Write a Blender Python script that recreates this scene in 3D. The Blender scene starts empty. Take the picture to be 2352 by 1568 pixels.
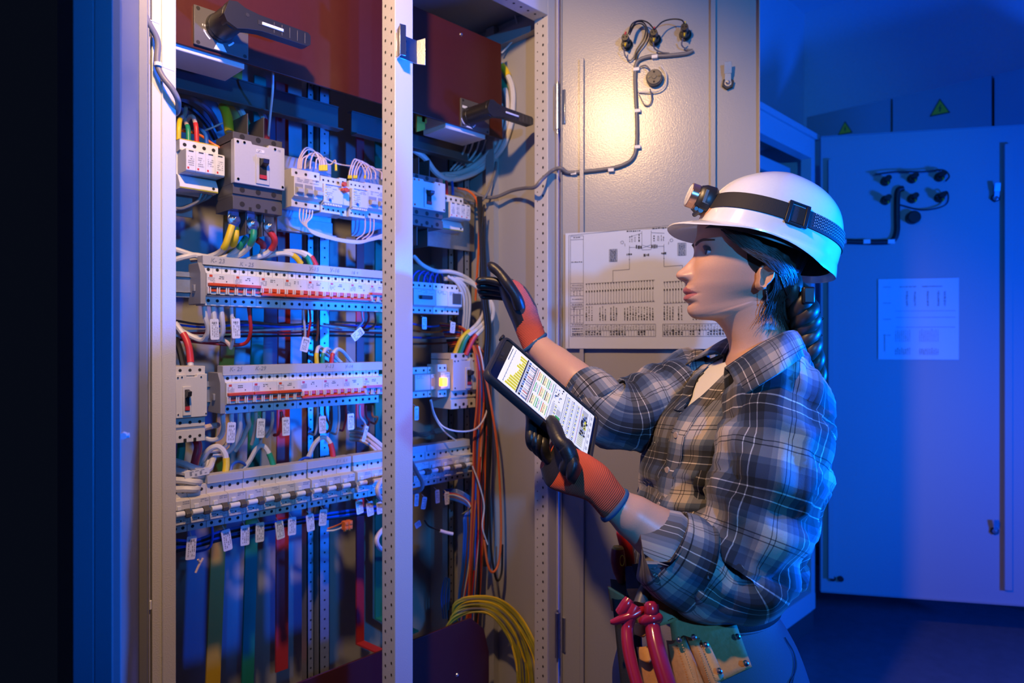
import bpy, bmesh, math, random
from mathutils import Vector, Matrix, noise
V = Vector
SC = bpy.context.scene
COL = SC.collection
random.seed(7)

# ---------------------------------------------------------------- camera
EYE = V((0, 0, 1.38))
HEAD = math.radians(44.37)
FW = V((math.cos(HEAD), math.sin(HEAD), 0)); RT = V((math.sin(HEAD), -math.cos(HEAD), 0)); UP = V((0, 0, 1))
cam = bpy.data.cameras.new('camera'); cam.lens = 24.0; cam.sensor_width = 36.0; cam.clip_start = .02
camo = bpy.data.objects.new('camera', cam); COL.objects.link(camo)
camo.location = EYE; camo.rotation_euler = (math.pi/2, 0, HEAD - math.pi/2)
cam.dof.use_dof = True; cam.dof.focus_distance = 1.16; cam.dof.aperture_fstop = 4.5
SC.camera = camo
# ---------------------------------------------------------------- light and exposure
SC.view_settings.view_transform = 'Standard'; SC.view_settings.look = 'None'
SC.view_settings.exposure = 0.0; SC.view_settings.gamma = 1.0; SC.view_settings.use_curve_mapping = False
W = bpy.data.worlds.new('world'); SC.world = W; W.use_nodes = True
W.node_tree.nodes['Background'].inputs[0].default_value = (.16, .24, .55, 1)
W.node_tree.nodes['Background'].inputs[1].default_value = .012
def lamp(name, kind, loc, color, energy, radius, target=None, cone=None):
    l = bpy.data.lights.new(name, kind); l.color = color; l.energy = energy
    if kind == 'AREA': l.shape = 'DISK'; l.size = radius*2
    else: l.shadow_soft_size = radius
    o = bpy.data.objects.new(name, l); COL.objects.link(o); o.location = loc
    if target is not None: o.rotation_euler = (V(target)-V(loc)).to_track_quat('-Z', 'Y').to_euler()
    if cone: l.spot_size = math.radians(cone); l.spot_blend = .5
    return o
lamp('warm_work_lamp', 'SPOT', (.29, .665, 2.385), (1, .60, .28), 80, .035, (1.02, 1.28, 1.56), 97)
lamp('blue_flash', 'SPOT', (-.08, -1.23, 1.93), (.03, .32, 1), 165, .05, (1.62, .95, 1.80), 64)
lamp('blue_rim_lamp', 'SPOT', (1.75, -.45, 1.36), (0.0, .15, 1), 370, .05, (1.165, .395, 1.42), 51)
lamp('blue_room_lamp', 'AREA', (2.9, -1.35, 1.05), (0.0, .085, 1), 100, .18, (3.0, 1.2, 2.0))

# ---------------------------------------------------------------- points
def ray(px, py): return FW + RT*((px-1176)/1568) + UP*((784-py)/1568)
def PY(px, py, y): d = ray(px, py); return EYE + d*(y/d.y)
def PXW(px, py, x): d = ray(px, py); return EYE + d*(x/d.x)
def PD(px, py, dist): return EYE + ray(px, py)*dist
def PN(px, py, p, n): d = ray(px, py); return EYE + d*((V(p)-EYE).dot(n)/d.dot(n))

# ---------------------------------------------------------------- materials
MATS = {}
def mat(name, color, rough=.5, metal=0, bump=0, scale=200, var=0, emit=0, spec=.5, coat=0, trans=0, sss=0):
    if name in MATS: return MATS[name]
    m = bpy.data.materials.new(name); m.use_nodes = True; t = m.node_tree; b = t.nodes['Principled BSDF']
    c = (*color, 1); b.inputs['Base Color'].default_value = c
    b.inputs['Roughness'].default_value = rough; b.inputs['Metallic'].default_value = metal
    b.inputs['Specular IOR Level'].default_value = spec
    if coat: b.inputs['Coat Weight'].default_value = coat; b.inputs['Coat Roughness'].default_value = .08
    if trans: b.inputs['Transmission Weight'].default_value = trans
    if sss:
        b.inputs['Subsurface Weight'].default_value = sss; b.inputs['Subsurface Radius'].default_value = (1, .35, .2)
        b.inputs['Subsurface Scale'].default_value = .006
    if emit: b.inputs['Emission Color'].default_value = c; b.inputs['Emission Strength'].default_value = emit
    co = t.nodes.new('ShaderNodeTexCoord'); n = t.nodes.new('ShaderNodeTexNoise')
    n.inputs['Scale'].default_value = scale; n.inputs['Detail'].default_value = 3
    t.links.new(co.outputs['Object'], n.inputs['Vector'])
    v = var or .04
    mx = t.nodes.new('ShaderNodeMix'); mx.data_type = 'RGBA'
    mx.inputs[6].default_value = tuple(x*(1-v) for x in color)+(1,); mx.inputs[7].default_value = tuple(min(1, x*(1+v)) for x in color)+(1,)
    t.links.new(n.outputs['Fac'], mx.inputs[0]); t.links.new(mx.outputs[2], b.inputs['Base Color'])
    if bump:
        bp = t.nodes.new('ShaderNodeBump'); bp.inputs['Strength'].default_value = bump; bp.inputs['Distance'].default_value = .001
        t.links.new(n.outputs['Fac'], bp.inputs['Height']); t.links.new(bp.outputs[0], b.inputs['Normal'])
    MATS[name] = m; return m
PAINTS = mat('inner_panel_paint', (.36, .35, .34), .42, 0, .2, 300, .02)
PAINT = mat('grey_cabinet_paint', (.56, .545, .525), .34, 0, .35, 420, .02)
PAINTD = mat('door_paint', (.37, .365, .36), .26, 0, .30, 300, .02, spec=.6)
PAINTL = mat('smooth_shaded_door_paint', (.20, .20, .20), .40, 0, .06, 120, .02)  # smoother door paint, its colour darkened so the left door looks less lit
BACK = mat('cabinet_back_paint', (.32, .33, .34), .45, 0, .2, 400)
PAINTF = mat('matt_far_paint', (.36, .36, .36), .6, 0, .2, 200, .02, spec=.25)
WALL = mat('wall_plaster', (.74, .75, .77), .8, 0, .3, 60, .05)
FLOOR = mat('floor_coating', (.10, .11, .13), .35, 0, .15, 25, .25)
HOLE_SHADE = mat('hole_and_shade', (.012, .011, .010), .8)
RED = mat('red_laminate', (.062, .012, .010), .36, 0, .12, 90, .10, spec=.3)
BLACK = mat('black_plastic', (.014, .014, .015), .38)
DARK = mat('dark_grey_plastic', (.075, .070, .066), .45, 0, .15, 500)
RUBBER = mat('black_rubber', (.008, .008, .009), .55)
WHITE = mat('white_plastic', (.70, .70, .70), .40)
CREAM = mat('cream_plastic', (.60, .57, .52), .42)
LGREY = mat('light_grey_plastic', (.46, .46, .47), .45)
GREYP = mat('grey_plastic', (.26, .26, .27), .5)
METAL = mat('zinc_steel', (.62, .63, .65), .28, 1, .15, 300, .08)
CHROME = mat('chrome', (.78, .78, .80), .10, 1)
GALV = mat('galvanised_plate', (.36, .37, .39), .38, .55, .2, 120, .12)
INK = mat('printing_ink', (.025, .027, .035), .6)
INKG = mat('grey_print', (.25, .25, .27), .6)
PAPER = mat('paper', (.60, .65, .72), .32, 0, .05, 60, .02)
ORED = mat('orange_red_plastic', (.62, .07, .02), .35)
YEL = mat('yellow_sleeve', (.80, .55, .02), .4)
GRN = mat('green_sleeve', (.012, .27, .15), .4)
REDS = mat('red_sleeve', (.60, .035, .045), .4)
CABW = mat('white_cable', (.62, .60, .58), .45)
CABP = mat('pale_pink_wire', (.66, .50, .42), .45)
CABB = mat('blue_wire', (.01, .10, .50), .4)
CABO = mat('orange_wire', (.62, .13, .025), .45)
CABR = mat('red_wire', (.46, .02, .025), .45)
CABN = mat('brown_wire', (.16, .055, .03), .45)
CABK = mat('black_wire', (.012, .012, .013), .45)
CABG = mat('grey_conduit', (.17, .165, .17), .42)
YG = mat('yellow_green_wire', (.33, .30, .03), .42, 0, 0, 30, .35)
BUSY = mat('yellow_busbar_paint', (.55, .36, .03), .42)
BUSG = mat('green_busbar_paint', (.012, .20, .13), .42)
BUSR = mat('red_busbar_paint', (.46, .03, .04), .42)
SIGNY = mat('sign_yellow', (.80, .55, .02), .5)

# ---------------------------------------------------------------- mesh building
WL = {}
def spline(pts, per=6, closed=False):
    P = [V(p) for p in pts]
    if len(P) < 3: return P
    out = []
    n = len(P)
    for i in range(n if closed else n-1):
        a = P[i-1] if (i > 0 or closed) else P[0]*2-P[1]
        b = P[i]; c = P[(i+1) % n]
        d = P[(i+2) % n] if (i+2 < n or closed) else P[-1]*2-P[-2]
        for k in range(per):
            t = k/per
            out.append(.5*((2*b)+(c-a)*t+(2*a-5*b+4*c-d)*t*t+(3*b-a-3*c+d)*t**3))
    if not closed: out.append(P[-1])
    return out
class MB:
    def __init__(s): s.v = []; s.f = []; s.m = []; s.uv = []; s.hasuv = False
    def add(s, vs, fs, m=0, uvs=None):
        o = len(s.v); s.v += [V(x) for x in vs]
        for i, f in enumerate(fs):
            s.f.append(tuple(o+k for k in f)); s.m.append(m)
            s.uv.append(uvs[i] if uvs else None)
        if uvs: s.hasuv = True
        return s
    def box(s, a, b, m=0):
        x0, y0, z0 = a; x1, y1, z1 = b
        return s.hexa([(x0,y0,z0),(x1,y0,z0),(x1,y1,z0),(x0,y1,z0),(x0,y0,z1),(x1,y0,z1),(x1,y1,z1),(x0,y1,z1)], m)
    def hexa(s, p, m=0):
        return s.add(p, [(0,3,2,1),(4,5,6,7),(0,1,5,4),(1,2,6,5),(2,3,7,6),(3,0,4,7)], m)
    def obox(s, c, ax, ay, az, m=0):
        c, ax, ay, az = V(c), V(ax)*.5, V(ay)*.5, V(az)*.5
        return s.hexa([c-ax-ay-az, c+ax-ay-az, c+ax+ay-az, c-ax+ay-az, c-ax-ay+az, c+ax-ay+az, c+ax+ay+az, c-ax+ay+az], m)
    def prism(s, poly, ext, m=0):
        n = len(poly); e = V(ext); a = [V(p) for p in poly]
        return s.add(a+[p+e for p in a], [tuple(range(n-1, -1, -1)), tuple(range(n, 2*n))]+[(i, (i+1) % n, n+(i+1) % n, n+i) for i in range(n)], m)
    def face(s, pts, m=0): return s.add(pts, [tuple(range(len(pts)))], m)
    def cyl(s, p0, p1, r0, r1=None, n=16, m=0, cap=True):
        p0, p1 = V(p0), V(p1); r1 = r0 if r1 is None else r1
        d = (p1-p0).normalized(); u = d.orthogonal().normalized(); w = d.cross(u)
        A = [u*math.cos(2*math.pi*i/n)+w*math.sin(2*math.pi*i/n) for i in range(n)]
        vs = [p0+a*r0 for a in A]+[p1+a*r1 for a in A]
        fs = [(i, (i+1) % n, n+(i+1) % n, n+i) for i in range(n)]
        if cap: fs += [tuple(range(n-1, -1, -1)), tuple(range(n, 2*n))]
        return s.add(vs, fs, m)
    def disc(s, c, nrm, r, n=12, m=0):
        c = V(c); d = V(nrm).normalized(); u = d.orthogonal().normalized(); w = d.cross(u)
        return s.add([c+u*r*math.cos(2*math.pi*i/n)+w*r*math.sin(2*math.pi*i/n) for i in range(n)], [tuple(range(n))], m)
    def rings(s, R, m=0, c0=True, c1=True, closed=True, uvs=None):
        n = len(R[0]); vs = [p for r in R for p in r]; fs = []; us = [] if uvs else None
        for j in range(len(R)-1):
            for i in range(n if closed else n-1):
                k = (i+1) % n
                fs.append((j*n+i, j*n+k, (j+1)*n+k, (j+1)*n+i))
                if uvs: us.append((uvs[j][i], uvs[j][i+1], uvs[j+1][i+1], uvs[j+1][i]))
        if c0: fs.append(tuple(range(n-1, -1, -1)))
        if c1: fs.append(tuple(range((len(R)-1)*n, len(R)*n)))
        if uvs:
            if c0: us.append([uvs[0][i] for i in range(n-1, -1, -1)])
            if c1: us.append([uvs[-1][i] for i in range(n)])
        return s.add(vs, fs, m, us)
    def tube(s, pts, r, n=8, m=0, per=6, flat=None):
        P = spline(pts, per) if per else [V(p) for p in pts]
        L = len(P); rr = r if isinstance(r, (list, tuple)) else None
        t = (P[1]-P[0]).normalized(); u = t.orthogonal().normalized(); R = []
        for i, p in enumerate(P):
            t2 = (P[min(i+1, L-1)]-P[max(i-1, 0)])
            if t2.length > 1e-9: t2.normalize(); u = (u-t2*u.dot(t2)); u = u.normalized() if u.length > 1e-6 else t2.orthogonal().normalized(); t = t2
            w = t.cross(u)
            if rr:
                q = i/(L-1)*(len(rr)-1); a = int(min(q, len(rr)-2)); rad = rr[a]+(rr[a+1]-rr[a])*(q-a)
            else: rad = r
            R.append([p+(u*math.cos(2*math.pi*k/n)+w*math.sin(2*math.pi*k/n))*rad for k in range(n)])
        return s.rings(R, m)
    def build(s, name, mats, parent=None, bevel=0, loc=None, sharp=38, seg=2, smooth=True, flat_normals=False):
        if not isinstance(mats, (list, tuple)): mats = [mats]
        me = bpy.data.meshes.new(name)
        if parent is not None: L = WL[parent.name]
        elif loc is not None: L = V(loc)
        else:
            xs = [p.x for p in s.v]; ys = [p.y for p in s.v]; zs = [p.z for p in s.v]
            L = V(((min(xs)+max(xs))/2, (min(ys)+max(ys))/2, min(zs)))
        me.from_pydata([p-L for p in s.v], [], s.f)
        for q in mats: me.materials.append(q)
        me.polygons.foreach_set('material_index', s.m)
        if s.hasuv:
            uvl = me.uv_layers.new(name='UVMap')
            for pi, p in enumerate(me.polygons):
                if s.uv[pi]:
                    for k, li in enumerate(p.loop_indices): uvl.data[li].uv = s.uv[pi][k]
        if not flat_normals:
            bm = bmesh.new(); bm.from_mesh(me); bmesh.ops.recalc_face_normals(bm, faces=bm.faces); bm.to_mesh(me); bm.free()
        if smooth:
            me.polygons.foreach_set('use_smooth', [True]*len(me.polygons))
            me.set_sharp_from_angle(angle=math.radians(sharp))
        me.update()
        o = bpy.data.objects.new(name, me); COL.objects.link(o)
        if parent is not None: o.parent = parent; o.location = (0, 0, 0)
        else: o.location = L
        WL[o.name] = L
        if bevel:
            b = o.modifiers.new('bevel', 'BEVEL'); b.width = bevel; b.segments = seg; b.limit_method = 'ANGLE'; b.angle_limit = math.radians(40)
        return o
def tag(o, label=None, cat=None, group=None, kind=None):
    if label: o['label'] = label
    if cat: o['category'] = cat
    if group: o['group'] = group
    if kind: o['kind'] = kind
    return o
def thing(name, loc, label, cat, group=None):
    o = bpy.data.objects.new(name, None); COL.objects.link(o); o.location = loc; o.empty_display_size = .02
    WL[o.name] = V(loc); return tag(o, label, cat, group)
def dup(o, delta, label=None, parent=None):
    c = o.copy(); COL.objects.link(c)
    if parent is not None: c.parent = parent
    else: c.location = V(o.location)+V(delta); 
    WL[c.name] = WL[o.name]+V(delta)
    for ch in o.children: dup(ch, delta, None, c)
    if label: c['label'] = label
    return c
def text(name, body, p, right, up, size, m, parent, sx=1, align='LEFT', shear=0):
    cu = bpy.data.curves.new(name, 'FONT'); cu.body = body; cu.size = size; cu.align_x = align; cu.shear = shear
    cu.extrude = .00012; cu.resolution_u = 3; cu.materials.append(m)
    oc = bpy.data.objects.new(name, cu); me = bpy.data.meshes.new_from_object(oc); bpy.data.objects.remove(oc); bpy.data.curves.remove(cu)
    o = bpy.data.objects.new(name, me); COL.objects.link(o)
    r = V(right).normalized(); u = V(up).normalized(); n = r.cross(u)
    M = Matrix((r, u, n)).transposed().to_4x4()
    o.parent = parent; M.translation = V(p)-WL[parent.name]
    o.matrix_basis = M @ Matrix.Diagonal((sx, 1, 1, 1)); WL[o.name] = V(p)
    return o
# ================================================================ the room
def struct(name, a, b, m):
    o = MB().box(a, b).build(name, m); o['kind'] = 'structure'; return o
struct('floor', (-2.2, -3.2, -.06), (5.0, 2.0, 0), FLOOR)
struct('wall_back', (.95, 1.9, 0), (5.0, 2.0, 3.7), WALL)
struct('wall_right', (4.9, -3.2, 0), (5.0, 1.9, 3.7), WALL)
struct('ceiling', (-2.2, -3.2, 3.7), (5.0, 2.0, 3.76), WALL)

# ================================================================ the open switchgear cabinet
YF, YB = 1.25, 1.82
Z0, Z1 = .19, 2.36
cab = thing('electrical_cabinet', (.93, 1.5, 0), 'tall pale grey two-bay switchgear cabinet with both doors swung open, woman beside it', 'cabinet')
def perforated(mb, x0, x1, faces):
    """square post with two staggered columns of punched holes on its side face"""
    y0, y1 = YF, YF+.05
    mb.box((x0, y0, .1), (x1, y1, 2.345), 0)
    z = .24
    while z < 2.3:
        for fx, nx, cols in faces:
            for k, (dy, dz, r) in enumerate(cols):
                mb.add([V((fx+nx*.0005, y0+dy+r*.72*math.cos(a*math.pi/4), z+dz+r*math.sin(a*math.pi/4))) for a in range(8)], [tuple(range(8))], 1)
        z += .0262
X_L, X_C, X_R = .391, .905, 1.419
mb = MB(); perforated(mb, X_C, X_C+.05, [(X_C, -1, [(.013, 0, .0037), (.036, .013, .0037)])])
mb.build('perforated_post', [PAINT, HOLE_SHADE], cab, .0015)
mb = MB(); perforated(mb, X_R, X_R+.05, [(X_R, -1, [(.017, 0, .0042), (.038, .013, .0022)])])
mb.build('perforated_post', [PAINT, HOLE_SHADE], cab, .0015)
mb = MB(); mb.box((X_L+.011, YF, .1), (X_L+.05, YF+.05, 2.345)); mb.box((X_L-.005, YF+.006, .1), (X_L+.004, YF+.05, 2.345))
mb.box((X_L+.004, YF+.016, .1), (X_L+.011, YF+.05, 2.345), 1)
mb.box((X_L+.026, YF-.003, .1), (X_L+.028, YF, 2.345))
mb.build('frame_post', [PAINT, RUBBER], cab, .001)
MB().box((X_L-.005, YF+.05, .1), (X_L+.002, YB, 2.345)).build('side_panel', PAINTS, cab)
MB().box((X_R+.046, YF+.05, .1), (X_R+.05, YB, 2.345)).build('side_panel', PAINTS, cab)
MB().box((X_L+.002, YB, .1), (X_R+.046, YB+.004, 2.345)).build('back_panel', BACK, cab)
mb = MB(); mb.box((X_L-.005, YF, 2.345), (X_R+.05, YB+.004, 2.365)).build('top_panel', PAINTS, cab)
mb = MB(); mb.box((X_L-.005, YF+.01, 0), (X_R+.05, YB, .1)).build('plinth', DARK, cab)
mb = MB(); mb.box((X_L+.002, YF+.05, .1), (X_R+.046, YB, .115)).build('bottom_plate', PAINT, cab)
mb = MB()
for a, b in ((X_L+.05, X_C), (X_C+.05, X_R)):
    mb.box((a, YF, 2.282), (b, YF+.05, 2.345))
    for k in range(int((b-a)/.028)):
        mb.disc((a+.014+.028*k, YF+.02, 2.2815), (0, 0, -1), .0036, 8, 1)
mb.build('top_rail', [PAINT, HOLE_SHADE], cab, .0012)
mb = MB()
for y in (YF+.24, YF+.40):
    mb.box((X_R+.025, y, .12), (X_R+.046, y+.035, 2.34), 0)
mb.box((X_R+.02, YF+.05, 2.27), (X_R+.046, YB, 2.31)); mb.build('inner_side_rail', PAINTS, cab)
# catch bracket on the centre post
c = PY(927, 108, YF-.002)
mb = MB(); x0 = X_C-.004; zc = c.z
mb.box((X_C+.002, YF-.003, zc-.028), (X_C+.058, YF, zc+.026))
mb.prism([(X_C+.002, YF-.003, zc-.032), (X_C-.008, YF-.03, zc-.034), (X_C-.008, YF-.03, zc+.034), (X_C+.002, YF-.003, zc+.032)], (.003, 0, 0))
mb.prism([(X_C-.009, YF-.03, zc-.034), (X_C+.006, YF-.033, zc-.034), (X_C+.006, YF-.033, zc+.034), (X_C-.009, YF-.03, zc+.034)], (0, .002, 0))
mb.prism([(X_C+.058, YF-.003, zc-.028), (X_C+.07, YF-.02, zc-.032), (X_C+.07, YF-.02, zc+.030), (X_C+.058, YF-.003, zc+.026)], (.0015, .002, 0))
br = mb.build('catch_bracket', METAL, cab, .0008)
mb = MB()
for dz in (-.012, .013): mb.cyl((X_C+.024, YF-.003, zc+dz), (X_C+.024, YF-.006, zc+dz), .0055, .004, 14)
mb.build('rivet', CHROME, br)

# ================================================================ doors of this cabinet
def door(parent, H, e, n, wid, z0, z1, flip=1, name='door', m=None):
    """door leaf seen from inside: e runs from the hinge to the free edge, n points out of the inner face"""
    P = lambda w, h, z: V((H[0]+e.x*w+n.x*h, H[1]+e.y*w+n.y*h, z))
    def bx(mb, w0, w1, h0, h1, za, zb, m=0):
        mb.hexa([P(w0,h0,za),P(w1,h0,za),P(w1,h1,za),P(w0,h1,za),P(w0,h0,zb),P(w1,h0,zb),P(w1,h1,zb),P(w0,h1,zb)], m)
    mb = MB(); bx(mb, .004, wid, -.018, 0, z0, z1); bx(mb, wid-.003, wid, 0, .016, z0, z1); bx(mb, .004, .0065, 0, .010, z0, z1)
    bx(mb, .004, wid, 0, .014, z0, z0+.003); bx(mb, .004, wid, 0, .014, z1-.003, z1)
    d = mb.build(name, m or PAINTD, parent, .0008)
    return d, P, bx
e1, n1 = V((.457, -.889, 0)).normalized(), V((-.889, -.457, 0)).normalized(); H1 = (1.4437+.006, 1.231)
dr, P1, bx1 = door(cab, H1, e1, n1, .522, Z0, Z1)
mb = MB(); bx1(mb, .0575, .0685, 0, .013, .25, 2.155); mb.build('stiffener', PAINTD, dr, .0008)
mb = MB(); bx1(mb, .402, .414, 0, .013, .25, 2.32); mb.build('stiffener', PAINTD, dr, .0008)
def hinge(parent, Pf, z, hgt=.125):
    mb = MB(); p = Pf(-.006, .006, z)
    mb.cyl(p, p+UP*hgt, .0085, n=14); mb.cyl(p-UP*.012, p+UP*(hgt+.008), .0035, n=10)
    a, b = Pf(.004, .0, z+.015), Pf(.014, .006, z+hgt-.015)
    mb.box((min(a.x,b.x), min(a.y,b.y), a.z), (max(a.x,b.x)+.004, max(a.y,b.y), b.z))
    h = mb.build('hinge', METAL, parent, .0006); return h
zt = PY(1282, 297, 1.231).z; hinge(dr, P1, zt)
zt = PY(1282, 1510, 1.231).z; hinge(dr, P1, zt)
mb = MB(); mb.cyl(P1(-.006, .006, Z0), P1(-.006, .006, Z1), .0022, n=8); mb.build('hinge_rod', PAINT, dr)
def quarter_lock(parent, base, e, n, s=1):
    mb = MB(); b = base
    mb.cyl(b, b+n*.010*s, .0155*s, n=6, m=1); mb.cyl(b+n*.010*s, b+n*.014*s, .011*s, .009*s, n=18, m=0)
    mb.cyl(b+n*.014*s, b+n*.019*s, .006*s, .003*s, n=12, m=0)
    c = b+n*.012*s
    for z0, z1, h0, h1, wd in ((.0, .022, 0, .004, .008), (.022, .050, .004, .010, .0095)):
        mb.prism([c+(-e*wd+UP*z0+n*h0)*s, c+(e*wd+UP*z0+n*h0)*s, c+(e*wd*.96+UP*z1+n*h1)*s, c+(-e*wd*.96+UP*z1+n*h1)*s], n*.002*s, 0)
    return mb.build('quarter_turn_lock', [METAL, RUBBER], parent, .0004)
quarter_lock(dr, PN(1672, 194, P1(0, 0, 1), n1), e1, n1)
# left door
eL, nL = V((-.3746, -.927, 0)).normalized(), V((.927, -.3746, 0)).normalized(); HL = (.386, 1.244)
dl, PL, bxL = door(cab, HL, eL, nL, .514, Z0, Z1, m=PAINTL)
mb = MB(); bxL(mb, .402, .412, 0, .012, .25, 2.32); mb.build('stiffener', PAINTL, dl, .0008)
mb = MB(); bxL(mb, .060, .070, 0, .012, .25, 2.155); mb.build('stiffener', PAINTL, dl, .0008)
mb = MB(); mb.cyl(PL(-.004, .008, Z0), PL(-.004, .008, Z1), .0025, n=8); mb.build('hinge_rod', PAINT, dl)
mb = MB(); p = PL(.405, .014, PN(222, 1028, PL(0, 0, 1), nL).z); mb.cyl(p-eL*.006, p+eL*.006, .004, n=8); mb.cyl(p, p+nL*.006, .003, n=8)
mb.build('clip', WHITE, dl)
p = PL(-.002, .010, PN(333, 1375, PL(0, 0, 1), nL).z); mb = MB(); mb.cyl(p-UP*.007, p+UP*.007, .003, n=8); mb.build('clip', WHITE, dl)

# ================================================================ further cabinets of the same row
nb = thing('electrical_cabinet', (2.0, 1.55, 0), 'closed pale cabinet standing behind the open door with the pilot lamps', 'cabinet')
mb = MB(); mb.box((1.475, YF, .1), (2.485, YB+.004, 2.365)); mb.box((1.48, YF+.01, 0), (2.48, YB, .1)); mb.build('body', PAINT, nb, .002)
for a in (1.48, 1.985):
    d = MB().box((a, YF-.018, .19), (a+.498, YF, 2.35)).build('door', PAINT, nb, .002)
    mb = MB(); mb.cyl((a+.44, YF-.018, 1.3), (a+.44, YF-.03, 1.3), .012, n=14); mb.build('lock', CHROME, d)
fc = thing('electrical_cabinet', (2.95, 1.55, 0), 'dark open cabinet behind the woman, lit blue, its door swung open', 'cabinet')
mb = MB(); XA, XB = 2.49, 3.36
for a, b in ((XA, XA+.05), (XB-.05, XB)): mb.box((a, YF, .1), (b, YF+.05, 2.345))
mb.build('frame_post', PAINT, fc, .0015)
mb = MB(); mb.box((XA+.05, YF, 2.25), (XB-.05, YF+.05, 2.345)); mb.box((XA+.05, YF+.10, 2.16), (XB-.05, YF+.12, 2.22)); mb.build('top_rail', PAINT, fc, .001)
mb = MB(); mb.box((XA, YF-.012, 2.345), (XB+.02, YB+.004, 2.372)); mb.build('top_panel', PAINT, fc, .001)
mb = MB(); mb.box((XA, YF+.05, .1), (XA+.004, YB, 2.345)); mb.box((XB-.004, YF+.05, .1), (XB, YB, 2.345)); mb.build('side_panel', PAINT, fc)
MB().box((XA, YB, .1), (XB, YB+.004, 2.345)).build('back_panel', BACK, fc)
MB().box((XA, YF+.01, 0), (XB, YB, .1)).build('plinth', DARK, fc)
MB().box((XA+.05, YF, .1), (XB-.05, YF+.05, .19)).build('bottom_rail', PAINT, fc)
mb = MB()
for k in range(9): mb.box((XA+.1, 1.5, .3+.21*k), (XB-.08, 1.52, .45+.21*k))
mb.build('mounting_plate', GALV, fc, .001)
H2 = (3.352, 1.228); e2, n2 = V((.537, -.8436, 0)).normalized(), V((-.8436, -.537, 0)).normalized()
d2, P2, bx2 = door(fc, H2, e2, n2, .875, .19, 2.355, m=PAINTF)
mb = MB(); bx2(mb, .035, .06, 0, .02, .26, 2.24); mb.build('stiffener', PAINTF, d2, .001)
mb = MB(); bx2(mb, .775, .805, 0, .02, .26, 2.27); mb.build('stiffener', PAINTF, d2, .001)
quarter_lock(d2, PN(2285, 455, P2(0, 0, 1), n2), e2, n2, 1.25); quarter_lock(d2, PN(2283, 1218, P2(0, 0, 1), n2), e2, n2, 1.1)
mb = MB()
for q in ((1912, 1327), (1930, 1328)): b = PN(*q, P2(0, 0, 1), n2); mb.cyl(b, b+n2*.012, .013, n=12)
mb.build('screw_head', RUBBER, d2)
# cabinets along the end wall
XE = 4.3
ys = [1.66, 1.178, .698, .218, -.262, -.742]
labs = ['far cabinet on the end wall carrying the small dim warning triangle', 'far cabinet on the end wall carrying the larger warning triangle', 'far cabinet on the end wall beside the larger warning triangle, no sign on it']
for k in range(3):
    t = thing('wall_cabinet', (4.6, (ys[k]+ys[k+1])/2, 0), labs[k], 'cabinet', 'cabinets along the end wall')
    mb = MB(); mb.box((XE+.02, ys[k+1]+.004, .12), (4.89, ys[k]-.004, 2.775)); mb.build('body', PAINTF, t, .002)
    MB().box((XE, ys[k+1]+.007, .14), (XE+.02, ys[k]-.007, 2.77)).build('door', PAINTF, t, .002)
    MB().box((XE+.03, ys[k+1]+.01, 0), (4.88, ys[k]-.01, .12)).build('plinth', DARK, t)
def warning_sign(px, py, w, label):
    c = PXW(px, py, XE-.002); h = w*.9; Q = lambda u, v, d=0: V((XE-.001-d, c.y-u, c.z+v))
    mb = MB(); tri = lambda s, d: [Q(-w/2*s, -h*.36*s-(0), d), Q(w/2*s, -h*.36*s, d), Q(0, h*.64*s, d)]
    mb.prism(tri(1, 0), (-.002, 0, 0), 1)
    o = mb.build('warning_sign', [SIGNY, INK], None, .0004, loc=c); tag(o, label, 'sign', 'electric shock warning signs')
    mb = MB(); mb.face(tri(.84, .0032)); mb.build('yellow_field', SIGNY, o)
    mb = MB(); s = w*.5
    bolt = [(.05, .42), (-.14, .02), (.02, .04), (-.10, -.30), (-.02, -.26), (.0, -.36), (.10, -.20), (.04, -.22), (.16, .12), (.0, .10), (.14, .42)]
    mb.face([Q(a*s, b*s, .0036) for a, b in bolt]); mb.build('lightning_bolt', INK, o)
warning_sign(1941, 297, .085, 'small yellow warning triangle with lightning bolt, dim, nearer the room corner')
warning_sign(2159, 250, .098, 'larger yellow warning triangle with lightning bolt above the far open door')
# ================================================================ inside the cabinet: plates, bars and devices
def plate_thing(name, label, cat, m, a, b, bevel=.0008, group=None):
    o = MB().box(a, b).build(name, m, None, bevel); return tag(o, label, cat, group)
# vertical profiles and painted busbars behind the devices
def upright(px0, px1, y, label, z0=.3, z1=2.26):
    x0, x1 = PY(px0, 784, y).x, PY(px1, 784, y).x
    mb = MB(); mb.box((x0, y, z0), (x1, y+.004, z1)); mb.box((x0, y, z0), (x0+.002, y+.03, z1)); mb.box((x1-.002, y, z0), (x1, y+.03, z1))
    z = z0+.03
    while z < z1-.02: mb.disc(((x0+x1)/2, y-.0006, z), (0, -1, 0), .0028, 8, 1); z += .0255
    o = mb.build('perforated_rail', [GALV, HOLE_SHADE], None, 0); tag(o, label, 'rail')
upright(706, 721, 1.66, 'perforated steel upright behind the breakers, just right of the red busbar'); upright(734, 757, 1.64, 'wider perforated steel upright next to the narrow one', .3, 2.2)
upright(1066, 1079, 1.59, 'perforated steel upright between the side bay devices and the orange wires')
upright(1030, 1042, 1.66, 'narrow perforated upright deep behind the side bay devices')
def busbar(pts, w, m, label, thick=.006):
    """flat painted bar through (px, py, y) points, w wide"""
    P = [PY(*p) for p in pts]; mb = MB(); R = []
    for p in P: R.append([p+V((-w/2, 0, 0)), p+V((w/2, 0, 0)), p+V((w/2, thick, 0)), p+V((-w/2, thick, 0))])
    mb.rings(R); o = mb.build('busbar', m, None, .001); tag(o, label, 'busbar', 'painted busbars')
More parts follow.
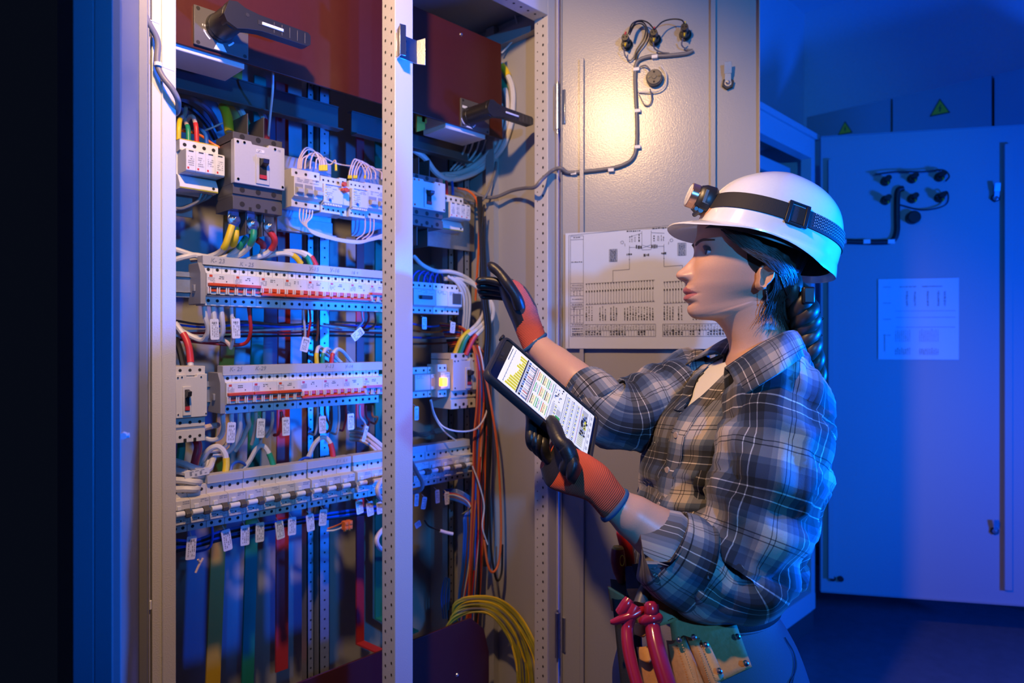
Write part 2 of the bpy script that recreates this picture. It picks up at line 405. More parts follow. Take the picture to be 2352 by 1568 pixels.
busbar([(541, 150, 1.73), (524, 780, 1.73), (508, 1100, 1.73), (489, 1590, 1.73)], .037, BUSY, 'yellow painted busbar running down behind the breakers, nearest the frame post')
busbar([(598, 175, 1.73), (592, 780, 1.73), (582, 1100, 1.73), (569, 1590, 1.73)], .033, BUSG, 'green painted busbar between the yellow and the red one')
busbar([(648, 190, 1.73), (654, 780, 1.73), (650, 1100, 1.73), (648, 1540, 1.73)], .036, BUSR, 'red painted busbar bending forward at its foot, beside the green busbar')
def bent(px, m, label, xw=.026, top=None, y=1.68, bot=1478):
    p = PY(px, 784, y); mb = MB(); z0, z1 = PY(px, bot, y).z, PY(px, 306, y).z
    mb.box((p.x-xw/2, y, z0), (p.x+xw/2, y+.006, z1))
    mb.prism([(p.x-xw/2, y, z1), (p.x-xw/2, y+.006, z1), (p.x+xw/2, y+.006, z1+.006), (p.x+xw/2, y, z1+.006)], (.10, .0, .012))
    mb.prism([(p.x-xw/2, y, z0), (p.x+xw/2, y, z0), (p.x+xw/2, y, z0+.006), (p.x-xw/2, y, z0+.006)], (.04, -.12, -.02))
    o = mb.build('busbar', m, None, .001); tag(o, label, 'busbar', 'painted busbars')
bent(828, BUSR, 'red busbar with a sideways bend under the red panel, beside the perforated post')
bent(871, BUSG, 'dark green busbar half hidden behind the perforated centre post', bot=1420)
mb = MB(); p = PY(966, 262, 1.46); mb.prism([(p.x-.012, 1.46, p.z), (p.x+.016, 1.46, p.z), (p.x+.016, 1.46, p.z-.038), (p.x-.012, 1.46, p.z-.05)], (0, .006, 0)); mb.box((p.x+.004, 1.46, p.z-.02), (p.x+.022, 1.47, p.z+.05))
tag(mb.build('busbar', BUSY, None, .001), 'short yellow busbar end under the smaller red panel', 'busbar', 'painted busbars')
mb = MB(); p = PY(1003, 1470, 1.62)
# red laminate panels
def panel(label, poly, y, screws):
    mb = MB(); mb.prism([(x, y, z) for x, z in poly], (0, .006, 0)); o = mb.build('insulating_panel', RED, None, .0008)
    tag(o, label, 'panel', 'red insulating panels')
    for x, z in screws:
        m2 = MB(); m2.cyl((x, y, z), (x, y-.003, z), .005, .003, 14); m2.build('screw', METAL, o)
panel('large red insulating panel at the top, carrying the big black rotary handle', [(.452, 1.963), (.985, 1.963), (.985, 2.237), (.452, 2.237)], 1.40, [(.48, 2.2)])
panel('red insulating panel at the top of the side bay, with the smaller rotary handle', [(.99, 1.965), (1.392, 1.965), (1.386, 2.238), (.99, 2.238)], 1.40, [(PY(1059, 79, 1.4).x, PY(1059, 79, 1.4).z)])
panel('dark red lower panel at the bottom of the breaker bay', [(.46, .15), (.985, .15), (.985, .621), (.46, .621)], 1.40, [])
panel('dark red lower panel with a clipped corner under the yellow-green wires', [(.99, .15), (1.338, .15), (1.338, .50), (1.318, .572), (1.268, .617), (.99, .617)], 1.40, [(PY(1050, 1549, 1.4).x, PY(1050, 1549, 1.4).z)])
# angle rail below the large red panel
for a, b, l in ((.45, .95, 'dark steel channel running under the large red panel'), (.99, 1.40, 'dark steel channel under the red panel of the side bay')):
    mb = MB(); mb.box((a, 1.56, 1.925), (b, 1.563, 1.985)); mb.box((a, 1.535, 1.923), (b, 1.563, 1.926)); mb.box((a, 1.557, 1.985), (b, 1.58, 1.988))
    tag(mb.build('steel_channel', DARK, None, .0006), l, 'rail', 'steel channels under the red panels')
# rotary isolator handles
def rotary(pl, hub, hubf, lever_px, label, s=1.0):
    y = 1.394; a = PY(pl[0], pl[1], y); b = PY(pl[2], pl[3], y)
    x0, x1, z1, z0 = a.x, b.x, a.z, b.z
    t = thing('rotary_handle', ((x0+x1)/2, 1.4, z0), label, 'switch handle', 'rotary isolator handles')
    mb = MB(); mb.box((x0, y, z0), (x1, 1.4, z1))
    for dx, dz in ((.07, .07), (.93, .07), (.07, .93), (.93, .93)): mb.disc((x0+(x1-x0)*dx, y-.0004, z0+(z1-z0)*dz), (0, -1, 0), .004*s, 10, 1)
    bp = mb.build('mounting_plate', [DARK, HOLE_SHADE], t, .001)
    c = PY(hub[0], hub[1], y); xh, zh = c.x, c.z
    f = ray(*hubf); yf = None
    d1 = ray(hubf[0], 784); yf = xh*d1.y/d1.x
    r = .027*s
    mb = MB(); mb.cyl((xh, y, zh), (xh, y-.012, zh), r*1.08, r*1.02, 36); mb.cyl((xh, y-.012, zh), (xh, yf-.004, zh), r, r*.97, 36)
    mb.build('hub', BLACK, t, .0012)
    d2 = ray(lever_px[0], 784); xe = (yf)*d2.x/d2.y
    h = .0155*s; mb = MB()
    pr = [(xh-r*.97, zh-r*.2), (xh-r*.6, zh+r*.85), (xh, zh+r*.98), (xh+r*.6, zh+h*1.25), (xh+.045*s, zh+h), (xe-.006, zh+h*.92), (xe, zh+h*.6), (xe, zh-h*.6), (xe-.008, zh-h*.95), (xh+.05*s, zh-h), (xh+r*.8, zh-r*.75), (xh, zh-r*.98), (xh-r*.75, zh-r*.68)]
    mb.prism([(x, yf+.010, z) for x, z in pr], (0, -.024*s, 0), 0)
    yo = yf+.010-.024*s
    for k in range(5):
        xx = xe-.014-.017*k*s; mb.box((xx, yo-.0006, zh-h*.7), (xx+.0012, yo, zh+h*.7), 1)
    lv = mb.build('lever', [BLACK, DARK], t, .0025)
    xs0, xs1 = xh+r*1.55, xh+(xe-xh)*.62
    MB().box((xs0, yo-.0008, zh-.0045*s), (xs1, yo+.002, zh+.0045*s)).build('slot', HOLE_SHADE, lv)
    MB().box((xs0+.008, yo-.0022, zh-.003*s), (xs1-.002, yo, zh+.003*s)).build('slot_highlight', WHITE, lv, .001)  # white bar painted as the highlight in the slot
    MB().disc((xh+r*.75, yo-.0006, zh+r*.25), (0, -1, 0), .004*s, 12).build('pin_hole', HOLE_SHADE, lv)
    # printed position marks and white wedge
    mb = MB(); yy = y-.0005
    for k, (dx, dz, w, hh) in enumerate(((.14, .52, .015, .05), (.18, .52, .015, .05), (.16, .42, .05, .012), (.16, .39, .05, .01))):
        mb.face([(x0+(x1-x0)*dx, yy, z0+(z1-z0)*dz), (x0+(x1-x0)*(dx+w), yy, z0+(z1-z0)*dz), (x0+(x1-x0)*(dx+w), yy, z0+(z1-z0)*(dz+hh)), (x0+(x1-x0)*dx, yy, z0+(z1-z0)*(dz+hh))])
    def arc(a0, a1, ra, rb):
        n = 8; A = [a0+(a1-a0)*i/n for i in range(n+1)]
        mb.face([(xh+rb*math.cos(math.radians(q)), yy, zh+rb*math.sin(math.radians(q))) for q in A]+[(xh+ra*math.cos(math.radians(q)), yy, zh+ra*math.sin(math.radians(q))) for q in reversed(A)])
    arc(200, 235, r*1.22, r*1.32); arc(300, 325, r*1.22, r*1.34)
    mb.face([(xh-.006, yy, zh-r*1.15), (xh+.006, yy, zh-r*1.15), (xh+.014, yy, z0+.002), (xh-.012, yy, z0+.002)])
    if s < 1: mb.face([(x0+.004, yy, z1-.026), (x0+.022, yy, z1-.026), (x0+.022, yy, z1-.019), (x0+.004, yy, z1-.019)])
    mb.build('position_marks', WHITE, bp)
    mb = MB(); mb.box((x0-.05*s, 1.408, 1.953), (x1-.002, 1.505, z0+.10)); mb.build('switch_body', CREAM, t, .002)
rotary((445.8, 9, 570.8, 138), (505, 65), (538, 49), (706, 120), 'big black rotary handle with a long lever on the large red panel')
rotary((1059, 224, 1124, 309), (1077, 268), (1128, 252), (1219, 291), 'smaller black rotary handle with a lever on the red panel of the side bay', .85)

def print_lines(mb, x0, x1, z0, z1, y, n, m=1, seed=0, dens=.8):
    rnd = random.Random(seed)
    for k in range(n):
        z = z1-(z1-z0)*(k+.2)/n; h = (z1-z0)/n*.45; x = x0
        while x < x1:
            w = min(rnd.uniform(.08, .35)*(x1-x0), x1-x)
            if rnd.random() < dens: mb.face([(x, y, z-h), (x+w*.8, y, z-h), (x+w*.8, y, z), (x, y, z)], m)
            x += w
# ---------------------------------------------------------------- three-pole breakers with orange ties
F = 1.50
def holes(mb, xs, z, y, r, m): 
    for x in xs: mb.disc((x, y-.0004, z), (0, -1, 0), r, 12, m)
def breaker3(x0, pitch, zb, up, label, group, seed=0, n=3):
    w = pitch*n; t = thing('circuit_breaker', (x0+w/2, F+.03, zb), label, 'circuit breaker', group)
    pr = [(.062, 0), (.018, 0), (.018, .019), (.004, .0205), (0, .0225), (0, .0685), (.006, .070), (.018, .0705), (.018, .086), (.062, .086)]
    g = .0003
    mb = MB(); mb.prism([(x0+g, F+a, zb+b) for a, b in pr], (w-2*g, 0, 0), 0)
    xs = [x0+pitch*(k+.5) for k in range(n)]
    holes(mb, xs, zb+.0785, F+.018, .0037, 1); holes(mb, xs, zb+.0105, F+.018, .0037, 1)
    yy = F-.0004
    print_lines(mb, x0+pitch*.12, x0+pitch*.9, zb+.048, zb+.060, yy, 4, 3, seed)
    print_lines(mb, x0+pitch*1.3, x0+pitch*1.9, zb+.056, zb+.064, yy, 2, 2, seed+1)
    mb.face([(x0+pitch*.25, yy, zb+.061), (x0+pitch*.6, yy, zb+.061), (x0+pitch*.6, yy, zb+.066), (x0+pitch*.25, yy, zb+.066)], 4)
    mb.face([(x0+pitch*2.1, yy, zb+.051), (x0+pitch*2.22, yy, zb+.051), (x0+pitch*2.22, yy, zb+.0535), (x0+pitch*2.1, yy, zb+.0535)], 2)
    mb.face([(x0, yy, zb+.0215), (x0+w, yy, zb+.0215), (x0+w, yy, zb+.0235), (x0, yy, zb+.0235)], 1)  # dark strip paints the shadow at the step below the front face
    for k in range(1, n): mb.box((x0+pitch*k-.0003, F+.0172, zb+.071), (x0+pitch*k+.0003, F+.019, zb+.086), 3)
    mb.build('body', [WHITE, HOLE_SHADE, INK, INKG, ORED], t, .0005)
    mb = MB()
    if up: mb.box((x0+.001, F-.011, zb+.041), (x0+w-.001, F-.001, zb+.0475)); mb.box((x0+.001, F-.004, zb+.029), (x0+w-.001, F, zb+.038))
    else: mb.box((x0+.001, F-.006, zb+.034), (x0+w-.001, F, zb+.0425)); mb.prism([(x0+.001, F-.001, zb+.034), (x0+.001, F-.011, zb+.030), (x0+.001, F-.011, zb+.025), (x0+.001, F-.001, zb+.026)], (w-.002, 0, 0))
    hd = mb.build('handle_tie', ORED, t, .0008)
    mb = MB()
    for k in range(n):
        for dx in (-.0032, .0014):
            x = x0+pitch*k+.0022+dx
            if up: mb.box((x, F-.008, zb+.024), (x+.0022, F-.001, zb+.0395))
            else: mb.box((x, F-.009, zb+.0315), (x+.0022, F-.001, zb+.0425))
    mb.build('toggle', WHITE, t, .0005)
    return t
ordn = ['first', 'second', 'third', 'fourth', 'fifth', 'sixth', 'seventh', 'eighth', 'ninth', 'tenth', 'eleventh', 'twelfth']
xa, xb = PY(400+350/4.523, 784, 1.52).x, PY(400+2147/4.523, 784, 1.52).x
p2 = (xb-xa)/23; x2 = xa-p2/2
for k in range(8):
    up = k in (0, 1, 7)
    breaker3(x2+p2*3*k, p2, 1.459, up, '%s breaker of the upper orange-handled row, counted from the grey end bracket, tie bar %s' % (ordn[k], 'raised' if up else 'lowered'), 'three-pole breakers of the upper orange-handled row', k)
xa3, xb3 = PY(400+550/4.523, 784, 1.52).x, PY(400+2087/4.523, 784, 1.52).x
p3 = (xb3-xa3)/20; x3 = xa3-p3/2
for k in range(7):
    up = k in (0, 1, 2, 6)
    breaker3(x3+p3*3*k, p3, 1.219, up, '%s breaker of the lower orange-handled row, counted from its end bracket, tie bar %s' % (ordn[k], 'raised' if up else 'lowered'), 'three-pole breakers of the lower orange-handled row', 20+k)
# end brackets and rails
def end_bracket(x, zb, label):
    mb = MB(); mb.prism([(x-.012, F+.004, zb+.002), (x-.012, F+.072, zb+.002), (x-.012, F+.072, zb+.092), (x-.012, F+.018, zb+.092), (x-.012, F+.004, zb+.07)], (.0115, 0, 0))
    mb.box((x-.016, F+.03, zb+.03), (x-.012, F+.04, zb+.045)); tag(mb.build('end_bracket', GREYP, None, .001), label, 'bracket', 'grey end brackets')
end_bracket(x2, 1.459, 'grey end bracket closing the upper orange-handled breaker row'); end_bracket(x3, 1.219, 'grey end bracket closing the lower orange-handled breaker row')
def din(x0, x1, z, label, y=1.563):
    mb = MB(); mb.box((x0, y, z-.0175), (x1, y+.0015, z+.0175)); mb.box((x0, y-.006, z+.0165), (x1, y, z+.0175)); mb.box((x0, y-.006, z-.0175), (x1, y, z-.0165))
    mb.box((x0, y+.003, z-.028), (x1, y+.006, z+.028), 0)
    tag(mb.build('mounting_rail', GALV, None, .0004), label, 'rail', 'mounting rails of the breaker rows')
for a, b, bay in ((.446, .90, 'breaker bay'), (1.0, 1.395, 'side bay')):
    for z, nm in ((1.505, 'upper orange-handled row'), (1.262, 'lower orange-handled row'), (1.02, 'bottom row')):
        din(a, b+(.04 if a < .5 else 0), z, 'steel mounting rail behind the %s in the %s' % (nm, bay))
def strip(x0, x1, z0, z1, label, words, m=LGREY, y=1.512):
    mb = MB(); mb.box((x0, y, z0), (x1, y+.03, z1)); mb.box((x0, y-.0012, z0), (x1, y, z0+.0015))
    o = mb.build('label_strip', m, None, .0012); tag(o, label, 'label strip', 'label strips above the breakers')
    for px, py, s, sz in words:
        p = PY(px, py, y-.0006); text('handwriting', s, p, (1, 0, 0), (0, 0, 1), sz, INKG, o, shear=.2)
strip(x2-.004, x2+p2*24+.002, 1.547, 1.567, 'grey plastic label strip with handwritten codes above the upper orange-handled row', [(483, 602, 'K- 23', .014), (550, 610, 'K - 25', .013), (709, 621, 'У-15', .014), (757, 624, 'У-16', .014), (806, 629, '16 +', .012)])
strip(x3-.003, x3+p3*21+.012, 1.305, 1.326, 'grey plastic label strip with handwritten codes above the lower orange-handled row', [(527, 852, 'K- 25', .013), (586, 850, 'K-29', .013), (746, 845, 'У-13', .013), (792, 845, 'У-14', .012)])
# ---------------------------------------------------------------- bottom row: two-pole residual-current breakers
ZB4 = .974
def breaker2(x0, w, label, seed, on=True, F=F, zb=ZB4, group='two-pole breakers of the bottom row'):
    t = thing('circuit_breaker', (x0+w/2, F+.03, zb), label, 'circuit breaker', group)
    pr = [(.062, 0), (.018, 0), (.018, .0175), (.002, .019), (0, .0215), (0, .036), (.004, .038), (.004, .050), (-.001, .052), (-.001, .0715), (.008, .0735), (.018, .074), (.018, .0965), (.062, .0965)]
    g = .0004
    mb = MB(); mb.prism([(x0+g, F+a, zb+b) for a, b in pr], (w-2*g, 0, 0), 0)
    holes(mb, [x0+w*.28, x0+w*.74], zb+.086, F+.018, .0036, 1); holes(mb, [x0+w*.28, x0+w*.74], zb+.009, F+.018, .0036, 1)
    mb.disc((x0+w*.42, F-.0004, zb+.029), (0, -1, 0), .0018, 10, 1)
    print_lines(mb, x0+w*.08, x0+w*.36, zb+.023, zb+.034, F-.0004, 2, 3, seed); print_lines(mb, x0+w*.55, x0+w*.93, zb+.023, zb+.034, F-.0004, 3, 3, seed+5)
    print_lines(mb, x0+w*.52, x0+w*.95, zb+.062, zb+.070, F-.0014, 2, 3, seed+2)
    mb.build('body', [CREAM, HOLE_SHADE, INK, INKG], t, .0007)
    mb = MB(); mb.box((x0+w*.18, F-.004, zb+.052), (x0+w*.42, F, zb+.061)); mb.build('test_button', WHITE, t, .0008)
    mb = MB(); mb.cyl((x0+w*.06, F-.004, zb+.044), (x0+w*.60, F-.004, zb+.044), .0062, n=16); mb.build('roller_toggle', WHITE, t, .0008)
    mb = MB(); mb.prism([(x0+w*.62, F+.002, zb+.036), (x0+w*.62, F-.013, zb+.037), (x0+w*.62, F-.014, zb+.045), (x0+w*.62, F-.003, zb+.053), (x0+w*.62, F+.002, zb+.053)], (w*.32, 0, 0)); mb.build('lever', DARK, t, .001)
    return t
z4 = lambda zx: PY(400+zx/4.523, 784, 1.52).x
e4 = [z4(v) for v in (-40, 130, 330, 520, 705)]+[z4(885), z4(1050), z4(1210), z4(1370)]
sp = 0
names4 = []
for k in range(8):
    breaker2(e4[k], e4[k+1]-e4[k], '%s two-pole breaker of the long bottom group, counted from the frame post' % ordn[k], 40+k)
q = [z4(1383), z4(1533), z4(1683), z4(1832)]
for k in range(3): breaker2(q[k], q[k+1]-q[k], '%s two-pole breaker of the middle bottom group of three' % ordn[k], 60+k)
r4 = [z4(1858), z4(2003), z4(2150), z4(2295)]
for k in range(3): breaker2(r4[k], r4[k+1]-r4[k], '%s two-pole breaker of the bottom group that runs behind the perforated post' % ordn[k], 70+k)
strip(z4(330), z4(700), 1.0705, 1.088, 'blank grey strip above the bottom breakers beside the white cable bend', [])
strip(z4(706), z4(1362), 1.0705, 1.088, 'longest blank grey strip above the bottom breakers', [])
strip(z4(1370), z4(1822), 1.0705, 1.088, 'short grey strip with faint handwriting above the middle bottom group', [(773, 1062, 'Г 1   L 1', .009)])
strip(z4(1838), z4(2300), 1.0705, 1.088, 'grey strip above the bottom breakers behind the perforated post', [])
# ---------------------------------------------------------------- moulded-case breakers
def mccb(x0, x1, z0, z1, y, label, light=LGREY, dark=DARK, lab=None, fins=True, tog=.55, depth=.09):
    w, h = x1-x0, z1-z0; t = thing('moulded_case_breaker', ((x0+x1)/2, y+depth/2, z0), label, 'circuit breaker', 'moulded-case breakers')
    X = lambda u: x0+w*u
    Z = lambda v: z0+h*v
    mb = MB()
    mb.box((x0, y, z0), (x1, y+depth, Z(.16))); mb.box((x0, y+.004, Z(.16)), (x1, y+depth, Z(.20))); mb.box((x0, y, Z(.20)), (x1, y+depth, Z(.33)))
    mb.box((x0, y+.006, Z(.33)), (x1, y+depth, Z(.90))); mb.box((x0, y, Z(.88)), (x1, y+depth, z1))
    for u in (.18, .5, .82):
        mb.disc((X(u), y-.0006, Z(.95)), (0, -1, 0), w*.052, 18, 1); mb.disc((X(u), y-.0006, Z(.26)), (0, -1, 0), w*.052, 18, 1); mb.disc((X(u), y-.0006, Z(.075)), (0, -1, 0), w*.05, 18, 1)
    for u in (.34, .66): mb.box((X(u)-.003, y-.001, z0), (X(u)+.003, y, Z(.05)), 1)
    b = mb.build('body', [dark, HOLE_SHADE], t, .0012)
    yf = y-.010
    mb = MB(); mb.prism([(X(-.01), yf, Z(.33)), (X(1.01), yf, Z(.33)), (X(1.01), yf, Z(.90)), (X(.68), yf, Z(.90)), (X(.66), yf, Z(.865)), (X(.34), yf, Z(.865)), (X(.32), yf, Z(.90)), (X(-.01), yf, Z(.90))], (0, .018, 0)); c = mb.build('front_cover', light, t, .0012)
    mb = MB(); mb.prism([(X(tog-.14), yf-.003, Z(.36)), (X(tog+.13), yf-.003, Z(.36)), (X(tog+.13), yf-.003, Z(.74)), (X(tog-.14), yf-.003, Z(.74))], (0, .004, 0)); mb.build('toggle_frame', light, c, .001)
    mb = MB(); mb.box((X(tog-.08), yf-.0036, Z(.42)), (X(tog+.07), yf, Z(.70))); mb.build('toggle_slot', HOLE_SHADE, c)
    mb = MB(); mb.box((X(tog-.075), yf-.006, Z(.43)), (X(tog+.065), yf, Z(.48))); mb.build('red_flag', BUSR, c)
    mb = MB(); mb.prism([(X(tog-.07), yf+.002, Z(.57)), (X(tog-.07), yf-.018, Z(.62)), (X(tog-.07), yf-.02, Z(.68)), (X(tog-.07), yf+.002, Z(.70))], (w*.13, 0, 0)); mb.build('toggle', BLACK, c, .0012)
    mb = MB()
    for u, v in ((.05, .86), (.18, .865), (.80, .86), (.06, .38), (.96, .37)): mb.cyl((X(u), yf, Z(v)), (X(u), yf-.0015, Z(v)), w*.026, n=14)
    mb.build('cover_screw', CHROME, c)
    if lab:
        mb = MB(); mb.box((X(.42), yf-.0008, Z(.775)), (X(.58), yf, Z(.815))); l = mb.build('label_plate', WHITE, c)
        text('lettering', lab, (X(.435), yf-.001, Z(.782)), (1, 0, 0), (0, 0, 1), h*.035, INK, l)
        text('lettering', 'CE', (X(.86), yf-.0006, Z(.84)), (1, 0, 0), (0, 0, 1), h*.034, INKG, c)
    if fins:
        for u in (.335, .665):
            MB().box((X(u)-.001, y+.012, z1-.004), (X(u)+.001, y+depth-.005, z1+.05)).build('phase_barrier', DARK, t)
            MB().box((X(u)-.001, y+.02, z0-.05), (X(u)+.001, y+depth-.005, z0+.004)).build('phase_barrier', DARK, t)
    return t
yM = 1.47; a = PY(535, 300.8, yM); b = PY(535, 479, yM)
xr = PY(648, 784, yM).x
mccb(a.x, xr, b.z, a.z, yM, 'large dark moulded-case breaker with grey cover and black toggle under the big rotary handle', lab='QF1')
a1 = PY(950, 405, 1.48); b1 = PY(1017, 430, 1.48)
mccb(b1.x-.113, b1.x, 1.695, 1.835, 1.48, 'grey moulded-case breaker at the top of the side bay beside the surge arrester', light=LGREY, fins=True, tog=.48)
mccb(PY(412, 784, 1.48).x-.010, PY(471, 784, 1.48).x, 1.17, 1.328, 1.48, 'cream moulded-case breaker beside the lower orange-handled row, next to the frame post', light=CREAM, dark=CREAM, fins=False, tog=.34)
mccb(PY(1036, 784, 1.49).x, PY(1092, 784, 1.49).x, 1.186, 1.346, 1.49, 'cream moulded-case breaker beside the glowing orange lamp', light=CREAM, dark=CREAM, fins=False, tog=.62)
# lug bolts of the large breaker
for k, (px, py, w) in enumerate(((538, 505, 'yellow'), (581, 515, 'green'), (619, 521, 'red'))):
    c = PY(px, py, 1.50); mb = MB(); mb.box((c.x-.012, 1.503, c.z-.022), (c.x+.012, 1.508, c.z+.045)); mb.cyl((c.x, 1.503, c.z), (c.x, 1.499, c.z), .0145, n=24); mb.cyl((c.x, 1.499, c.z), (c.x, 1.491, c.z), .0095, n=6); mb.cyl((c.x, 1.491, c.z), (c.x, 1.484, c.z), .0055, n=14)
    tag(mb.build('terminal_bolt', METAL, None, .0005), 'steel terminal bolt and nut above the %s sleeved cable lugs' % w, 'bolt', 'terminal bolts of the large breaker')
# ---------------------------------------------------------------- surge arresters
def arrester(x0, p, z0, z1, y, label, n=4):
    w = p*n; h = z1-z0; t = thing('surge_arrester', (x0+w/2, y+.03, z0), label, 'surge arrester', 'surge arresters')
    Z = lambda v: z0+h*v
    mb = MB(); pr = [(.06, 0), (0, .02), (0, .12), (.012, .30), (.02, .33), (.02, .76), (.004, .77), (0, .78), (0, 1), (.06, 1)]
    mb.prism([(x0, y+a, Z(b)) for a, b in pr], (w, 0, 0), 0)
    holes(mb, [x0+p*(k+.5) for k in range(n)], Z(.89), y, p*.2, 1)
    mb.disc((x0+p*3.5, y-.0004, Z(.1)), (0, -1, 0), p*.16, 12, 1)
    mb.box((x0, y-.0008, Z(.02)), (x0+w, y, Z(.05)), 2); mb.box((x0, y-.0008, Z(.985)), (x0+w, y+.03, Z(1)), 3)
    mb.build('body', [WHITE, HOLE_SHADE, YG, YEL], t, .0006)
    for k in range(n):
        mb = MB(); xx = x0+p*k+p*.12; mb.prism([(xx, y+.02, Z(.32)), (xx, y-.026, Z(.31)), (xx, y-.03, Z(.34)), (xx, y-.03, Z(.73)), (xx, y-.026, Z(.76)), (xx, y+.02, Z(.765))], (p*.985, 0, 0))
        yy = y-.0304
        mb.face([(xx+p*.25, yy, Z(.70)), (xx+p*.75, yy, Z(.70)), (xx+p*.75, yy, Z(.725)), (xx+p*.25, yy, Z(.725))], 1)
        print_lines(mb, xx+p*.2, xx+p*.8, Z(.42), Z(.62), yy, 5, 2, k+80, .6)
        mb.face([(xx+p*.12, yy, Z(.36)), (xx+p*.3, yy, Z(.36)), (xx+p*.3, yy, Z(.40)), (xx+p*.12, yy, Z(.40))], 3)
        mb.build('cartridge', [WHITE, INK, INKG, REDS], t, .0008)
xq = PY(412.6, 784, 1.53).x; pq = (PY(501, 784, 1.53).x-xq)/4
arrester(xq, pq, PY(412, 433, 1.53).z, PY(412, 317, 1.53).z, 1.53, 'white four-pole surge arrester beside the large dark breaker, next to the frame post')
xq = PY(1018, 784, 1.53).x; pq = (PY(1064, 784, 1.53).x-xq)/4
arrester(xq, pq, PY(1018, 527, 1.53).z, PY(1018, 445, 1.53).z, 1.53, 'white four-pole surge arrester at the top of the side bay')
# ---------------------------------------------------------------- small control modules
def module(name, x0, x1, z0, z1, y, label, poles, group, cat='relay', kind='sw', m=CREAM, seed=0):
    w, h = x1-x0, z1-z0; t = thing(name, ((x0+x1)/2, y+.03, z0), label, cat, group); Z = lambda v: z0+h*v
    pr = [(.062, 0), (.014, 0), (.014, .20), (0, .26), (0, .76), (.014, .79), (.014, 1), (.062, 1)]
    mb = MB(); mb.prism([(x0+.0004, y+a, Z(b)) for a, b in pr], (w-.0008, 0, 0), 0)
    xs = [x0+w*(k+.5)/poles for k in range(poles)]
    holes(mb, xs, Z(.89), y+.014, min(.0036, w/poles*.2), 1); holes(mb, xs, Z(.10), y+.014, min(.0036, w/poles*.2), 1)
    print_lines(mb, x0+w*.1, x0+w*.9, Z(.62), Z(.74), y-.0004, 3, 3, seed, .6)
    if kind == 'relay': print_lines(mb, x0+w*.15, x0+w*.5, Z(.3), Z(.6), y-.0004, 6, 3, seed+1, .7); mb.face([(x0+w*.1, y-.0004, Z(.735)), (x0+w*.9, y-.0004, Z(.735)), (x0+w*.9, y-.0004, Z(.755)), (x0+w*.1, y-.0004, Z(.755))], 4)
    mb.build('body', [m, HOLE_SHADE, INK, INKG, CABB], t, .0008)
    if kind == 'sw':
        for x in xs:
            pw = w/poles; mb = MB(); mb.box((x-pw*.4, y-.001, Z(.30)), (x+pw*.4, y+.001, Z(.58))); mb.build('toggle_window', GREYP, t)
            mb = MB(); mb.prism([(x-pw*.3, y, Z(.33)), (x-pw*.3, y-.011, Z(.35)), (x-pw*.3, y-.012, Z(.44)), (x-pw*.3, y, Z(.50))], (pw*.6, 0, 0)); mb.build('toggle', LGREY, t, .0008)
    if kind == 'relay':
        mb = MB(); mb.cyl((x0+w*.3, y, Z(.33)), (x0+w*.3, y-.004, Z(.33)), .003, n=12); mb.build('dial', CABB, t)
        mb = MB()
        for v in (.68, .6, .52, .44): mb.cyl((x0+w*.12, y, Z(v)), (x0+w*.12, y-.0015, Z(v)), .0016, n=10)
        mb.build('status_light', YEL, t)
        mb = MB()
        for k in range(7): mb.box((x0+w*(.06+.13*k), y-.001, Z(.19)), (x0+w*(.13+.13*k), y+.016, Z(.235)))
        mb.build('terminal_comb', WHITE, t)
    if kind == 'display':
        mb = MB(); mb.box((x0+w*.3, y-.002, Z(.34)), (x0+w*.92, y, Z(.7))); mb.build('display', DARK, t, .0008)
    if kind == 'lever':
        mb = MB(); mb.box((x0+w*.25, y-.012, Z(.44)), (x0+w*.75, y, Z(.56))); mb.build('lever', BLACK, t, .001)
    return t
zA0, zA1 = PY(672, 472, 1.52).z, PY(672, 383, 1.52).z
x_ = lambda px, y=1.52: PY(px, 784, y).x
G1 = 'control modules on the grey plate'
t = module('circuit_breaker', x_(673), x_(739), zA0, zA1, 1.515, 'three-pole control breaker on the grey plate beside the large dark breaker', 3, G1, 'circuit breaker', seed=3)
text('lettering', 'QF1', (x_(721), 1.5135, zA0+(zA1-zA0)*.70), (1, 0, 0), (0, 0, 1), .006, INK, t.children[0])
module('phase_relay', x_(739.5), x_(785), zA0-.004, zA1-.006, 1.512, 'white monitoring relay beside the orange plug lamp', 4, G1, 'relay', 'relay', seed=4)
t = module('fuse_holder', x_(786), x_(803), zA0-.004, zA1, 1.52, 'narrow fuse holder with an orange-red plug lamp between the two relays', 1, G1, 'fuse holder', 'none', seed=5)
p = PY(793, 437, 1.505); mb = MB(); mb.cyl((p.x, 1.52, p.z), (p.x, 1.497, p.z), .0075, .006, 18); mb.cyl((p.x, 1.515, p.z+.016), (p.x, 1.505, p.z+.016), .006, n=14); mb.box((p.x-.010, 1.500, p.z-.003), (p.x+.010, 1.512, p.z+.004)); mb.build('plug_lamp', ORED, t, .0008)
module('phase_relay', x_(805), x_(842), zA0-.004, zA1-.004, 1.512, 'white monitoring relay beside the perforated post', 4, G1, 'relay', 'relay', seed=6)
module('circuit_breaker', x_(842.5), x_(905), zA0, zA1, 1.515, 'three-pole control breaker half hidden by the perforated post', 3, G1, 'circuit breaker', seed=7)
pp = PY(652, 356, 1.585); pq_ = PY(652, 503, 1.585)
plate_thing('mounting_plate', 'grey steel plate carrying the relays beside the large dark breaker', 'plate', GALV, (pp.x-.02, 1.585, pq_.z), (.945, 1.589, pp.z))
mb = MB(); mb.box((pp.x-.02, 1.579, pq_.z-.03), (.945, 1.583, pq_.z+.005)); mb.box((pp.x-.02, 1.56, pq_.z-.033), (.945, 1.583, pq_.z-.03)); tag(mb.build('steel_channel', GALV, None, .0006), 'folded steel channel along the foot of the grey relay plate', 'rail')
